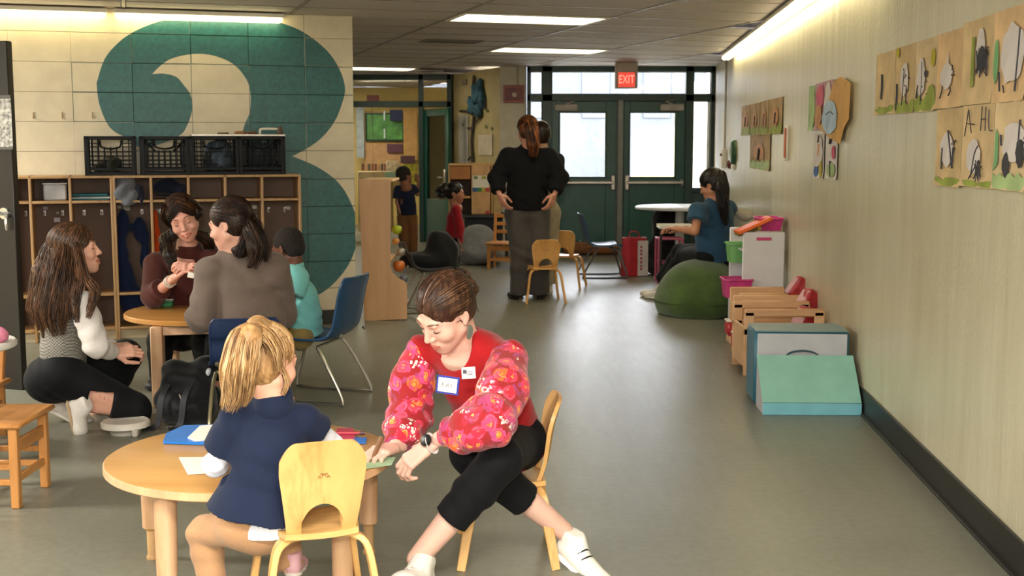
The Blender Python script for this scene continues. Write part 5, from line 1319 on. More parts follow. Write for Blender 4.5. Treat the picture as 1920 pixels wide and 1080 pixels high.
# ---- childrens paintings on the right wall
kraft = ['d0b588', 'c9ae80', 'd3ba90', 'd6b486']
m_k = [M('kraft_%d' % i, c, .75, var=.07, scale=10) for i, c in enumerate(kraft)]
m_pw = M('poster_white', 'd3cbc6', .7, var=.04); m_pk_ = M('poster_black', '35343a', .7); m_pg = M('poster_green', '8d9a42', .75, var=.12); m_py = M('poster_yellow', 'b9ab2f', .75); m_pgr = M('poster_mint', '76ac72', .7)
RWM = Matrix((-RU, RN, UPZ)).transposed()
PC_ = [0]
def paper(x0, x1, yt, yb, label, shapes, mk=0, off=.004, cat='painting', name='painting', tilt=0, grp="children's paintings on the right wall", outline=None):
    """x0 is the far (left) side; shapes in unit coordinates of the sheet, u rightwards in the picture"""
    a = rwpl(x0, (yt + yb) / 2); c = rwpl(x1, (yt + yb) / 2)
    sA, sC = (a - R0).dot(RU), (c - R0).dot(RU); w_ = abs(sA - sC)
    top = (rwpl(x0, yt[0] if isinstance(yt, tuple) else yt)).z; xm = (x0 + x1) / 2
    top = rwpl(xm, yt).z; bot = rwpl(xm, yb).z; h_ = top - bot
    ctr = R0 + RU * ((sA + sC) / 2) + RN * off + UPZ * ((top + bot) / 2)
    mm = m_k[mk] if isinstance(mk, int) else mk
    r = thing(name, label, cat, tuple(ctr), 0, grp)
    PC_[0] += 1; sd_ = PC_[0]
    R = Matrix.Rotation(tilt, 3, RN)
    ux = R @ (-RU); uy = R @ UPZ
    if outline is None:
        b = MB()
        def fn(u, v):
            bend = .006 * (abs(2 * u - 1) ** 4) + .004 * max(0, .12 - v) * 20 * abs(math.sin(u * 5 + sd_))
            return ux * ((u - .5) * w_ * .995) + uy * ((v - .5) * h_) + RN * bend
        b.shell(fn, 10, 8, .0012); ob('sheet', b, mm, r)
    else:
        b = MB(); b.prism([((x - .5) * w_, (y - .5) * h_) for x, y in outline], (-RN * .0, ux, uy, RN), .003); ob('sheet', b, mm, r, False)
    groups = {}
    for sh in shapes: groups.setdefault(sh[0], []).append(sh)
    lift = .0024
    for mname, lst in groups.items():
        b = MB(); m = {'w': m_pw, 'k': m_pk_, 'g': m_pg, 'y': m_py, 'm': m_pgr, 'r': M('poster_pink', 'c4526e', .7), 'b': M('poster_blue', 'a9c0d4', .7), 'n': M('poster_blue2', '3a5f9a', .7), 'o': M('poster_orange', 'd0783a', .7), 'G': M('poster_pgreen', 'a3bb80', .7, var=.1), 's': M('poster_sand', 'c08a5c', .7)}[mname]
        for sh in lst:
            P_ = [(ux * ((x - .5) * w_) + uy * ((y - .5) * h_) + RN * (lift + .0065)) for x, y in sh[2]]
            if sh[1] == 'f':
                pts = sh[2]; tri_fill(b, [((x - .5) * w_, (y - .5) * h_) for x, y in pts], (RN * (lift + .006), ux, uy, RN))
            else: b.bar(bez(P_, 3) if len(P_) > 2 else P_, sh[3] * w_, .001, ux, ) if 0 else b.tube(bez(P_, 3) if len(P_) > 2 else P_, sh[3] * w_ * .26, 5, flat=None)
            lift += .0001
        ob({'k': 'black_strokes', 'w': 'white_patch', 'g': 'green_grass', 'y': 'yellow_patch'}.get(mname, 'paint_patch'), b, m, r, False, kind='stuff' if len(lst) > 1 else None)
    return r
def blob(cx, cy, rx, ry, seed=0, n=18):
    rr = random.Random(seed); return [(cx + rx * math.cos(a) * (1 + .15 * rr.uniform(-1, 1)), cy + ry * math.sin(a) * (1 + .12 * rr.uniform(-1, 1))) for a in [2 * PI * i / n for i in range(n)]]
def grass(h=.15, seed=1):
    rr = random.Random(seed); return [(.01, .01)] + [(.99, .01)] + [(1 - i / 9 * .98 - .01, h * rr.uniform(.7, 1.25)) for i in range(10)]
S = lambda m, pts, w_=.02: (m, 's', pts, w_)
Fp = lambda m, pts: (m, 'f', pts)
def scrib(cx, cy, rx, ry, n, seed, w_=.02):
    rr = random.Random(seed); return [S('k', [(cx + rx * rr.uniform(-1, 1), cy - ry * rr.uniform(.4, 1)), (cx + rx * rr.uniform(-1, 1), cy + ry * rr.uniform(.4, 1))], w_) for _ in range(n)]
def dots(cx, cy, rx, ry, n, seed, w_=.03):
    rr = random.Random(seed); o = []
    for _ in range(n):
        x, y = cx + rx * rr.uniform(-1, 1), cy + ry * rr.uniform(-1, 1); o.append(S('k', [(x, y), (x + .01, y + .02)], w_))
    return o
paper(1646, 1682, 98, 214, 'kraft sheet with one tall black stroke, leftmost of the upper row', [Fp('g', grass(.12, 1)), S('k', [(.35, .25), (.38, .45), (.36, .65)], .05)], 0)
paper(1683, 1720, 85, 212, 'kraft sheet with olive grass and thin black legs, second of the upper row', [Fp('g', grass(.16, 2)), Fp('y', blob(.12, .92, .09, .07, 3)), Fp('w', blob(.5, .5, .2, .25, 4)), S('k', [(.12, .05), (.14, .25), (.12, .45)], .045), S('k', [(.42, .12), (.45, .35), (.5, .62)], .03), S('k', [(.62, .15), (.63, .4)], .03)] + dots(.62, .5, .15, .2, 7, 3), 1)
paper(1721, 1761, 73, 209, 'kraft sheet with yellow corner and dark grass, third of the upper row', [Fp('g', grass(.22, 3)), Fp('g', blob(.8, .22, .2, .14, 9)), Fp('y', blob(.84, .72, .1, .13, 5)), Fp('w', blob(.3, .48, .2, .26, 6)), S('k', [(.12, .2), (.18, .38)], .045), S('k', [(.32, .1), (.35, .45), (.34, .7)], .02), Fp('k', blob(.52, .52, .07, .05, 2))] + dots(.5, .35, .12, .15, 6, 5, .02), 2)
paper(1762, 1810, 58, 202, 'plain tan sheet with a pale pink animal shape in the upper row', [Fp('w', blob(.42, .42, .24, .17, 7)), Fp('w', [(.36, .5), (.44, .75), (.5, .5)]), S('k', [(.18, .14), (.26, .22), (.28, .3)], .03), S('k', [(.52, .16), (.6, .22), (.58, .27)], .03)] + dots(.68, .45, .05, .08, 5, 8, .03), 3)
paper(1811, 1868, 35, 195, 'tan sheet with a dense black scribble in the upper row', [Fp('w', blob(.6, .62, .16, .26, 8)), Fp('g', [(.3, .2), (.4, .22), (.4, .8), (.3, .8)])] + scrib(.68, .48, .2, .18, 26, 4, .02) + [Fp('k', blob(.66, .52, .13, .14, 14))], 0)
paper(1869, 1932, 14, 190, 'tan sheet with a tall white shape at the right end of the upper row', [Fp('m', blob(.1, .45, .08, .25, 9)), Fp('w', blob(.6, .5, .34, .32, 10)), S('k', [(.26, .12), (.24, .22), (.22, .33)], .035), S('k', [(.72, .1), (.78, .5), (.8, .75)], .04), S('k', [(.4, .1), (.36, .18)], .03)], 3)
paper(1760, 1808, 204, 350, 'tan sheet with a black and white panda-like figure, left of the lower row', [Fp('g', grass(.10, 5)), Fp('w', blob(.45, .48, .24, .22, 11)), S('k', [(.28, .22), (.3, .5)], .045), S('k', [(.7, .24), (.6, .5), (.5, .72)], .045), S('k', [(.7, .3), (.72, .5)], .04)] + dots(.75, .5, .08, .12, 8, 6), 1)
paper(1809, 1868, 196, 352, 'tan sheet with large black lettering-like strokes in the lower row', [Fp('g', grass(.08, 6)), Fp('w', blob(.4, .38, .24, .2, 12)), S('k', [(.1, .62), (.2, .95)], .02), S('k', [(.2, .95), (.32, .66)], .02), S('k', [(.14, .78), (.42, .76)], .02), S('k', [(.62, .68), (.64, .97)], .02), S('k', [(.76, .68), (.76, .96)], .02), S('k', [(.62, .82), (.76, .82)], .02), S('k', [(.86, .93), (.88, .7), (.98, .68)], .02), S('k', [(.5, .25), (.3, .1)], .025), S('k', [(.36, .12), (.46, .4), (.56, .5)], .025)] + scrib(.6, .2, .14, .14, 12, 9, .018), 0)
paper(1869, 1934, 188, 358, 'tan sheet with big white shape and thick black legs, right of the lower row', [Fp('G', grass(.2, 7)), Fp('m', [(.03, .2), (.16, .3), (.15, .62), (.06, .7)]), Fp('w', blob(.62, .55, .34, .22, 13)), Fp('k', blob(.4, .28, .10, .14, 15)), Fp('k', blob(.8, .42, .12, .16, 16)), S('k', [(.26, .5), (.24, .62)], .04), S('k', [(.76, .5), (.78, .78)], .04)] + dots(.9, .5, .06, .12, 5, 11), 2)
# middle cluster
gm = "children's collages in the middle of the right wall"
paper(1519, 1535, 160, 245, 'narrow pale green sheet at the left of the middle cluster', [Fp('G', blob(.5, .5, .3, .4, 3))], M('pgreen_sheet', '9db887', .7), grp=gm)
paper(1533, 1566, 153, 243, 'pink and violet painted sheet in the middle cluster', [Fp('r', blob(.3, .7, .22, .26, 4)), Fp('s', blob(.2, .3, .2, .25, 5)), Fp('w', blob(.75, .55, .2, .4, 6))], M('pink_sheet', 'bb8f9a', .7), off=.009, grp=gm)
paper(1528, 1548, 250, 334, 'lower left strip-like sheet with blue and green marks in the middle cluster', [Fp('w', blob(.5, .6, .4, .36, 2)), S('k', [(.5, .8), (.55, .95)], .08), Fp('n', blob(.3, .14, .2, .12, 3)), Fp('y', blob(.75, .2, .12, .2, 4)), S('o', [(.5, .5), (.55, .75)], .05)], m_pw, grp=gm)
paper(1551, 1573, 252, 336, 'lower right strip-like sheet with black and green marks in the middle cluster', [Fp('G', blob(.5, .2, .35, .16, 5)), S('k', [(.5, .06), (.45, .4)], .07), S('k', [(.4, .8), (.5, .95)], .09), Fp('r', blob(.7, .6, .14, .16, 4))], m_pw, grp=gm)
paper(1542, 1601, 147, 270, 'orange-tan irregular collage with a pale blue oval hanging loose', [Fp('b', blob(.42, .42, .27, .26, 8)), S('k', [(.3, .46), (.45, .5), (.55, .45)], .012)], M('orange_kraft', 'cf9d55', .7, var=.06), off=.022, grp=gm, outline=[(0, .28), (.2, .36), (.32, .62), (.5, .95), (.72, 1), (1, .86), (.98, .35), (.84, .22), (.75, 0), (.4, .1)])
# far cluster
gf = "children's paintings at the far end of the right wall"
for k, (x0, x1, yt, yb) in enumerate(((1392, 1408, 198, 254), (1409, 1426, 194, 254), (1427, 1443, 189, 253), (1444, 1469, 184, 252), (1408, 1446, 253, 318))):
    paper(x0, x1, yt, yb, ('small brown painting, leftmost of the far row', 'small brown painting, second of the far row', 'small brown painting, third of the far row', 'wider brown painting at the right of the far row', 'greenish-brown painting hanging alone below the far row')[k],
          [Fp('g' if k != 4 else 'G', grass(.25, k + 20)), Fp('s', blob(.5, .5, .25, .25, k)), S('k', [(.5, .3), (.55, .6)], .05)], M('far_kraft', 'a88a5c', .75, var=.15, scale=9), grp=gf)
# =================================================================== PEOPLE
def nrm(v): v = V(v); return v.normalized()
class Frame:
    def __init__(s, c, f, u, sc_=1.0):
        s.c = V(c); s.f = nrm(f); u = V(u); u = u - s.f * u.dot(s.f); s.u = u.normalized(); s.r = s.f.cross(s.u); s.s = sc_
        s.R = Matrix((s.r, s.f, s.u)).transposed()
    def __call__(s, x, y, z): return s.c + (s.r * x + s.f * y + s.u * z) * s.s
    def loc(s, v):
        q = (v - np3(s.c)) / s.s; return q @ np.array([np3(s.r), np3(s.f), np3(s.u)]).T
def head_sdf(H, neck, female=True, child=False, smile=0, ears=True, nr=.050, fl=1.5):
    s = H.s; S_ = Sdf(); S_.k = .022 * s
    def E(c, r, k=None, op=0, R=None): S_.ell(H(*c), [a * s for a in r], H.R if R is None else H.R @ R, k=(S_.k if k is None else k * s), op=op)
    def C(a, b, ra, rb, k=None, op=0): S_.cap(H(*a), H(*b), ra * s, rb * s, k=(S_.k if k is None else k * s), op=op)
    E((0, -.014, .036), (.073, .090, .080))
    E((0, .030, -.010), (.061, .060, .078))
    jw = .046 if female else .052
    if child: jw = .046
    C((-jw, .004, -.052), (-.008, .066, -.094), .020, .017, .03); C((jw, .004, -.052), (.008, .066, -.094), .020, .017, .03)
    E((0, .044, -.062), (.044, .042, .046), .02)
    for q in (-1, 1):
        E((q * .036, .058, -.030), (.024, .022, .022), .02)
        E((q * .031, .094, .004), (.017, .016, .011), .010, 1)
        E((q * .031, .0705, .002), (.0150, .0150, .0135), .003)
    C((-.034, .078, .022), (.034, .078, .022), .010, .010, .012)
    C((0, .082, .014), (0, .102, -.026), .0075, .0105, .010)
    E((0, .1045, -.030), (.0095, .0105, .0085), .005)
    for q in (-1, 1): E((q * .0105, .094, -.034), (.0068, .0095, .0065), .005)
    # mouth
    E((0, .077, -.066), (.027, .018, .020), .012)
    up = .004 * smile
    for q in (-1, 1):
        C((0, .0955, -.0605), (q * (.021 + .006 * smile), .086, -.0635 + up * 1.6), .0048, .0022, .004)
        C((0, .0935, -.0715 - .002 * smile), (q * (.019 + .005 * smile), .086, -.066 + up), .0058, .0022, .004)
    C((-.020 - .004 * smile, .089, -.0655 + up), (0, .0945, -.0665), .0012, .0016, .002, 1); C((.020 + .004 * smile, .089, -.0655 + up), (0, .0945, -.0665), .0012, .0016, .002, 1)
    if smile:
        for q in (-1, 1): C((q * .022, .094, -.030), (q * .034, .086, -.062), .0025, .002, .008, 1); E((q * .038, .068, -.036), (.018, .016, .015), .012)
    if ears:
        for q in (-1, 1):
            E((q * .0735, -.008, -.004), (.0058, .0155, .0255), .004, 0, Matrix.Rotation(.30 * q, 3, 'Z')); E((q * .0790, -.003, .0), (.0045, .008, .015), .003, 1)
            E((q * .0720, -.001, -.026), (.0055, .0075, .009), .005)
    n0 = H(0, -.022, -.060)
    S_.cap(n0, neck, nr * s, nr * 1.12 * s, k=.022 * s)
    S_.cap(neck, V(neck) - (n0 - V(neck)).normalized() * .04 * s, nr * 1.12 * s, nr * fl * s, k=.02 * s)
    return S_
def head_part(H, neck, h, **kw):
    sm = kw.get('smile', 0)
    v, q = head_sdf(H, neck, **kw).mesh(h); L = H.loc(v[q].mean(1)); x, y, z = L.T
    mi = np.zeros(len(q), int)
    lipc = -.0655 + .13 * sm * np.abs(x) * .35
    mi[(np.abs(x) < .0235 + .006 * sm) & (y > .083) & (np.abs(z - lipc) < .0098 * (1.05 - (np.abs(x) / .032) ** 2))] = 1
    return v, q, mi
def tube_part(pts, r, n=6, mi=0):
    b = MB(); b.tube(pts, r, n); v = np.concatenate(b.v); quads = np.array([f for f in b.f if len(f) == 4]); caps = [f for f in b.f if len(f) != 4]
    return [(v, quads, mi)]
def face_lines(H, col_mi=2, open_=0):
    """brows and lash lines"""
    out = []
    for q in (-1, 1):
        b = bez([H(q * .014, .0895, .0235), H(q * .030, .0875, .0300), H(q * .048, .072, .0245)], 5)
        out += tube_part(b, [.0018 * H.s + .0012 * H.s * math.sin(PI * i / (len(b) - 1)) for i in range(len(b))], 6, 3)
        b = bez([H(q * .0185, .0825, -.0030), H(q * .0300, .0858, -.0068), H(q * .0440, .0765, -.0030)], 5)
        out += tube_part(b, [.0007 * H.s + .0008 * H.s * math.sin(PI * i / (len(b) - 1)) for i in range(len(b))], 5, 2)
    return out
def hand_sdf(wr, fd, pn, side, s=1.0, curl=(.5, .6, .7, .8), thumb=(.5, .4), sd=None, spread=.06, pinch=0):
    """side: +1 when the thumb lies towards fd x pn"""
    fd = nrm(fd); pn = V(pn); pn = (pn - fd * pn.dot(fd)).normalized(); lat = fd.cross(pn) * side
    sd = sd or Sdf(); sd.k = .006 * s; wr = V(wr)
    sd.cap(wr - fd * .03 * s, wr + fd * .012 * s, .024 * s, .023 * s, k=.012 * s, n=pn, fl=.74)
    for i, (off, ln, r) in enumerate(((.026, .043, .0088), (.009, .048, .0090), (-.008, .044, .0086), (-.024, .034, .0076))):
        k = wr + fd * (.086 - .004 * abs(i - 1)) * s + lat * off * s
        sd.cap(wr + fd * .018 * s + lat * off * .55 * s, k, .0135 * s, .0108 * s, k=.009 * s)
        a = 0; p = k; c = curl[i]
        for seg, (fr, aa) in enumerate(((1.0, .55), (.62, 1.0), (.48, .75))):
            a += c * aa; d = (fd * math.cos(a) + pn * math.sin(a) + lat * spread * (1.2 - i * .8)).normalized()
            p2 = p + d * ln * fr * s * (.95 if seg else 1); sd.cap(p, p2, (r - .0006 * seg) * s, (r - .0006 * (seg + 1)) * s, k=.0035 * s); p = p2
    a, b_ = thumb
    t0 = wr + fd * .022 * s + lat * .022 * s + pn * .004 * s; d1 = (fd * .62 + lat * (.75 - a * .35) + pn * (.25 + a * .5)).normalized(); t1 = t0 + d1 * .040 * s
    d2 = (fd * (.85) + lat * (.25 - b_ * .5) + pn * (.15 + b_ * .6)).normalized(); t2 = t1 + d2 * .034 * s; t3 = t2 + (d2 + fd * .2).normalized() * .026 * s
    sd.cap(t0, t1, .0145 * s, .0115 * s, k=.012 * s); sd.cap(t1, t2, .0108 * s, .0098 * s, k=.004 * s); sd.cap(t2, t3, .0098 * s, .0078 * s, k=.003 * s)
    return sd
def beyond(sd, p, d, size=.14, L=.3, k=.0):
    d = nrm(d); F_ = Frame(p, d, (0, 0, 1) if abs(d.z) < .9 else (1, 0, 0)); sd.box(V(p) + d * L / 2, (size, L / 2, size), F_.R, .002, k=k, op=1)
def shoe(root, heel, toe, up=(0, 0, 1), s=1.0, mat='eae6de', sole='f1efe9', name='shoe', h=.006, lace=True, L=None):
    """heel, toe: sole line end points"""
    heel, toe = V(heel), V(toe); d = (toe - heel).normalized(); F_ = Frame(heel, d, up, s); Ln = (toe - heel).length / s
    sd = Sdf(); sd.k = .02 * s
    sd.cap(F_(0, .035, .045), F_(0, .075, .075), .036 * s, .034 * s, k=.02 * s); sd.cap(F_(0, .035, .09), F_(0, .055, .095), .034 * s, .034 * s, k=.015 * s)
    sd.cap(F_(0, .09, .045), F_(0, Ln - .045, .030), .040 * s, .036 * s, n=F_.u, fl=.85, k=.025 * s); sd.ell(F_(0, Ln - .04, .028), (.042 * s, .045 * s, .026 * s), F_.R)
    sd.cut(F_(0, 0, .012), -F_.u); beyond(sd, F_(0, .045, .112), (F_.u * 1 - F_.f * .15), .08, .1)
    o = soft(name, sd, h, M('shoe_' + mat, mat, .5, var=.03, bump=.1), root)
    b = Sdf(); b.k = .02 * s; b.cap(F_(0, .04, .014), F_(0, Ln * .55, .014), .040 * s, .036 * s, n=F_.u, fl=.36); b.cap(F_(0, Ln * .55, .014), F_(0, Ln - .042, .014), .036 * s, .043 * s, n=F_.u, fl=.34); b.cut(F_(0, 0, 0), -F_.u)
    b.cut(F_(0, 0, .024), F_.u)
    so = soft('sole', b, h, M('sole_' + sole, sole, .6, var=.03), o, world=True)
    if lace:
        lb = MB()
        for i in range(4):
            y = .105 + i * .022; z = .086 - i * .0105
            lb.tube(bez([F_(-.026, y, z - .012), F_(0, y + .006, z + .002), F_(.026, y, z - .012)], 3), .0028 * s, 5)
        ob('laces', lb, M('lace_dark', '2a2a2c', .7) if lace == 2 else M('lace_white', 'e2ded6', .7), o, world=True)
    return o
def strands(guides, n, th=.0022, seed=1, sides=4, wob_=.004, lo=.15):
    """guides: list of (points, radii, weight); many thin tapering locks"""
    rr = np.random.RandomState(seed); mb = MB(); ws = np.array([g[2] for g in guides], float); ws /= ws.sum()
    for i in range(n):
        g = guides[rr.choice(len(guides), p=ws)]; P_ = bez(g[0], 5); k = len(P_); R_ = np.interp(np.linspace(0, 1, k), np.linspace(0, 1, len(g[1])), g[1])
        a = rr.uniform(0, 2 * PI); rho = math.sqrt(rr.uniform(lo, 1.0)); ph = rr.uniform(0, 6, 2); pts = []; end = int(k * (1 - .34 * rr.uniform(0, 1) ** 2)); prev = None
        tw = rr.uniform(-.3, .3)
        for j in range(max(end, 3)):
            t = (P_[min(j + 1, k - 1)] - P_[max(j - 1, 0)]).normalized()
            e1 = t.cross(V((.3, 1, .1))).normalized(); e2 = t.cross(e1)
            aa = a + tw * j / k * 3
            pts.append(P_[j] + (e1 * math.cos(aa) + e2 * math.sin(aa)) * R_[j] * rho + e1 * wob_ * math.sin(j * .5 + ph[0]) + e2 * wob_ * math.sin(j * .4 + ph[1]))
        m = len(pts); rad = [th * rr.uniform(.7, 1.2) * (1 - .75 * (j / (m - 1)) ** 3) for j in range(m)]
        mb.tube(pts, rad, sides, mi=int(rr.choice(3, p=[.5, .3, .2])), cap=False)
    v = np.concatenate(mb.v); return [(v, np.array([f for f in mb.f]), np.array(mb.mi))]
def hair_obj(root, sds, h, mats, strand_parts=(), warp=None, label=None, name='hair'):
    parts = []
    for sd in sds:
        v, q = sd.mesh(h); parts.append((v, q, 0))
    parts += list(strand_parts)
    Mi = np.array(winv(root)); parts = [(v @ Mi[:3, :3].T + Mi[:3, 3], q, m) for v, q, m in parts]
    o = bpy.data.objects.new(name, fast_mesh(name, parts, mats)); return link(o, root, label)
def groove(H, fn, amp=.0016):
    def w_(x, y, z):
        L = H.loc(np.stack([x, y, z], 1)); return amp * fn(L[:, 0], L[:, 1], L[:, 2])
    return w_
def hair_cap(H, grow=.010, face=(.066, .062, .108), facec=(0, .108, -.036), low=-.062, ears=False, sides=0, flat=.0):
    s = H.s; sd = Sdf(); sd.k = .012 * s
    sd.ell(H(0, -.016, .038), [(a + grow) * s for a in (.073, .091, .080)], H.R)
    sd.ell(H(0, -.030, -.005), [(a + grow) * s for a in (.064, .070, .068)], H.R, k=.02 * s)
    if sides:
        for q in (-1, 1): sd.cap(H(q * .068, .005, .02), H(q * .070, .0, -.05 * sides), .022 * s, .018 * s)
    sd.ell(H(*facec), [a * s for a in face], H.R, op=1, k=.006 * s)
    if not sides and not ears:
        for q in (-1, 1): sd.ell(H(q * .084, .012, -.012), (.022 * s, .030 * s, .036 * s), H.R, op=1, k=.010 * s)
    sd.box(H(0, .02, low - .06), (.12 * s, .14 * s, .06 * s), H.R, .01, op=1, k=.012 * s)
    return sd
def scalp(H, G, n=420, grow=.010, th=.0013, seed=1, part=False, mats=3, low=-.05, sway=.0):
    """combed locks lying on the hair cap from the hairline to the gather point G (local)"""
    rr = np.random.RandomState(seed); c = np.array([0, -.016, .038]); R_ = np.array([.073, .091, .080]) + grow + .0006; mb = MB()
    g = (np.array(G) - c) / R_; g /= np.linalg.norm(g); m = 0
    while m < n:
        a = rr.normal(size=3); a /= np.linalg.norm(a)
        if part: a = np.array([math.copysign(.03, a[0]), a[1], abs(a[2]) + .05]); a /= np.linalg.norm(a)
        p = c + a * R_
        if p[2] < low + .005 or (p[1] > .045 and p[2] < .066 + .0 * p[1]): continue
        if abs(p[0]) > .060 and p[1] > -.02 and p[2] < .022: continue
        om = math.acos(np.clip(a.dot(g), -1, 1))
        if om < .25: continue
        m += 1; pts = []; K = 9; lift = rr.uniform(-.0012, .0010)
        for j in range(K):
            t = j / (K - 1) * rr.uniform(.97, 1.0); w_ = (math.sin((1 - t) * om) * a + math.sin(t * om) * g) / math.sin(om); w_ /= np.linalg.norm(w_)
            w_[0] += sway * math.sin(t * PI) * np.sign(a[0]); q = c + w_ * (R_ + lift); pts.append(H(*q))
        rad = [th * H.s * (.5 + .8 * math.sin(PI * (j + .7) / (K + .4))) for j in range(K)]
        mb.tube(pts, rad, 3, mi=int(rr.choice(mats, p=[.6, .22, .18])), cap=False)
    v = np.concatenate(mb.v); return [(v, np.array(mb.f), np.array(mb.mi))]
def body_obj(root, parts, mats):
    Mi = np.array(winv(root)); parts = [(v @ Mi[:3, :3].T + Mi[:3, 3], q, m) for v, q, m in parts]
    return link(bpy.data.objects.new('body', fast_mesh('body', parts, mats)), root)
def limbs(J, s, tf, shrink=.0, legs=True):
    sd = Sdf(); sd.k = .03 * s
    sd.cap(J['pel'], J['waist'], .120 * s, .100 * s, n=tf, fl=.66, k=.04 * s); sd.cap(J['waist'], J['chest'], .100 * s, .122 * s, n=tf, fl=.62, k=.04 * s)
    sd.cap(J['shR'], J['shL'], .038 * s, .038 * s); sd.cap(J['chest'], J['neck'], .08 * s, .05 * s, n=tf, fl=.7, k=.04 * s)
    for q in 'LR':
        sd.chain([J['sh' + q], J['el' + q], J['wr' + q]], [.040 * s, .034 * s, .0245 * s], k=.012 * s)
        if legs:
            kn, an = V(J['kn' + q]), V(J['an' + q]); hip = V(J['hip' + q]); back = (an - kn).cross((hip - kn).cross(an - kn)).normalized()
            if back.dot(hip - kn) < 0: back = -back
            calf = kn.lerp(an, .30) + back * .010 * s
            sd.chain([hip, kn], [.078 * s, .050 * s], k=.02 * s); sd.chain([kn, calf, an], [.046 * s, .051 * s, .033 * s], k=.02 * s)
    return sd
def top_sdf(J, s, tf, add=.010, slv=1.0, hem=.10, rs=(.140, .118, .136), arms=(.050, .048, .036), neck_r=.062, flare=0, sleeves=True, depth=(.72, .68, .66), shr=.047):
    sd = Sdf(); sd.k = .035 * s; spine = (V(J['chest']) - V(J['pel'])).normalized()
    low = V(J['pel']) - spine * hem * s
    sd.cap(low, J['waist'], (rs[0] + flare) * s + add, rs[1] * s + add, n=tf, fl=depth[0]); sd.cap(J['waist'], J['chest'], rs[1] * s + add, rs[2] * s + add, n=tf, fl=depth[1])
    sd.cap(J['shR'], J['shL'], shr * s + add, shr * s + add, k=.05 * s); sd.cap(J['chest'], J['neck'], .10 * s, neck_r * s, n=tf, fl=depth[2], k=.05 * s)
    for q in 'LR':
        if sleeves:
            sh, el, wr = V(J['sh' + q]), V(J['el' + q]), V(J['wr' + q])
            slq = slv[q] if isinstance(slv, dict) else slv
            if slq >= 1: e = el.lerp(wr, slq - 1) ; sd.chain([sh, el, e], [arms[0] * s + add, arms[1] * s + add, arms[2] * s + add], k=.02 * s); beyond(sd, e, wr - el, .10 * s, .12)
            else:
                e = sh.lerp(el, slq); sd.cap(sh, e, arms[0] * s + add, arms[0] * 1.08 * s + add, k=.02 * s); beyond(sd, e, el - sh, .11 * s, .10 * s)
    beyond(sd, low + spine * .02, -spine, .35, .25)
    n = V(J['neck']); up = (n - V(J['chest'])).normalized()
    return sd
def pants_sdf(J, s, tf, add=.010, hemf=1.0, thigh=.085, knee=.058, calf=.055, ank=.045):
    sd = Sdf(); sd.k = .035 * s; hl, hr = V(J['hipL']), V(J['hipR']); m = (hl + hr) / 2
    sd.cap(hl, hr, .085 * s + add, .085 * s + add, k=.04 * s); sd.cap(m, V(J['pel']), .11 * s + add, .115 * s + add, n=tf, fl=.74, k=.04 * s); sd.cap(V(J['pel']), V(J['waist']), .115 * s + add, .102 * s + add, n=tf, fl=.72)
    for q in 'LR':
        h_, k_, a_ = V(J['hip' + q]), V(J['kn' + q]), V(J['an' + q]); e = k_.lerp(a_, hemf)
        sd.cap(h_, k_, thigh * s + add, knee * s + add, k=.025 * s); sd.chain([k_, k_.lerp(a_, .3), e], [knee * s + add, calf * s + add, (calf + (ank - calf) * hemf) * s + add], k=.02 * s)
        beyond(sd, e, a_ - k_, .092 * s, .12 * s)
    return sd
def person(label, base, J, tf, s=1.0, skinc='d9a58c', h=.010, head=None, hh=.004, hands=None, hk={}, group=None, hand_h=.0035, legs=True):
    root = thing('person', label, 'person', tuple(base)); root['group'] = group if group else None
    if not group: del root['group']
    sk = skin('skin_' + skinc, skinc)
    lipc = M('lip_' + skinc, tuple(a * b for a, b in zip(tuple(int(skinc[i:i + 2], 16) / 255 for i in (0, 2, 4)), (.86, .62, .62))), .4)
    dark = M('lash_dark', '2c1d17', .6); brow = M('brow_brown', '7d5a44' if skinc > '9' else '1f1512', .8)
    parts = []
    v, q = limbs(J, s, tf, legs=legs).mesh(h); parts.append((v, q, 0))
    if head is not None:
        parts.append(head_part(head, J['neck'], hh, **hk)); parts += face_lines(head)
    for kw in (hands or []):
        v, q = hand_sdf(**kw).mesh(hand_h); parts.append((v, q, 0))
    body_obj(root, parts, [sk, lipc, dark, brow]); return root
def mid(a, b, t=.5): return V(a).lerp(V(b), t)
def JJ(**k):
    J = {a: at(*b) if len(b) == 3 and b[0] > 5 else V(b) for a, b in k.items()}
    if 'waist' not in J: J['waist'] = mid(J['pel'], J['chest'], .45)
    return J

# ------------------------------------------------------------------ woman in red at the front table
pel = V((-.022, 4.09, .385))
JR = dict(pel=pel, chest=V((-.11, 3.98, .63)), neck=V((-.165, 3.92, .745)), shL=V((-.01, 3.86, .700)), shR=V((-.292, 4.03, .695)),
          elL=V((-.082, 3.60, .565)), wrL=at(822, 824, 3.66), elR=at(770, 775, 3.98), wrR=at(741, 838, 3.82),
          hipL=V((.028, 4.04, .385)), hipR=V((-.075, 4.16, .385)), knL=at(938, 862, 3.70), knR=at(878, 852, 3.83), anL=at(782, 1048, 3.70), anR=at(1056, 995, 3.93))
JR['waist'] = mid(JR['pel'], JR['chest'], .45)
tfR = nrm((-.52, -.82, .15))
HR = Frame(at(836, 584, 3.84), nrm((-.60, -.52, -.58)), nrm((-.30, -.48, .80)), 1.02)
hL = dict(wr=at(806, 836, 3.665), fd=at(757, 872, 3.66) - at(806, 836, 3.665), pn=(-.1, .45, -.9), side=-1, s=1.0, curl=(.75, .9, 1.0, 1.05), thumb=(.3, .5))
hR = dict(wr=at(741, 840, 3.80), fd=at(700, 848, 3.70) - at(741, 840, 3.80) + V((0, 0, .0)), pn=(-.25, -.05, -.95), side=-1, s=.95, curl=(.75, .85, .95, 1.0), thumb=(.7, .75))
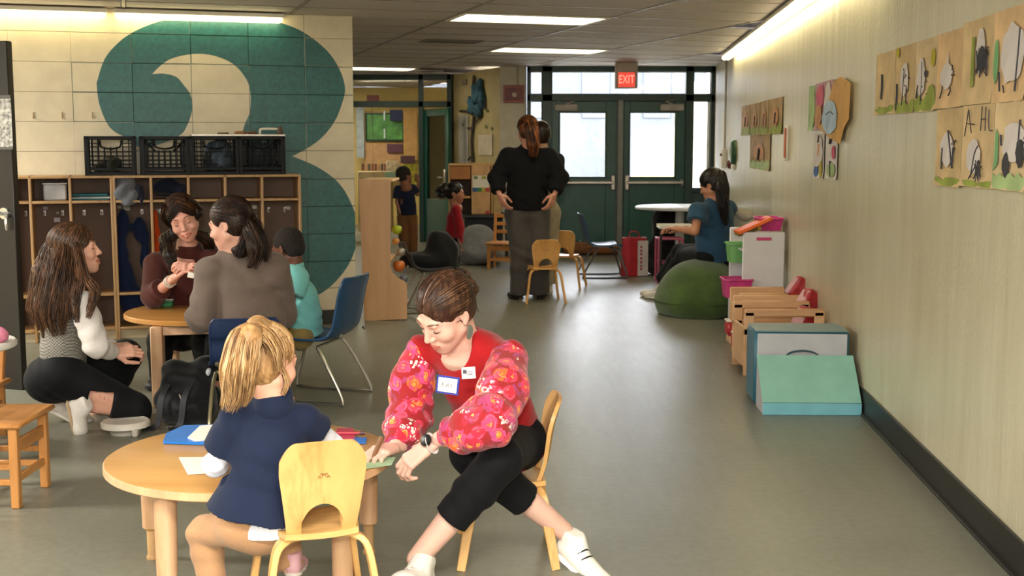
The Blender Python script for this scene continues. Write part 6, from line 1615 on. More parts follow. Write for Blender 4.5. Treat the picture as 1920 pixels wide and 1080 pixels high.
rR = person('woman in red sweater with floral puffed sleeves drawing at the front table', (-.0, 3.98, 0), JR, tfR, 1.0, 'e0b5a3', .008, HR, .0028, [hL, hR], dict(smile=0, female=True), hand_h=.0026)
m_red = cloth('red_knit', 'a3171c', weave=420, var=.05)
sd = top_sdf(JR, 1.0, tfR, .010, sleeves=False, hem=.085, rs=(.132, .122, .135), neck_r=.075)
for q in 'LR': sd.cap(JR['sh' + q], mid(JR['sh' + q], JR['el' + q], .10), .046, .046)
NF = Frame(JR['neck'], tfR, (JR['neck'] - JR['chest']))
sd.ell(NF(-.0, .045, -.005), (.060, .075, .085), NF.R, op=1, k=.008); sd.ell(NF(0, .005, .05), (.064, .06, .075), NF.R, op=1, k=.008)
sd.warp = creases([(JR['waist'], (.2, .3, 1), .12), (mid(JR['pel'], JR['waist']), (.5, 0, 1), .12), (JR['shL'], (1, .3, .4), .07), (JR['shR'], (1, .3, .4), .07)], 0.0064, 80)
soft('sweater', sd, .0065, m_red, rR)
nk = MB(); ring = []
# floral sleeves
t = NT('floral_knit'); co = t.coord()
nd = t.new('ShaderNodeTexNoise'); nd.inputs['Scale'].default_value = 14; nd.inputs['Detail'].default_value = 2; t.l.new(co, nd.inputs['Vector'])
va = t.new('ShaderNodeVectorMath', operation='MULTIPLY_ADD'); t.l.new(nd.outputs['Color'], va.inputs[0]); va.inputs[1].default_value = (.03, .03, .03); t.l.new(co, va.inputs[2])
def voro(scale, feat='F1'):
    v_ = t.new('ShaderNodeTexVoronoi', feature=feat); v_.inputs['Scale'].default_value = scale; t.l.new(va.outputs[0], v_.inputs['Vector']); return v_
big = voro(21); sm_ = voro(70); cell_ = t.new('ShaderNodeSeparateColor'); t.l.new(big.outputs['Color'], cell_.inputs[0])
flower = t.ramp(cell_.outputs[0], [(0, 'c8203a'), (.22, 'd9344e'), (.40, 'cf4a86'), (.58, 'e8622a'), (.72, 'b51f3c'), (.85, 'd8406a')], 'CONSTANT')
ring_ = t.ramp(big.outputs['Distance'], [(0, '6a1a20'), (.07, 'f0a040'), (.20, 'e8692f'), (.27, 'f0a25a'), (.31, 'd83a50'), (.46, 'd8557c'), (.52, 'b01a2c'), (1, '9a1018')], 'CONSTANT')
petal = t.mix(t.math('MULTIPLY', t.math('GREATER_THAN', t.noise(va.outputs[0], 45, 2), .50), 1.0), ring_, flower)
back = t.mix(t.math('GREATER_THAN', big.outputs['Distance'], .60), petal, '9c141c')
wd_ = voro(80); wcell = t.new('ShaderNodeSeparateColor'); t.l.new(wd_.outputs['Color'], wcell.inputs[0])
patch = t.math('GREATER_THAN', t.noise(co, 13, 2), .62)
wdot = t.math('MULTIPLY', t.math('MULTIPLY', t.math('GREATER_THAN', wd_.outputs['Distance'], .20), t.math('LESS_THAN', wd_.outputs['Distance'], .46)), patch)
colr = t.mix(wdot, back, 'eedbd0')
vio = t.math('MULTIPLY', t.math('GREATER_THAN', t.noise(co, 20, 2), .60), .6)
colr = t.mix(vio, colr, 'a8407a')
t.l.new(colr, t.b.inputs['Base Color']); t.b.inputs['Roughness'].default_value = .85; t.b.inputs['Sheen Weight'].default_value = .2; t.bump(t.noise(co, 300, 2), .3, .002)
for q, wide in (('L', .074), ('R', .072)):
    sh, el, wr = JR['sh' + q], JR['el' + q], JR['wr' + q]; d = (wr - el).normalized(); cuff = wr - d * .035; sd = Sdf(); sd.k = .03
    out_ = V((.02 if q == 'L' else -.015, -.01, .0)); drop = V((0, 0, -.012))
    sd.chain([mid(sh, el, .03), mid(sh, el, .5) + out_, el + out_ * .4 + drop, mid(el, cuff, .55) + drop, mid(el, cuff, .90)], [.064, wide, wide * 1.02, wide * .86, .046])
    beyond(sd, mid(sh, el, -.14), sh - el, .12, .1)
    sd.warp = creases([(el, wr - el, .10), (el, sh - el, .10), (mid(el, cuff, .8), d, .07), (mid(sh, el, .2), (0, 0, 1), .06)], 0.0088, 85)
    sl_ = soft('sleeve', sd, .0055, t.m, rR, label='red floral puffed sleeve')
    sd = Sdf(); sd.k = .01; sd.chain([mid(el, cuff, .72), cuff], [.040, .036 if q == 'L' else .034]); beyond(sd, cuff, d, .06, .1); sd.warp = wob(.0015, 60, 2)
    soft('cuff', sd, .005, m_red, sl_, label='plain red knitted cuff')
m_blackp = cloth('black_trousers', '0b0c10', .8, weave=500, var=.06, fuzz=.02)
sd = pants_sdf(JR, 1.0, tfR, .002, hemf=.60, thigh=.080, knee=.060, calf=.060, ank=.056)
sd.warp = creases([(JR['knL'], (1, 1, 0), .09), (JR['knR'], (1, 1, 0), .09), (JR['hipL'], (0, 1, 1), .1), (mid(JR['knL'], JR['anL'], .3), (1, 0, .6), .08)], 0.0056, 70)
soft('trousers', sd, .0065, m_blackp, rR)
shoe(rR, at(770, 1068, 3.69) + V((.045, .02, -.075)), at(758, 1110, 3.50) + V((-.02, 0, -.0)), s=1.0, h=.005, lace=1)
aR = JR['anR']; d = nrm((.55, -.62, -.32))
shoe(rR, aR + V((-.02, .035, -.085)), aR + V((-.02, .035, -.085)) + d * .262, up=(.25, -.25, 1), s=1.0, h=.0045, lace=2)
# hair: pulled back into a low bun
gfn = lambda x, y, z: np.sin(np.arctan2(x, z - .0) * 70 + 3 * np.sin(y * 40)) + .6 * np.sin(np.arctan2(x, z) * 140)
sd = hair_cap(HR, .008, face=(.070, .066, .112), facec=(0, .108, -.042), low=-.052); sd.warp = groove(HR, gfn, .0008)
sd.ell(HR(0, .092, .086), (.0035, .05, .03), HR.R, op=1, k=.006)
bn = Sdf(); bn.k = .008; BC = HR(.0, -.112, .010)
for i in range(9):
    a = i * 2 * PI / 9; bn.cap(HR(.024 * math.cos(a), -.110 - .006 * (i % 2), .008 + .024 * math.sin(a)), HR(.024 * math.cos(a + .7), -.114, .008 + .024 * math.sin(a + .7)), .015, .015, k=.004)
bn.ell(BC, (.030, .022, .030), HR.R)
bn.warp = groove(HR, lambda x, y, z: np.sin(np.hypot(x, z - .008) * 900), .0012)
m_brh = hairm('brown_hair', '3a251a', '5f4332'); m_brh2 = hairm('brown_hair_light', '6a4630', '8f6a4c'); m_brh3 = hairm('brown_hair_dark', '241610', '3f2a1e')
wisps = [([HR(.06, .045, .062), HR(.076, .02, .03), HR(.072, -.02, .0)], [.004, .006, .006], 1), ([HR(-.02, -.09, -.05), HR(-.03, -.085, -.08)], [.01, .014], .5), ([HR(.0, -.13, .03), HR(.03, -.14, .03), HR(.05, -.12, .05)], [.01, .02, .01], 1)]
hair_obj(rR, [sd, bn], .0032, [m_brh, m_brh2, m_brh3], strands(wisps, 46, .0007, 3, 3, .003) + scalp(HR, (0, -.105, .012), 900, .008, .0012, 2))
b = MB(); b.tube([HR(-.006, -.016 + (.091 + .0085) * math.cos(a), .038 + (.080 + .0085) * math.sin(a)) for a in [.62 + i * .11 for i in range(10)]], [.0004 + .0010 * math.sin(PI * (i + .6) / 10.5) for i in range(10)], 6); ob('parting', b, skin('scalp', '9a7868'), rR, world=True, label='pale centre parting of the hair')
# earring, tags, watch, rings, crayon
for q in (-1, 1):
    b = MB(); n_ = 16; E0 = HR(q * .079, .004, -.058); b.prism([(.014 * math.cos(a) * (1 - .25 * math.sin(a)), .021 * math.sin(a)) for a in [2 * PI * i / n_ for i in range(n_)]], (E0, HR.f, V((0, 0, 1)), HR.r * q), .004)
    b.tube([HR(q * .077, .0, -.034), E0 + V((0, 0, .018))], .0012, 5); ob('earring', b, M('green_grey_stone', '5e655c', .35), rR, world=True, label='grey-green oval drop earring')
def on_torso(px, py, w_, h_, mat, nm, lab, rot=0, Y=3.80, n=None):
    c = at(px, py, Y); n = nrm(n or (-.35, -.92, .12)); ux = nrm(n.cross(UPZ)) * -1; ux = ux if ux.x > 0 else -ux; ux = Matrix.Rotation(rot, 3, n) @ ux; uy = n.cross(ux) * -1; uy = uy if uy.z > 0 else -uy
    b = MB(); b.prism([(-w_ / 2, -h_ / 2), (w_ / 2, -h_ / 2), (w_ / 2, h_ / 2), (-w_ / 2, h_ / 2)], (c, ux, uy, n), .003); o = ob(nm, b, mat, rR, False, world=True, label=lab); return c, ux, uy, n, o
TAGY = 3.775
c, ux, uy, n, o = on_torso(840, 722, .076, .056, M('tag_blue', '2c3a9a', .5), 'name_tag', 'white name tag with blue border and handwriting', -.06, TAGY)
b = MB(); b.prism([(-.032, -.022), (.032, -.022), (.032, .022), (-.032, .022)], (c + n * .0032, ux, uy, n), .001); ob('tag_face', b, m_paper, o, False, world=True)
b = MB()
L_ = [[(-.018, .008), (-.018, -.006)], [(-.011, .008), (-.018, .001), (-.010, -.006)], [(-.007, .003), (-.003, -.003), (.001, .004), (-.003, -.008)], [(.003, .008), (.004, -.006), (.009, -.006)], [(.012, .006), (.012, -.005)], [(.012, .001), (.017, .004)], [(.012, -.005), (.019, -.003)]]
for st in L_: b.tube([c + n * .0048 + ux * x + uy * y for x, y in st], .0007, 4)
ob('handwriting', b, M('ink_grey', '4c4a55', .6), o, world=True)
c, ux, uy, n, o = on_torso(879, 699, .046, .036, m_paper, 'badge', 'small white printed badge', .12, TAGY - .005)
b = MB(); b.box(c + n * .0035 - ux * .012 + uy * .004, (.012, .002, .012), Matrix((ux, n, uy)).transposed()); 
for k in range(3): b.box(c + n * .0035 + ux * .004 - uy * (.004 + .005 * k - .008), (.02, .002, .0014), Matrix((ux, n, uy)).transposed())
ob('badge_print', b, M('ink_grey', '4c4a55', .6), o, False, world=True)
wrL = JR['wrL']; dW = (JR['wrL'] - JR['elL']).normalized(); c = at(807, 835, 3.66)
FW = Frame(at(808, 832, 3.66), dW, V((0, -.75, .6))); b = MB()
b.tube([FW(.029 * math.cos(a), 0, .026 * math.sin(a)) for a in [i * 2 * PI / 24 for i in range(24)]], .008, 8, closed=True, flat=.35, up=None); wt = ob('watch', b, M('watch_white', 'dedbd6', .4), rR, world=True, label='white strap watch with black round face')
b = MB(); cF = FW(.004, 0, .021); b.lathe([(.001, 0), (.0185, 0), (.0195, .003), (.0185, .008), (.016, .009), (.001, .0095)], n=24); b.v = [np.array([tuple(cF + FW.r * x + FW.f * y + FW.u * z) for x, y, z in a]) for a in b.v]; ob('watch_face', b, M('watch_black', '0c0c10', .35), wt, world=True)
cr = thing('crayon', 'dark crayon held in the right hand of the woman in red', 'crayon', at(697, 862, 3.70)); p0 = at(697, 863, 3.70); p1 = at(716, 820, 3.74)
b = MB(); b.tube([p0, p0 + (p1 - p0) * .12], [.0015, .0045], 8); ob('crayon_tip', b, M('crayon_black', '1c1a1a', .5), cr, world=True); b = MB(); b.tube([p0 + (p1 - p0) * .12, p1], 0.0077, 8); ob('crayon_body', b, M('crayon_brown', '7a5230', .5), cr, world=True)

# ------------------------------------------------------------------ girl in navy polo, front
JG = JJ(pel=(478, 955, 3.28), chest=(500, 850, 3.28), neck=(512, 742, 3.30), shL=(440, 792, 3.27), shR=(574, 788, 3.33), elL=(404, 872, 3.31), wrL=(425, 873, 3.48), elR=(630, 842, 3.42), wrR=(662, 852, 3.58),
        hipL=(450, 985, 3.28), hipR=(515, 985, 3.30), knL=(383, 1000, 3.36), knR=(528, 1000, 3.52), anL=(402, 1115, 3.34), anR=(545, 1068, 3.48))
tfG = nrm((.05, 1, 0)); sG = .66
HG = Frame(at(501, 679, 3.30), nrm((.55, .80, -.22)), nrm((.08, .15, 1)), .89)
rG = person('girl in navy polo over white sleeves with blonde ponytail, back to the camera', (-.69, 3.28, 0), JG, tfG, sG, 'dca68c', .007, HG, .0035,
            [dict(wr=JG['wrL'], fd=(.4, .9, -.1), pn=(0, 0, -1), side=1, s=.68), dict(wr=JG['wrR'], fd=(-.3, .9, -.1), pn=(0, 0, -1), side=-1, s=.68)], dict(child=True, nr=.042, fl=1.05), hand_h=.003)
m_nv = cloth('navy_polo', '182138', weave=600, var=.05, fuzz=.05)
sd = top_sdf(JG, sG, tfG, .008, slv=dict(L=.62, R=.34), hem=.05, rs=(.170, .135, .150), arms=(.064, .06, .05), flare=.03, neck_r=.085, shr=.05, depth=(.8, .72, .7))
sd.warp = creases([(JG['waist'], (.3, 0, 1), .09), (JG['shL'], (1, 0, .5), .06), (JG['shR'], (1, 0, .5), .06), (JG['pel'], (1, 0, .2), .10)], 0.0048, 75)
soft('polo_shirt', sd, .005, m_nv, rG)
sd = Sdf(); nk_ = JG['neck']; sd.cap(nk_ + V((0, 0, -.03)), nk_ + V((0, 0, .004)), .062, .051); sd.cap(nk_ + V((0, 0, .0)), nk_ + V((0, .005, .06)), .044, .044, op=1, k=.003); sd.cut(nk_ + V((0, 0, .016)), (0, -.2, 1)); soft('collar', sd, .004, m_nv, rG, label='navy collar')
m_ws = cloth('white_jersey', 'd9dbe6', weave=500, var=.04)
for q in 'LR':
    sd = Sdf(); sd.k = .012; sh, el, wr = JG['sh' + q], JG['el' + q], JG['wr' + q]; sd.chain([mid(sh, el, .35), el, mid(el, wr, .9)], [.033, .030, .025]); beyond(sd, mid(el, wr, .9), wr - el, .05, .1)
    sd.warp = creases([(el, wr - el, .05), (el, sh - el, .05)], 0.0035, 130); soft('sleeve', sd, .004, m_ws, rG, label='long white undershirt sleeve')
sd = Sdf(); sd.k = .02; p = JG['pel']; sd.cap(p + V((.02, .0, -.035)), p + V((.03, 0, -.055)), .092, .090, n=tfG, fl=.75); sd.cut(p + V((0, 0, -.070)), (0, 0, -1)); sd.cut(p, (0, 0, 1)); soft('undershirt', sd, .005, m_ws, rG, label='white undershirt edge below the polo')
m_kh = cloth('khaki_trousers', 'a8805c', weave=500, var=.05)
sd = pants_sdf(JG, sG, tfG, .009, hemf=.95, thigh=.072, knee=.06, calf=.054, ank=.046); sd.warp = creases([(JG['knL'], (0, .3, 1), .06), (JG['knR'], (0, 0, 1), .06)], 0.0040, 110); soft('trousers', sd, .005, m_kh, rG)
shoe(rG, at(548, 1085, 3.44), at(562, 1062, 3.60), s=.66, mat='cfa0a8', sole='d8d0c8', h=.004); shoe(rG, V((-.83, 3.31, .0)), V((-.80, 3.47, 0)), s=.66, mat='cfa0a8', sole='d8d0c8', h=.004)
m_bl = hairm('blonde_hair', 'a57c50', 'd0a772', .42); m_bl2 = hairm('blonde_hair_light', 'cba675', 'e8caa0', .4); m_bl3 = hairm('blonde_hair_dark', '6b4a30', '8a6442', .45)
Gp = at(484, 616, 3.22)
sd = hair_cap(HG, .008, face=(.068, .066, .112), facec=(0, .108, -.040), low=-.085, ears=False)
def gg(x, y, z):
    return np.sin(np.arctan2(x + .02, z - .09) * 60 + 2 * np.sin(y * 50)) + .5 * np.sin(np.arctan2(x, y) * 90)
sd.warp = groove(HG, gg, .0010)
sd.cap(HG(-.01, -.05, .105), Gp, .030, .020, k=.02)
pt = Sdf(); pt.k = .014
tail = [Gp, at(466, 630, 3.155), at(452, 680, 3.14), at(448, 725, 3.15), at(440, 762, 3.17)]
pt.chain(tail[:4], [.016, .032, .036, .024])
tg = [([Gp, at(455, 632, 3.15), at(441, 690, 3.13), at(438, 735, 3.15), at(428, 770, 3.17)], [.012, .032, .040, .034, .022], 3), ([Gp, at(475, 640, 3.14), at(468, 690, 3.13), at(462, 735, 3.15), at(452, 762, 3.16)], [.010, .020, .024, .020, .012], 2), ([Gp, at(500, 628, 3.20), at(520, 660, 3.21), at(522, 700, 3.22)], [.008, .022, .022, .012], 1.0), ([HG(.07, -.02, .0), HG(.080, .01, -.05), HG(.075, .0, -.10)], [.008, .009, .010], .5)]
hair_obj(rG, [sd, pt], .0036, [m_bl, m_bl2, m_bl3], strands(tg, 620, .0013, 5, 3, .002) + scalp(HG, (-.005, -.06, .118), 760, .008, .0012, 3, low=-.075))
sd = None

# ------------------------------------------------------------------ kneeling woman at the left
JK = JJ(pel=(118, 690, 5.88), chest=(122, 600, 5.87), neck=(133, 540, 5.86), shR=(155, 566, 5.72), shL=(118, 562, 6.03), elR=(178, 648, 5.70), wrR=(215, 662, 5.86), elL=(165, 640, 6.14), wrL=(216, 652, 6.04),
        hipR=(115, 705, 5.80), hipL=(115, 700, 5.98), knR=(252, 768, 5.92), knL=(236, 668, 6.16), anR=(172, 762, 5.84), anL=(180, 780, 6.22))
tfK = nrm((.97, .2, .0))
HK = Frame(at(141, 468, 5.86), nrm((.955, .20, .12)), nrm((-.12, 0, 1)), 1.04)
rK = person('woman kneeling at left in tweed vest and white sleeves, long brown hair', (-2.05, 5.9, 0), JK, tfK, 1.0, 'd9a38c', .010, HK, .0038,
            [dict(wr=JK['wrR'], fd=(.85, .25, .10), pn=(.1, .8, -.5), side=-1, s=1.0, curl=(.9, 1.0, 1.1, 1.2)), dict(wr=JK['wrL'], fd=(.8, -.35, .0), pn=(0, -.9, 0), side=1, s=1.0, curl=(.7, .8, .9, 1))], dict(smile=1), hand_h=.004)
t = NT('tweed'); co = t.coord(); ck = t.new('ShaderNodeTexChecker'); ck.inputs['Scale'].default_value = 130; ck.inputs['Color1'].default_value = lin('3a3936'); ck.inputs['Color2'].default_value = lin('9b978c'); t.l.new(co, ck.inputs[0])
t.l.new(t.mix(.35, ck.outputs[0], t.ramp(t.noise(co, 160, 2), [(.3, '3f3e3a'), (.7, 'a7a297')])), t.b.inputs['Base Color']); t.b.inputs['Roughness'].default_value = .9; t.bump(ck.outputs[1], .3, .002); m_tw = t.m
sd = top_sdf(JK, 1.0, tfK, .008, sleeves=False, hem=.03, rs=(.135, .118, .130), depth=(.80, .78, .76), shr=.036)
sd.warp = creases([(JK['waist'], (.3, 0, 1), .12)], 0.0048, 70); soft('vest', sd, .009, m_tw, rK)
m_wsh = cloth('white_shirt', 'cfc8c3', weave=400, var=.04)
for q in 'LR':
    sd = Sdf(); sd.k = .02; sh, el, wr = JK['sh' + q], JK['el' + q], JK['wr' + q]; sd.chain([sh + V((0, .0, -.0)), mid(sh, el) + V((.0, 0, 0)), el, mid(el, wr, .82)], [.056, .060, .058, .038]); beyond(sd, mid(el, wr, .86), wr - el, .07, .1)
    sd.warp = creases([(el, wr - el, .09), (mid(sh, el), sh - el, .1)], 0.0064, 80); soft('sleeve', sd, .007, m_wsh, rK, label='white shirt sleeve')
sd = pants_sdf(JK, 1.0, tfK, .012, hemf=.55, thigh=.098, knee=.068, calf=.064, ank=.058); sd.ell(JK['pel'] + V((-.05, 0, -.05)), (.13, .16, .12)); sd.warp = creases([(JK['knR'], (1, 0, .5), .1), (JK['hipR'], (1, 0, 1), .12)], 0.0064, 60); soft('trousers', sd, .009, m_blackp, rK)
a_ = JK['anR']; shoe(rK, a_ + V((-.10, -.05, .055)), a_ + V((-.055, -.06, -.145)), up=(1, -.25, .1), s=.98, mat='d6d0c8', sole='a48d70', h=.006, lace=False)
a_ = at(150, 775, 6.05); shoe(rK, a_ + V((-.17, 0, .02)), a_ + V((.06, .0, -.09)), up=(.3, -.1, 1), s=.98, mat='d6d0c8', sole='d8d2c8', h=.006, lace=False)
m_kb = hairm('chestnut_hair', '46301f', '6b4a34'); m_kb2 = hairm('chestnut_hair_light', '6b482f', '8c6242'); m_kb3 = hairm('chestnut_hair_dark', '33221a', '4f3828')
sd = hair_cap(HK, .012, face=(.072, .075, .125), facec=(0, .112, -.045), low=-.16, sides=1.6); sd.warp = groove(HK, lambda x, y, z: np.sin(y * 420 + 3 * np.sin(z * 30)) + np.sin(x * 300), .0012)
ln_ = Sdf(); ln_.k = .03
ln_.chain([HK(0, -.05, .0), at(100, 520, 5.83), at(92, 580, 5.80), at(90, 625, 5.79)], [.080, .080, .066, .030]); ln_.chain([HK(-.0, -.02, -.04) , at(125, 540, 5.76), at(122, 590, 5.72)], [.06, .055, .03])
ln_.warp = groove(HK, lambda x, y, z: np.sin(y * 260 + 2 * np.sin(z * 25)) + np.sin(x * 200 + z * 30), .003)
kg = [([HK(0, -.03, .100), HK(0, -.085, .02), at(96, 510, 5.82), at(80, 580, 5.79), at(88, 625, 5.79)], [.012, .055, .085, .078, .03], 3), ([HK(.03, -.02, .095), HK(.075, -.03, .0), at(115, 520, 5.73), at(104, 590, 5.70), at(112, 635, 5.70)], [.010, .03, .06, .065, .022], 3), ([HK(.075, .02, .03), at(150, 515, 5.70), at(140, 560, 5.66), at(146, 612, 5.65)], [.012, .02, .022, .012], 1.2), ([HK(.075, .035, .02), at(163, 520, 5.70), at(178, 545, 5.66), at(172, 575, 5.64), at(163, 600, 5.64)], [.010, .016, .020, .018, .008], 1)]
hair_obj(rK, [sd, ln_], .0055, [m_kb, m_kb2, m_kb3], strands(kg, 640, .0024, 8, 3, .007) + scalp(HK, (.02, -.09, -.06), 420, .012, .0020, 4, part=True) + scalp(HK, (.05, -.05, -.07), 300, .012, .0020, 14))
b = MB(); FW = Frame(JK['wrR'], (.8, .3, .1), (0, 0, 1)); b.tube([FW(.030 * math.cos(a), 0, .026 * math.sin(a)) for a in [i * 2 * PI / 20 for i in range(20)]], .003, 6, closed=True); ob('bracelet', b, M('gold', 'b08a4a', .3, .9), rK, world=True)

# ------------------------------------------------------------------ woman in maroon sweater behind the middle table
JM = JJ(pel=(340, 600, 7.10), chest=(342, 535, 7.04), neck=(352, 466, 6.99), shR=(291, 495, 7.0), shL=(402, 487, 7.02), elR=(287, 556, 6.82), wrR=(328, 520, 6.66), elL=(412, 556, 6.85), wrL=(374, 512, 6.66),
        hipR=(315, 620, 7.1), hipL=(368, 620, 7.1), knR=(300, 640, 6.78), knL=(385, 640, 6.72), anR=(300, 712, 6.95), anL=(385, 700, 7.0))
tfM = nrm((.03, -1, 0))
HM = Frame(at(343, 408, 6.90), nrm((.20, -.92, -.30)), nrm((-.24, -.25, .9)), 1.08)
rM = person('smiling woman in maroon sweater behind the middle table, looking down', (-1.86, 7.05, 0), JM, tfM, 1.0, 'd39a86', .010, HM, .0038,
            [dict(wr=JM['wrR'], fd=(.6, -.25, .45), pn=(.5, .3, -.5), side=1, s=1.0, curl=(.6, .7, .8, .9), thumb=(.6, .6)), dict(wr=JM['wrL'], fd=(-.7, -.2, .35), pn=(-.3, .3, -.5), side=-1, s=1.0, curl=(.6, .8, .9, .9), thumb=(.6, .6))], dict(smile=1), hand_h=.004)
m_mar = cloth('maroon_knit', '4a211c', weave=350, var=.06)
sd = top_sdf(JM, 1.0, tfM, .012, slv=1.42, hem=.08, arms=(.052, .050, .046), rs=(.15, .135, .145)); sd.cap(JM['neck'] + V((0, 0, -.02)), JM['neck'] + V((0, -.01, .012)), .072, .062, k=.02)
sd.warp = creases([(JM['elR'], (1, 0, 1), .1), (JM['waist'], (.2, 0, 1), .1), (JM['elL'], (1, 0, 1), .1), (JM['shR'], (1, 0, .3), .08)], 0.0072, 65); soft('sweater', sd, .009, m_mar, rM)
sd = pants_sdf(JM, 1.0, tfM, .012, hemf=.97); soft('trousers', sd, .014, m_blackp, rM)
for q in 'RL': a_ = JM['an' + q]; shoe(rM, V((a_.x, a_.y + .06, 0)), V((a_.x, a_.y - .19, 0)), s=1, mat='1c1c1f', sole='2a2a2c', h=.010, lace=False)
sd = hair_cap(HM, .011, face=(.066, .075, .120), facec=(0, .112, -.045), low=-.12, sides=0, ears=True); sd.warp = groove(HM, lambda x, y, z: np.sin(np.arctan2(x, y + .1) * 60), .0012)
sd.ell(HM(0, .06, .112), (.003, .06, .02), HM.R, op=1, k=.008)
ln_ = Sdf(); ln_.k = .02; ln_.chain([HM(-.066, .0, .06), HM(-.078, -.0, .0), at(311, 450, 6.90), at(318, 480, 6.80), at(328, 512, 6.77)], [.022, .026, .036, .034, .020]); ln_.chain([HM(.076, -.02, -.01), at(385, 445, 7.0), at(392, 470, 7.03)], [.026, .030, .02]); ln_.cap(HM(0, -.06, -.03), JM['neck'] + V((0, .08, -.02)), .06, .05)
ln_.warp = groove(HM, lambda x, y, z: np.sin(x * 330 + 2 * np.sin(z * 30)), .002)
mg = [([HM(-.05, .03, .10), HM(-.086, .0, .0), at(311, 455, 6.88), at(320, 490, 6.77), at(330, 530, 6.75)], [.02, .016, .028, .030, .014], 3), ([HM(.05, .03, .10), HM(.086, .0, .0), at(388, 450, 6.98), at(396, 472, 7.0)], [.02, .014, .026, .014], 1.5)]
m_d1 = hairm('darkbrown_hair', '1f1511', '3c2a20'); m_d2 = hairm('auburn_tips', '4f2f1a', '7c4e2a'); m_d3 = hairm('black_hair', '120d0c', '2a201c')
hair_obj(rM, [sd, ln_], .0055, [m_d1, m_d2, m_d3], strands(mg, 300, .0022, 9, 3, .005) + scalp(HM, (-.085, .0, -.02), 220, .011, .0018, 5, part=True) + scalp(HM, (.085, -.01, -.02), 220, .011, .0018, 6, part=True))
b = MB(); FW = Frame(mid(JM['elR'], JM['wrR'], .80), JM['wrR'] - JM['elR'], (0, -.6, .6))
for k, y in enumerate((-.02, -.006, .008)): b.tube([FW(.030 * math.cos(a), y, .030 * math.sin(a)) for a in [i * 2 * PI / 18 for i in range(18)]], .0035, 5, closed=True)
ob('bracelets', b, M('bead_white', 'cfc6ba', .4), rM, world=True); 
b = MB(); g_ = at(358, 516, 6.60); b.box(g_, (.035, .004, .03), Matrix.Rotation(.2, 3, 'Y'), .001); ob('paper_slip', b, m_paper, None, label='small white paper slip held in the hands of the woman in maroon', cat='paper')
# teeth
b = MB(); b.bar(bez([HM(-.020, .0890, -.0625), HM(0, .0965, -.0665), HM(.020, .0890, -.0625)], 4), .0065, .003, HM.u); ob('teeth', b, M('teeth', 'd8cdbd', .3), rM, world=True)

# ------------------------------------------------------------------ woman in taupe sweater, back to camera
JT = JJ(pel=(470, 640, 6.10), chest=(455, 545, 6.08), neck=(440, 478, 6.06), shL=(395, 512, 6.02), shR=(516, 502, 6.10), elL=(378, 597, 5.98), wrL=(395, 560, 6.22), elR=(528, 590, 6.22), wrR=(500, 560, 6.38),
        hipL=(445, 665, 6.12), hipR=(500, 665, 6.12), knL=(410, 640, 6.50), knR=(480, 640, 6.52), anL=(400, 720, 6.40), anR=(470, 700, 6.60))
tfT = nrm((-.15, .98, 0))
HT = Frame(at(432, 420, 6.03), nrm((-.94, .20, -.26)), nrm((-.25, .05, 1)), 1.06)
rT = person('woman in taupe sweater with dark ponytail, back to camera at the middle table', (-1.28, 6.15, 0), JT, tfT, 1.0, 'd6a28d', .010, HT, .0038,
            [dict(wr=JT['wrL'], fd=(.2, .9, .2), pn=(0, 0, -1), side=1, s=1.0), dict(wr=JT['wrR'], fd=(-.3, .9, .2), pn=(0, 0, -1), side=-1, s=1.0)], dict(smile=1), hand_h=.005)
m_tp = cloth('taupe_knit', '6b5d54', weave=260, var=.06)
sd = top_sdf(JT, 1.0, tfT, .016, slv=1.85, hem=.10, arms=(.060, .060, .044), rs=(.172, .165, .160), depth=(.75, .72, .7), neck_r=.075, shr=.052)
sd.cap(JT['neck'] + V((0, 0, -.02)), JT['neck'] + V((-.01, .01, .030)), .080, .066, k=.02); sd.warp = creases([(JT['elL'], (0, .2, 1), .11), (JT['waist'], (.5, 0, 1), .14), (JT['shL'], (1, 0, -.6), .1), (JT['shR'], (1, 0, .6), .1), (JT['pel'], (1, 0, .4), .14), (mid(JT['chest'], JT['shL']), (.5, 0, .8), .12), (mid(JT['chest'], JT['shR']), (-.5, 0, .8), .12)], .010, 42); soft('sweater', sd, .008, m_tp, rT)
sd = pants_sdf(JT, 1.0, tfT, .010, hemf=.95); soft('trousers', sd, .013, m_blackp, rT)
for q in 'RL': a_ = JT['an' + q]; shoe(rT, V((a_.x, a_.y - .06, 0)), V((a_.x - .04, a_.y + .19, 0)), s=1, mat='1c1c1f', sole='2a2a2c', h=.010, lace=False)
sd = hair_cap(HT, .011, face=(.085, .080, .120), facec=(0, .104, -.045), low=-.075); sd.warp = groove(HT, lambda x, y, z: np.sin(np.arctan2(x, z) * 40), .0012)
Gt = HT(.01, -.098, -.010)
ln_ = Sdf(); ln_.k = .02; ln_.chain([Gt, at(473, 435, 5.94), at(480, 465, 5.92), at(470, 498, 5.92)], [.038, .046, .042, .016]); ln_.cap(HT(.02, -.055, -.045), at(450, 468, 6.02), .052, .045); ln_.warp = wob(.006, 50, 3)
tg_ = [([Gt, at(474, 430, 5.93), at(484, 462, 5.91), at(470, 508, 5.91)], [.03, .048, .046, .018], 3), ([Gt, at(462, 440, 5.95), at(450, 470, 5.94), at(441, 484, 5.93)], [.02, .025, .018, .008], 1), ([Gt, at(484, 430, 5.94), at(500, 470, 5.93), at(497, 494, 5.93)], [.02, .024, .016, .010], 1)]
hair_obj(rT, [sd, ln_], .0052, [hairm('dark_hair_t', '241611', '412c22'), hairm('dark_hair_t2', '3c2519', '5c3b28'), m_d3], strands(tg_, 360, .0022, 12, 3, .006) + scalp(HT, (.01, -.105, -.005), 560, .011, .0017, 7))
b = MB()
for q in (1, -1): b.lathe([(.001, -.004), (.004, 0), (.001, .004)], HT(q * .080, .002, -.036), 8)
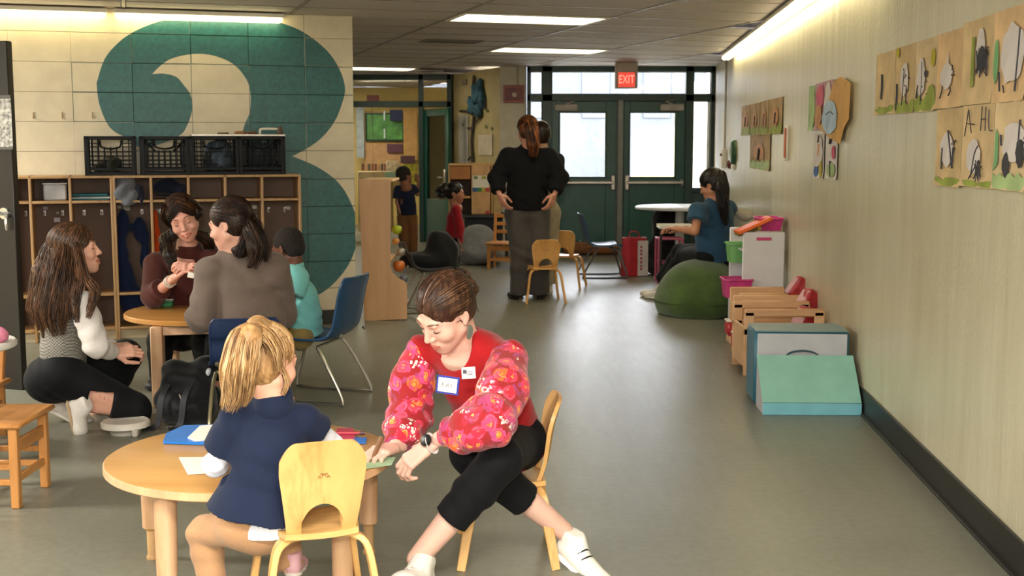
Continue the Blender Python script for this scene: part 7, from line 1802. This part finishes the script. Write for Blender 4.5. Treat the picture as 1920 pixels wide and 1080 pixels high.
ob('earring', b, M('pearl', 'e6ded2', .25), rT, label='small pearl stud earring', world=True) 

# ------------------------------------------------------------------ boy in aqua polo
JB = JJ(pel=(568, 618, 6.64), chest=(562, 560, 6.62), neck=(552, 503, 6.60), shL=(560, 519, 6.50), shR=(548, 516, 6.74), elL=(540, 572, 6.44), wrL=(508, 575, 6.50), elR=(530, 570, 6.78), wrR=(505, 572, 6.72),
        hipL=(565, 630, 6.57), hipR=(560, 628, 6.71), knL=(500, 632, 6.52), knR=(495, 630, 6.74), anL=(502, 700, 6.55), anR=(498, 700, 6.76))
tfB = nrm((-1, .1, 0)); sB = .68
HB = Frame(at(541, 466, 6.61), nrm((-.80, .46, -.34)), nrm((-.30, .12, 1)), .96)
rB = person('boy in aqua polo and khaki trousers sitting on the blue shell chair', (-1.13, 6.65, 0), JB, tfB, sB, '6d4230', .009, HB, .0042,
            [dict(wr=JB['wrL'], fd=(-1, .1, 0), pn=(0, 0, -1), side=-1, s=.7), dict(wr=JB['wrR'], fd=(-1, 0, 0), pn=(0, 0, -1), side=1, s=.7)], dict(child=True, nr=.043, fl=1.05), hand_h=.004)
sd = top_sdf(JB, sB, tfB, .010, slv=.62, hem=.06, rs=(.165, .16, .15), arms=(.070, .06, .05), depth=(.86, .86, .8), neck_r=.075, shr=.055)
sd.warp = creases([(JB['waist'], (.4, 0, 1), .1), (JB['shL'], (1, 0, 1), .08), (JB['pel'], (.3, 0, 1), .1)], 0.0064, 80); soft('polo_shirt', sd, .007, cloth('aqua_polo', '7cc6c2', weave=420, var=.05), rB)
sd = Sdf(); n_ = JB['neck']; sd.cap(n_ + V((0, 0, -.02)), n_ + V((0, 0, .014)), .064, .052); sd.cap(n_ + V((0, 0, .0)), n_ + V((0, 0, .07)), .044, .042, op=1, k=.003); sd.cut(n_ + V((0, 0, .022)), (-.3, 0, 1)); soft('collar', sd, .005, MATS['aqua_polo'], rB, label='aqua collar')
sd = pants_sdf(JB, sB, tfB, .010, hemf=.95, thigh=.088); soft('trousers', sd, .009, cloth('khaki_boy', '8f7a48', weave=400), rB)
for q in 'LR': a_ = JB['an' + q]; shoe(rB, V((a_.x + .04, a_.y, .12)), V((a_.x - .12, a_.y, .10)), s=.68, mat='1c1c1f', sole='d8d0c8', h=.007, lace=False)
sd = Sdf(); sd.k = .012; s_ = HB.s; sd.ell(HB(0, -.016, .037), [a * s_ for a in (.0765, .0945, .0835)], HB.R); sd.ell(HB(0, -.04, -.01), [a * s_ for a in (.064, .062, .060)], HB.R); sd.ell(HB(0, .108, -.042), [a * s_ for a in (.078, .070, .115)], HB.R, op=1, k=.004)
for q in (-1, 1): sd.ell(HB(q * .084, .012, -.016), (.020 * s_, .030 * s_, .040 * s_), HB.R, op=1, k=.004)
sd.warp = wob(.0012, 260, 3)
hair_obj(rB, [sd], .0045, [M('cropped_hair', '241b17', .9, var=.2, scale=90, bump=.8, bscale=300)])

# ------------------------------------------------------------------ standing woman in black sweater
JS = JJ(pel=(988, 392, 10.85), chest=(990, 318, 10.82), neck=(991, 276, 10.82), shL=(953, 294, 10.82), shR=(1028, 294, 10.84), elL=(932, 334, 10.80), wrL=(936, 364, 10.72), elR=(1050, 334, 10.82), wrR=(1040, 364, 10.74),
        hipL=(970, 400, 10.86), hipR=(1008, 400, 10.86), knL=(975, 480, 10.84), knR=(1010, 480, 10.86), anL=(975, 550, 10.88), anR=(1012, 550, 10.90))
tfS = nrm((.05, 1, 0)); HS = Frame(at(989, 246, 10.84), nrm((-.25, .95, -.15)), nrm((0, .05, 1)), 1.08)
rS = person('standing woman in black sweater and grey trousers with long auburn ponytail', (.16, 10.86, 0), JS, tfS, 1.0, 'c98e78', .014, HS, .0065,
            [dict(wr=JS['wrL'], fd=(.35, -.1, -.8), pn=(.6, .5, 0), side=1, s=1.05, curl=(.5, .6, .6, .7)), dict(wr=JS['wrR'], fd=(-.3, -.1, -.8), pn=(-.6, .5, 0), side=-1, s=1.05, curl=(.5, .6, .6, .7))], {}, hand_h=.006)
sd = top_sdf(JS, 1.0, tfS, .022, slv=1.88, hem=.02, arms=(.062, .058, .044), rs=(.165, .155, .160), shr=.055); sd.warp = creases([(JS['elL'], (0, 0, 1), .12), (JS['elR'], (0, 0, 1), .12), (JS['waist'], (.3, 0, 1), .16)], .006, 50); soft('sweater', sd, .012, cloth('black_sweater', '0a0a0e', weave=200, fuzz=.03), rS)
sd = pants_sdf(JS, 1.0, tfS, .020, hemf=1.0, thigh=.092, knee=.070, calf=.072, ank=.072); sd.warp = creases([(JS['knL'], (0, 0, 1), .14), (JS['knR'], (0, 0, 1), .14)], 0.0080, 45); soft('trousers', sd, .012, cloth('grey_trousers', '47423f', weave=200), rS)
shoe(rS, V((.085, 10.82, 0)), V((-.02, 11.04, 0)), s=1, mat='18181a', sole='18181a', h=.010, lace=False); shoe(rS, V((.25, 10.86, 0)), V((.28, 11.1, 0)), s=1, mat='18181a', sole='18181a', h=.010, lace=False)
m_au = hairm('auburn_hair', '4a2a18', '7a4424'); m_au2 = hairm('auburn_light', '8a4a22', 'b0662e'); sd = hair_cap(HS, .012, low=-.09)
Gs = HS(.0, -.10, .055); ln_ = Sdf(); ln_.k = .02; ln_.chain([Gs, at(995, 245, 10.68), at(999, 270, 10.66), at(998, 290, 10.67)], [.036, .055, .055, .028])
hair_obj(rS, [sd, ln_], .008, [m_au, m_au2, m_d1], strands([([Gs, at(996, 242, 10.67), at(1001, 268, 10.65), at(999, 297, 10.66)], [.03, .058, .058, .03], 1)], 120, .0050, 4, 4, .006) + scalp(HS, (0, -.1, .055), 240, .012, .003, 8))
# person behind her
JP = JJ(pel=(1018, 392, 11.35), chest=(1018, 325, 11.35), neck=(1018, 287, 11.35), shL=(985, 300, 11.35), shR=(1046, 300, 11.35), elL=(980, 345, 11.30), wrL=(990, 370, 11.2), elR=(1048, 345, 11.35), wrR=(1036, 372, 11.3),
        hipL=(1003, 400, 11.35), hipR=(1032, 400, 11.35), knL=(1005, 470, 11.35), knR=(1030, 470, 11.35), anL=(1006, 531, 11.37), anR=(1028, 531, 11.37))
HP = Frame(at(1012, 254, 11.35), nrm((-.5, .85, -.1)), (0, 0, 1), 1.0)
rP = person('person in pale trousers mostly hidden behind the standing woman in black', (.29, 11.35, 0), JP, (0, -1, 0), .95, 'b98a72', .016, HP, .008, [], {}, hand_h=.006)
soft('shirt', top_sdf(JP, .95, (0, -1, 0), .014, slv=1.7, hem=.03), .014, M('dark_shirt_p', '1a1a22', .9), rP); soft('trousers', pants_sdf(JP, .95, (0, -1, 0), .014, hemf=1.0, knee=.066, calf=.066, ank=.062), .014, cloth('cream_trousers', 'a3967f', weave=200), rP)
hair_obj(rP, [hair_cap(HP, .018, low=-.14, sides=1)], .010, [m_d1]); 
for q in 'LR': a_ = JP['an' + q]; shoe(rP, V((a_.x, a_.y + .05, 0)), V((a_.x, a_.y - .18, 0)), s=.95, mat='b8b2a8', sole='d8d0c8', h=.012, lace=False)

# ------------------------------------------------------------------ woman seated on the green pouf
JW = JJ(pel=(1342, 470, 10.05), chest=(1340, 415, 10.0), neck=(1338, 378, 9.98), shL=(1310, 396, 9.88), shR=(1365, 392, 10.10), elL=(1303, 434, 9.80), wrL=(1272, 430, 9.98), elR=(1340, 440, 10.30), wrR=(1285, 428, 10.22),
        hipL=(1328, 482, 10.0), hipR=(1350, 480, 10.16), knL=(1283, 480, 10.48), knR=(1275, 472, 10.60), anL=(1247, 530, 10.86), anR=(1240, 524, 11.0))
tfW = nrm((-.55, .83, 0)); HW = Frame(at(1335, 346, 9.98), nrm((-.80, .45, -.36)), nrm((-.3, .1, 1)), 1.03)
rW = person('woman in teal tee with black ponytail seated on the green pouf', (1.58, 10.2, 0), JW, tfW, 1.0, 'b07a5c', .012, HW, .006,
            [dict(wr=JW['wrL'], fd=(-.8, .5, .1), pn=(0, 0, -1), side=-1, s=1.0), dict(wr=JW['wrR'], fd=(-.8, .2, .1), pn=(0, 0, -1), side=1, s=1.0)], {}, hand_h=.006)
sd = top_sdf(JW, 1.0, tfW, .014, slv=.50, hem=.08, arms=(.064, .06, .05), rs=(.170, .155, .152), depth=(.85, .8, .76), shr=.055); sd.warp = creases([(JW['waist'], (.4, 0, 1), .15), (JW['shL'], (1, 0, 1), .1)], 0.0080, 50); soft('tee_shirt', sd, .011, cloth('teal_tee', '27465f', weave=250), rW)
sd = pants_sdf(JW, 1.0, tfW, .012, hemf=.97, thigh=.092); soft('trousers', sd, .012, m_blackp, rW)
for q, dx in (('L', -.02), ('R', 0)): a_ = JW['an' + q]; shoe(rW, V((a_.x + .03, a_.y - .05, 0)), V((a_.x - .17, a_.y + .12, 0)), s=1, mat='cfc9bd', sole='e2ddd2', h=.008, lace=False)
sd = hair_cap(HW, .014, low=-.09); Gw = HW(.0, -.09, .04); ln_ = Sdf(); ln_.k = .02; ln_.chain([Gw, at(1352, 350, 9.88), at(1356, 385, 9.84), at(1361, 420, 9.84)], [.05, .055, .040, .016])
hair_obj(rW, [sd, ln_], .008, [m_d3, m_d1, m_d3], strands([([Gw, at(1353, 350, 9.87), at(1357, 385, 9.83), at(1361, 424, 9.83)], [.04, .055, .045, .02], 1)], 110, .0048, 4, 4, .006))

# ------------------------------------------------------------------ girl in red and boy in navy, far left
JQ = JJ(pel=(852, 452, 13.12), chest=(852, 412, 13.12), neck=(853, 384, 13.12), shR=(855, 392, 13.02), shL=(852, 391, 13.22), elR=(862, 428, 13.0), wrR=(860, 452, 12.98), elL=(858, 426, 13.25), wrL=(862, 450, 13.25),
        hipR=(852, 458, 13.07), hipL=(852, 458, 13.18), knR=(853, 482, 13.06), knL=(851, 482, 13.18), anR=(854, 505, 13.08), anL=(850, 505, 13.20))
HQ = Frame(at(853, 362, 13.12), nrm((.97, -.2, .0)), (0, 0, 1), .95)
rQ = person('small girl in red top with curly dark puffs, far left by the glass partition', (-.61, 13.13, 0), JQ, (1, 0, 0), .62, 'a06a50', .011, HQ, .007, [dict(wr=JQ['wrR'], fd=(.1, 0, -1), pn=(1, 0, 0), side=1, s=.7)], dict(child=True), hand_h=.006)
soft('top', top_sdf(JQ, .62, (1, 0, 0), .014, slv=1.8, hem=.06, rs=(.17, .16, .15), depth=(.85, .8, .8), arms=(.06, .06, .05)), .010, cloth('red_top', '8a1420', weave=200), rQ)
soft('trousers', pants_sdf(JQ, .62, (1, 0, 0), .012, hemf=1), .011, m_blackp, rQ)
for q in 'LR': a_ = JQ['an' + q]; shoe(rQ, V((a_.x - .04, a_.y, 0)), V((a_.x + .13, a_.y, 0)), s=.62, mat='1c1c1f', sole='2a2a2c', h=.009, lace=False)
sd = hair_cap(HQ, .014, low=-.07); pf = Sdf(); pf.k = .02
for q in (-1, 1): pf.ell(HQ(q * .06, -.13, .02), (.075, .075, .070)); pf.ell(HQ(q * .05, -.10, .06), (.05, .05, .05))
pf.warp = wob(.014, 70, 5); hair_obj(rQ, [sd, pf], .008, [m_d3])
JN = JJ(pel=(763, 402, 14.40), chest=(761, 370, 14.38), neck=(759, 347, 14.38), shL=(746, 355, 14.38), shR=(774, 353, 14.42), elL=(744, 380, 14.36), wrL=(750, 400, 14.3), elR=(783, 365, 14.45), wrR=(784, 342, 14.45),
        hipL=(756, 408, 14.4), hipR=(771, 408, 14.4), knL=(757, 445, 14.40), knR=(774, 445, 14.42), anL=(757, 480, 14.42), anR=(775, 480, 14.44))
HN = Frame(at(758, 330, 14.40), nrm((.75, .6, .05)), (0, 0, 1), .94)
rN = person('boy in navy shirt and brown trousers reaching up, far left', (-1.24, 14.42, 0), JN, (.3, .95, 0), .64, '8a5a44', .012, HN, .008, [dict(wr=JN['wrR'], fd=(-.1, 0, 1), pn=(0, 1, 0), side=1, s=.7)], dict(child=True), hand_h=.006)
soft('shirt', top_sdf(JN, .64, (.3, .95, 0), .012, slv=.7, hem=.03, rs=(.17, .16, .16), arms=(.06, .05, .05)), .011, cloth('navy_shirt_n', '131b34', weave=200), rN)
soft('trousers', pants_sdf(JN, .64, (.3, .95, 0), .012, hemf=1, thigh=.10, knee=.075, calf=.07, ank=.06), .011, cloth('brown_trousers', '6f4a2a', weave=200), rN)
for q in 'LR': a_ = JN['an' + q]; shoe(rN, V((a_.x, a_.y - .05, 0)), V((a_.x + .05, a_.y + .12, 0)), s=.64, mat='1c1c1f', sole='2a2a2c', h=.009, lace=False)
hair_obj(rN, [hair_cap(HN, .010, low=-.06)], .008, [MATS['cropped_hair']])
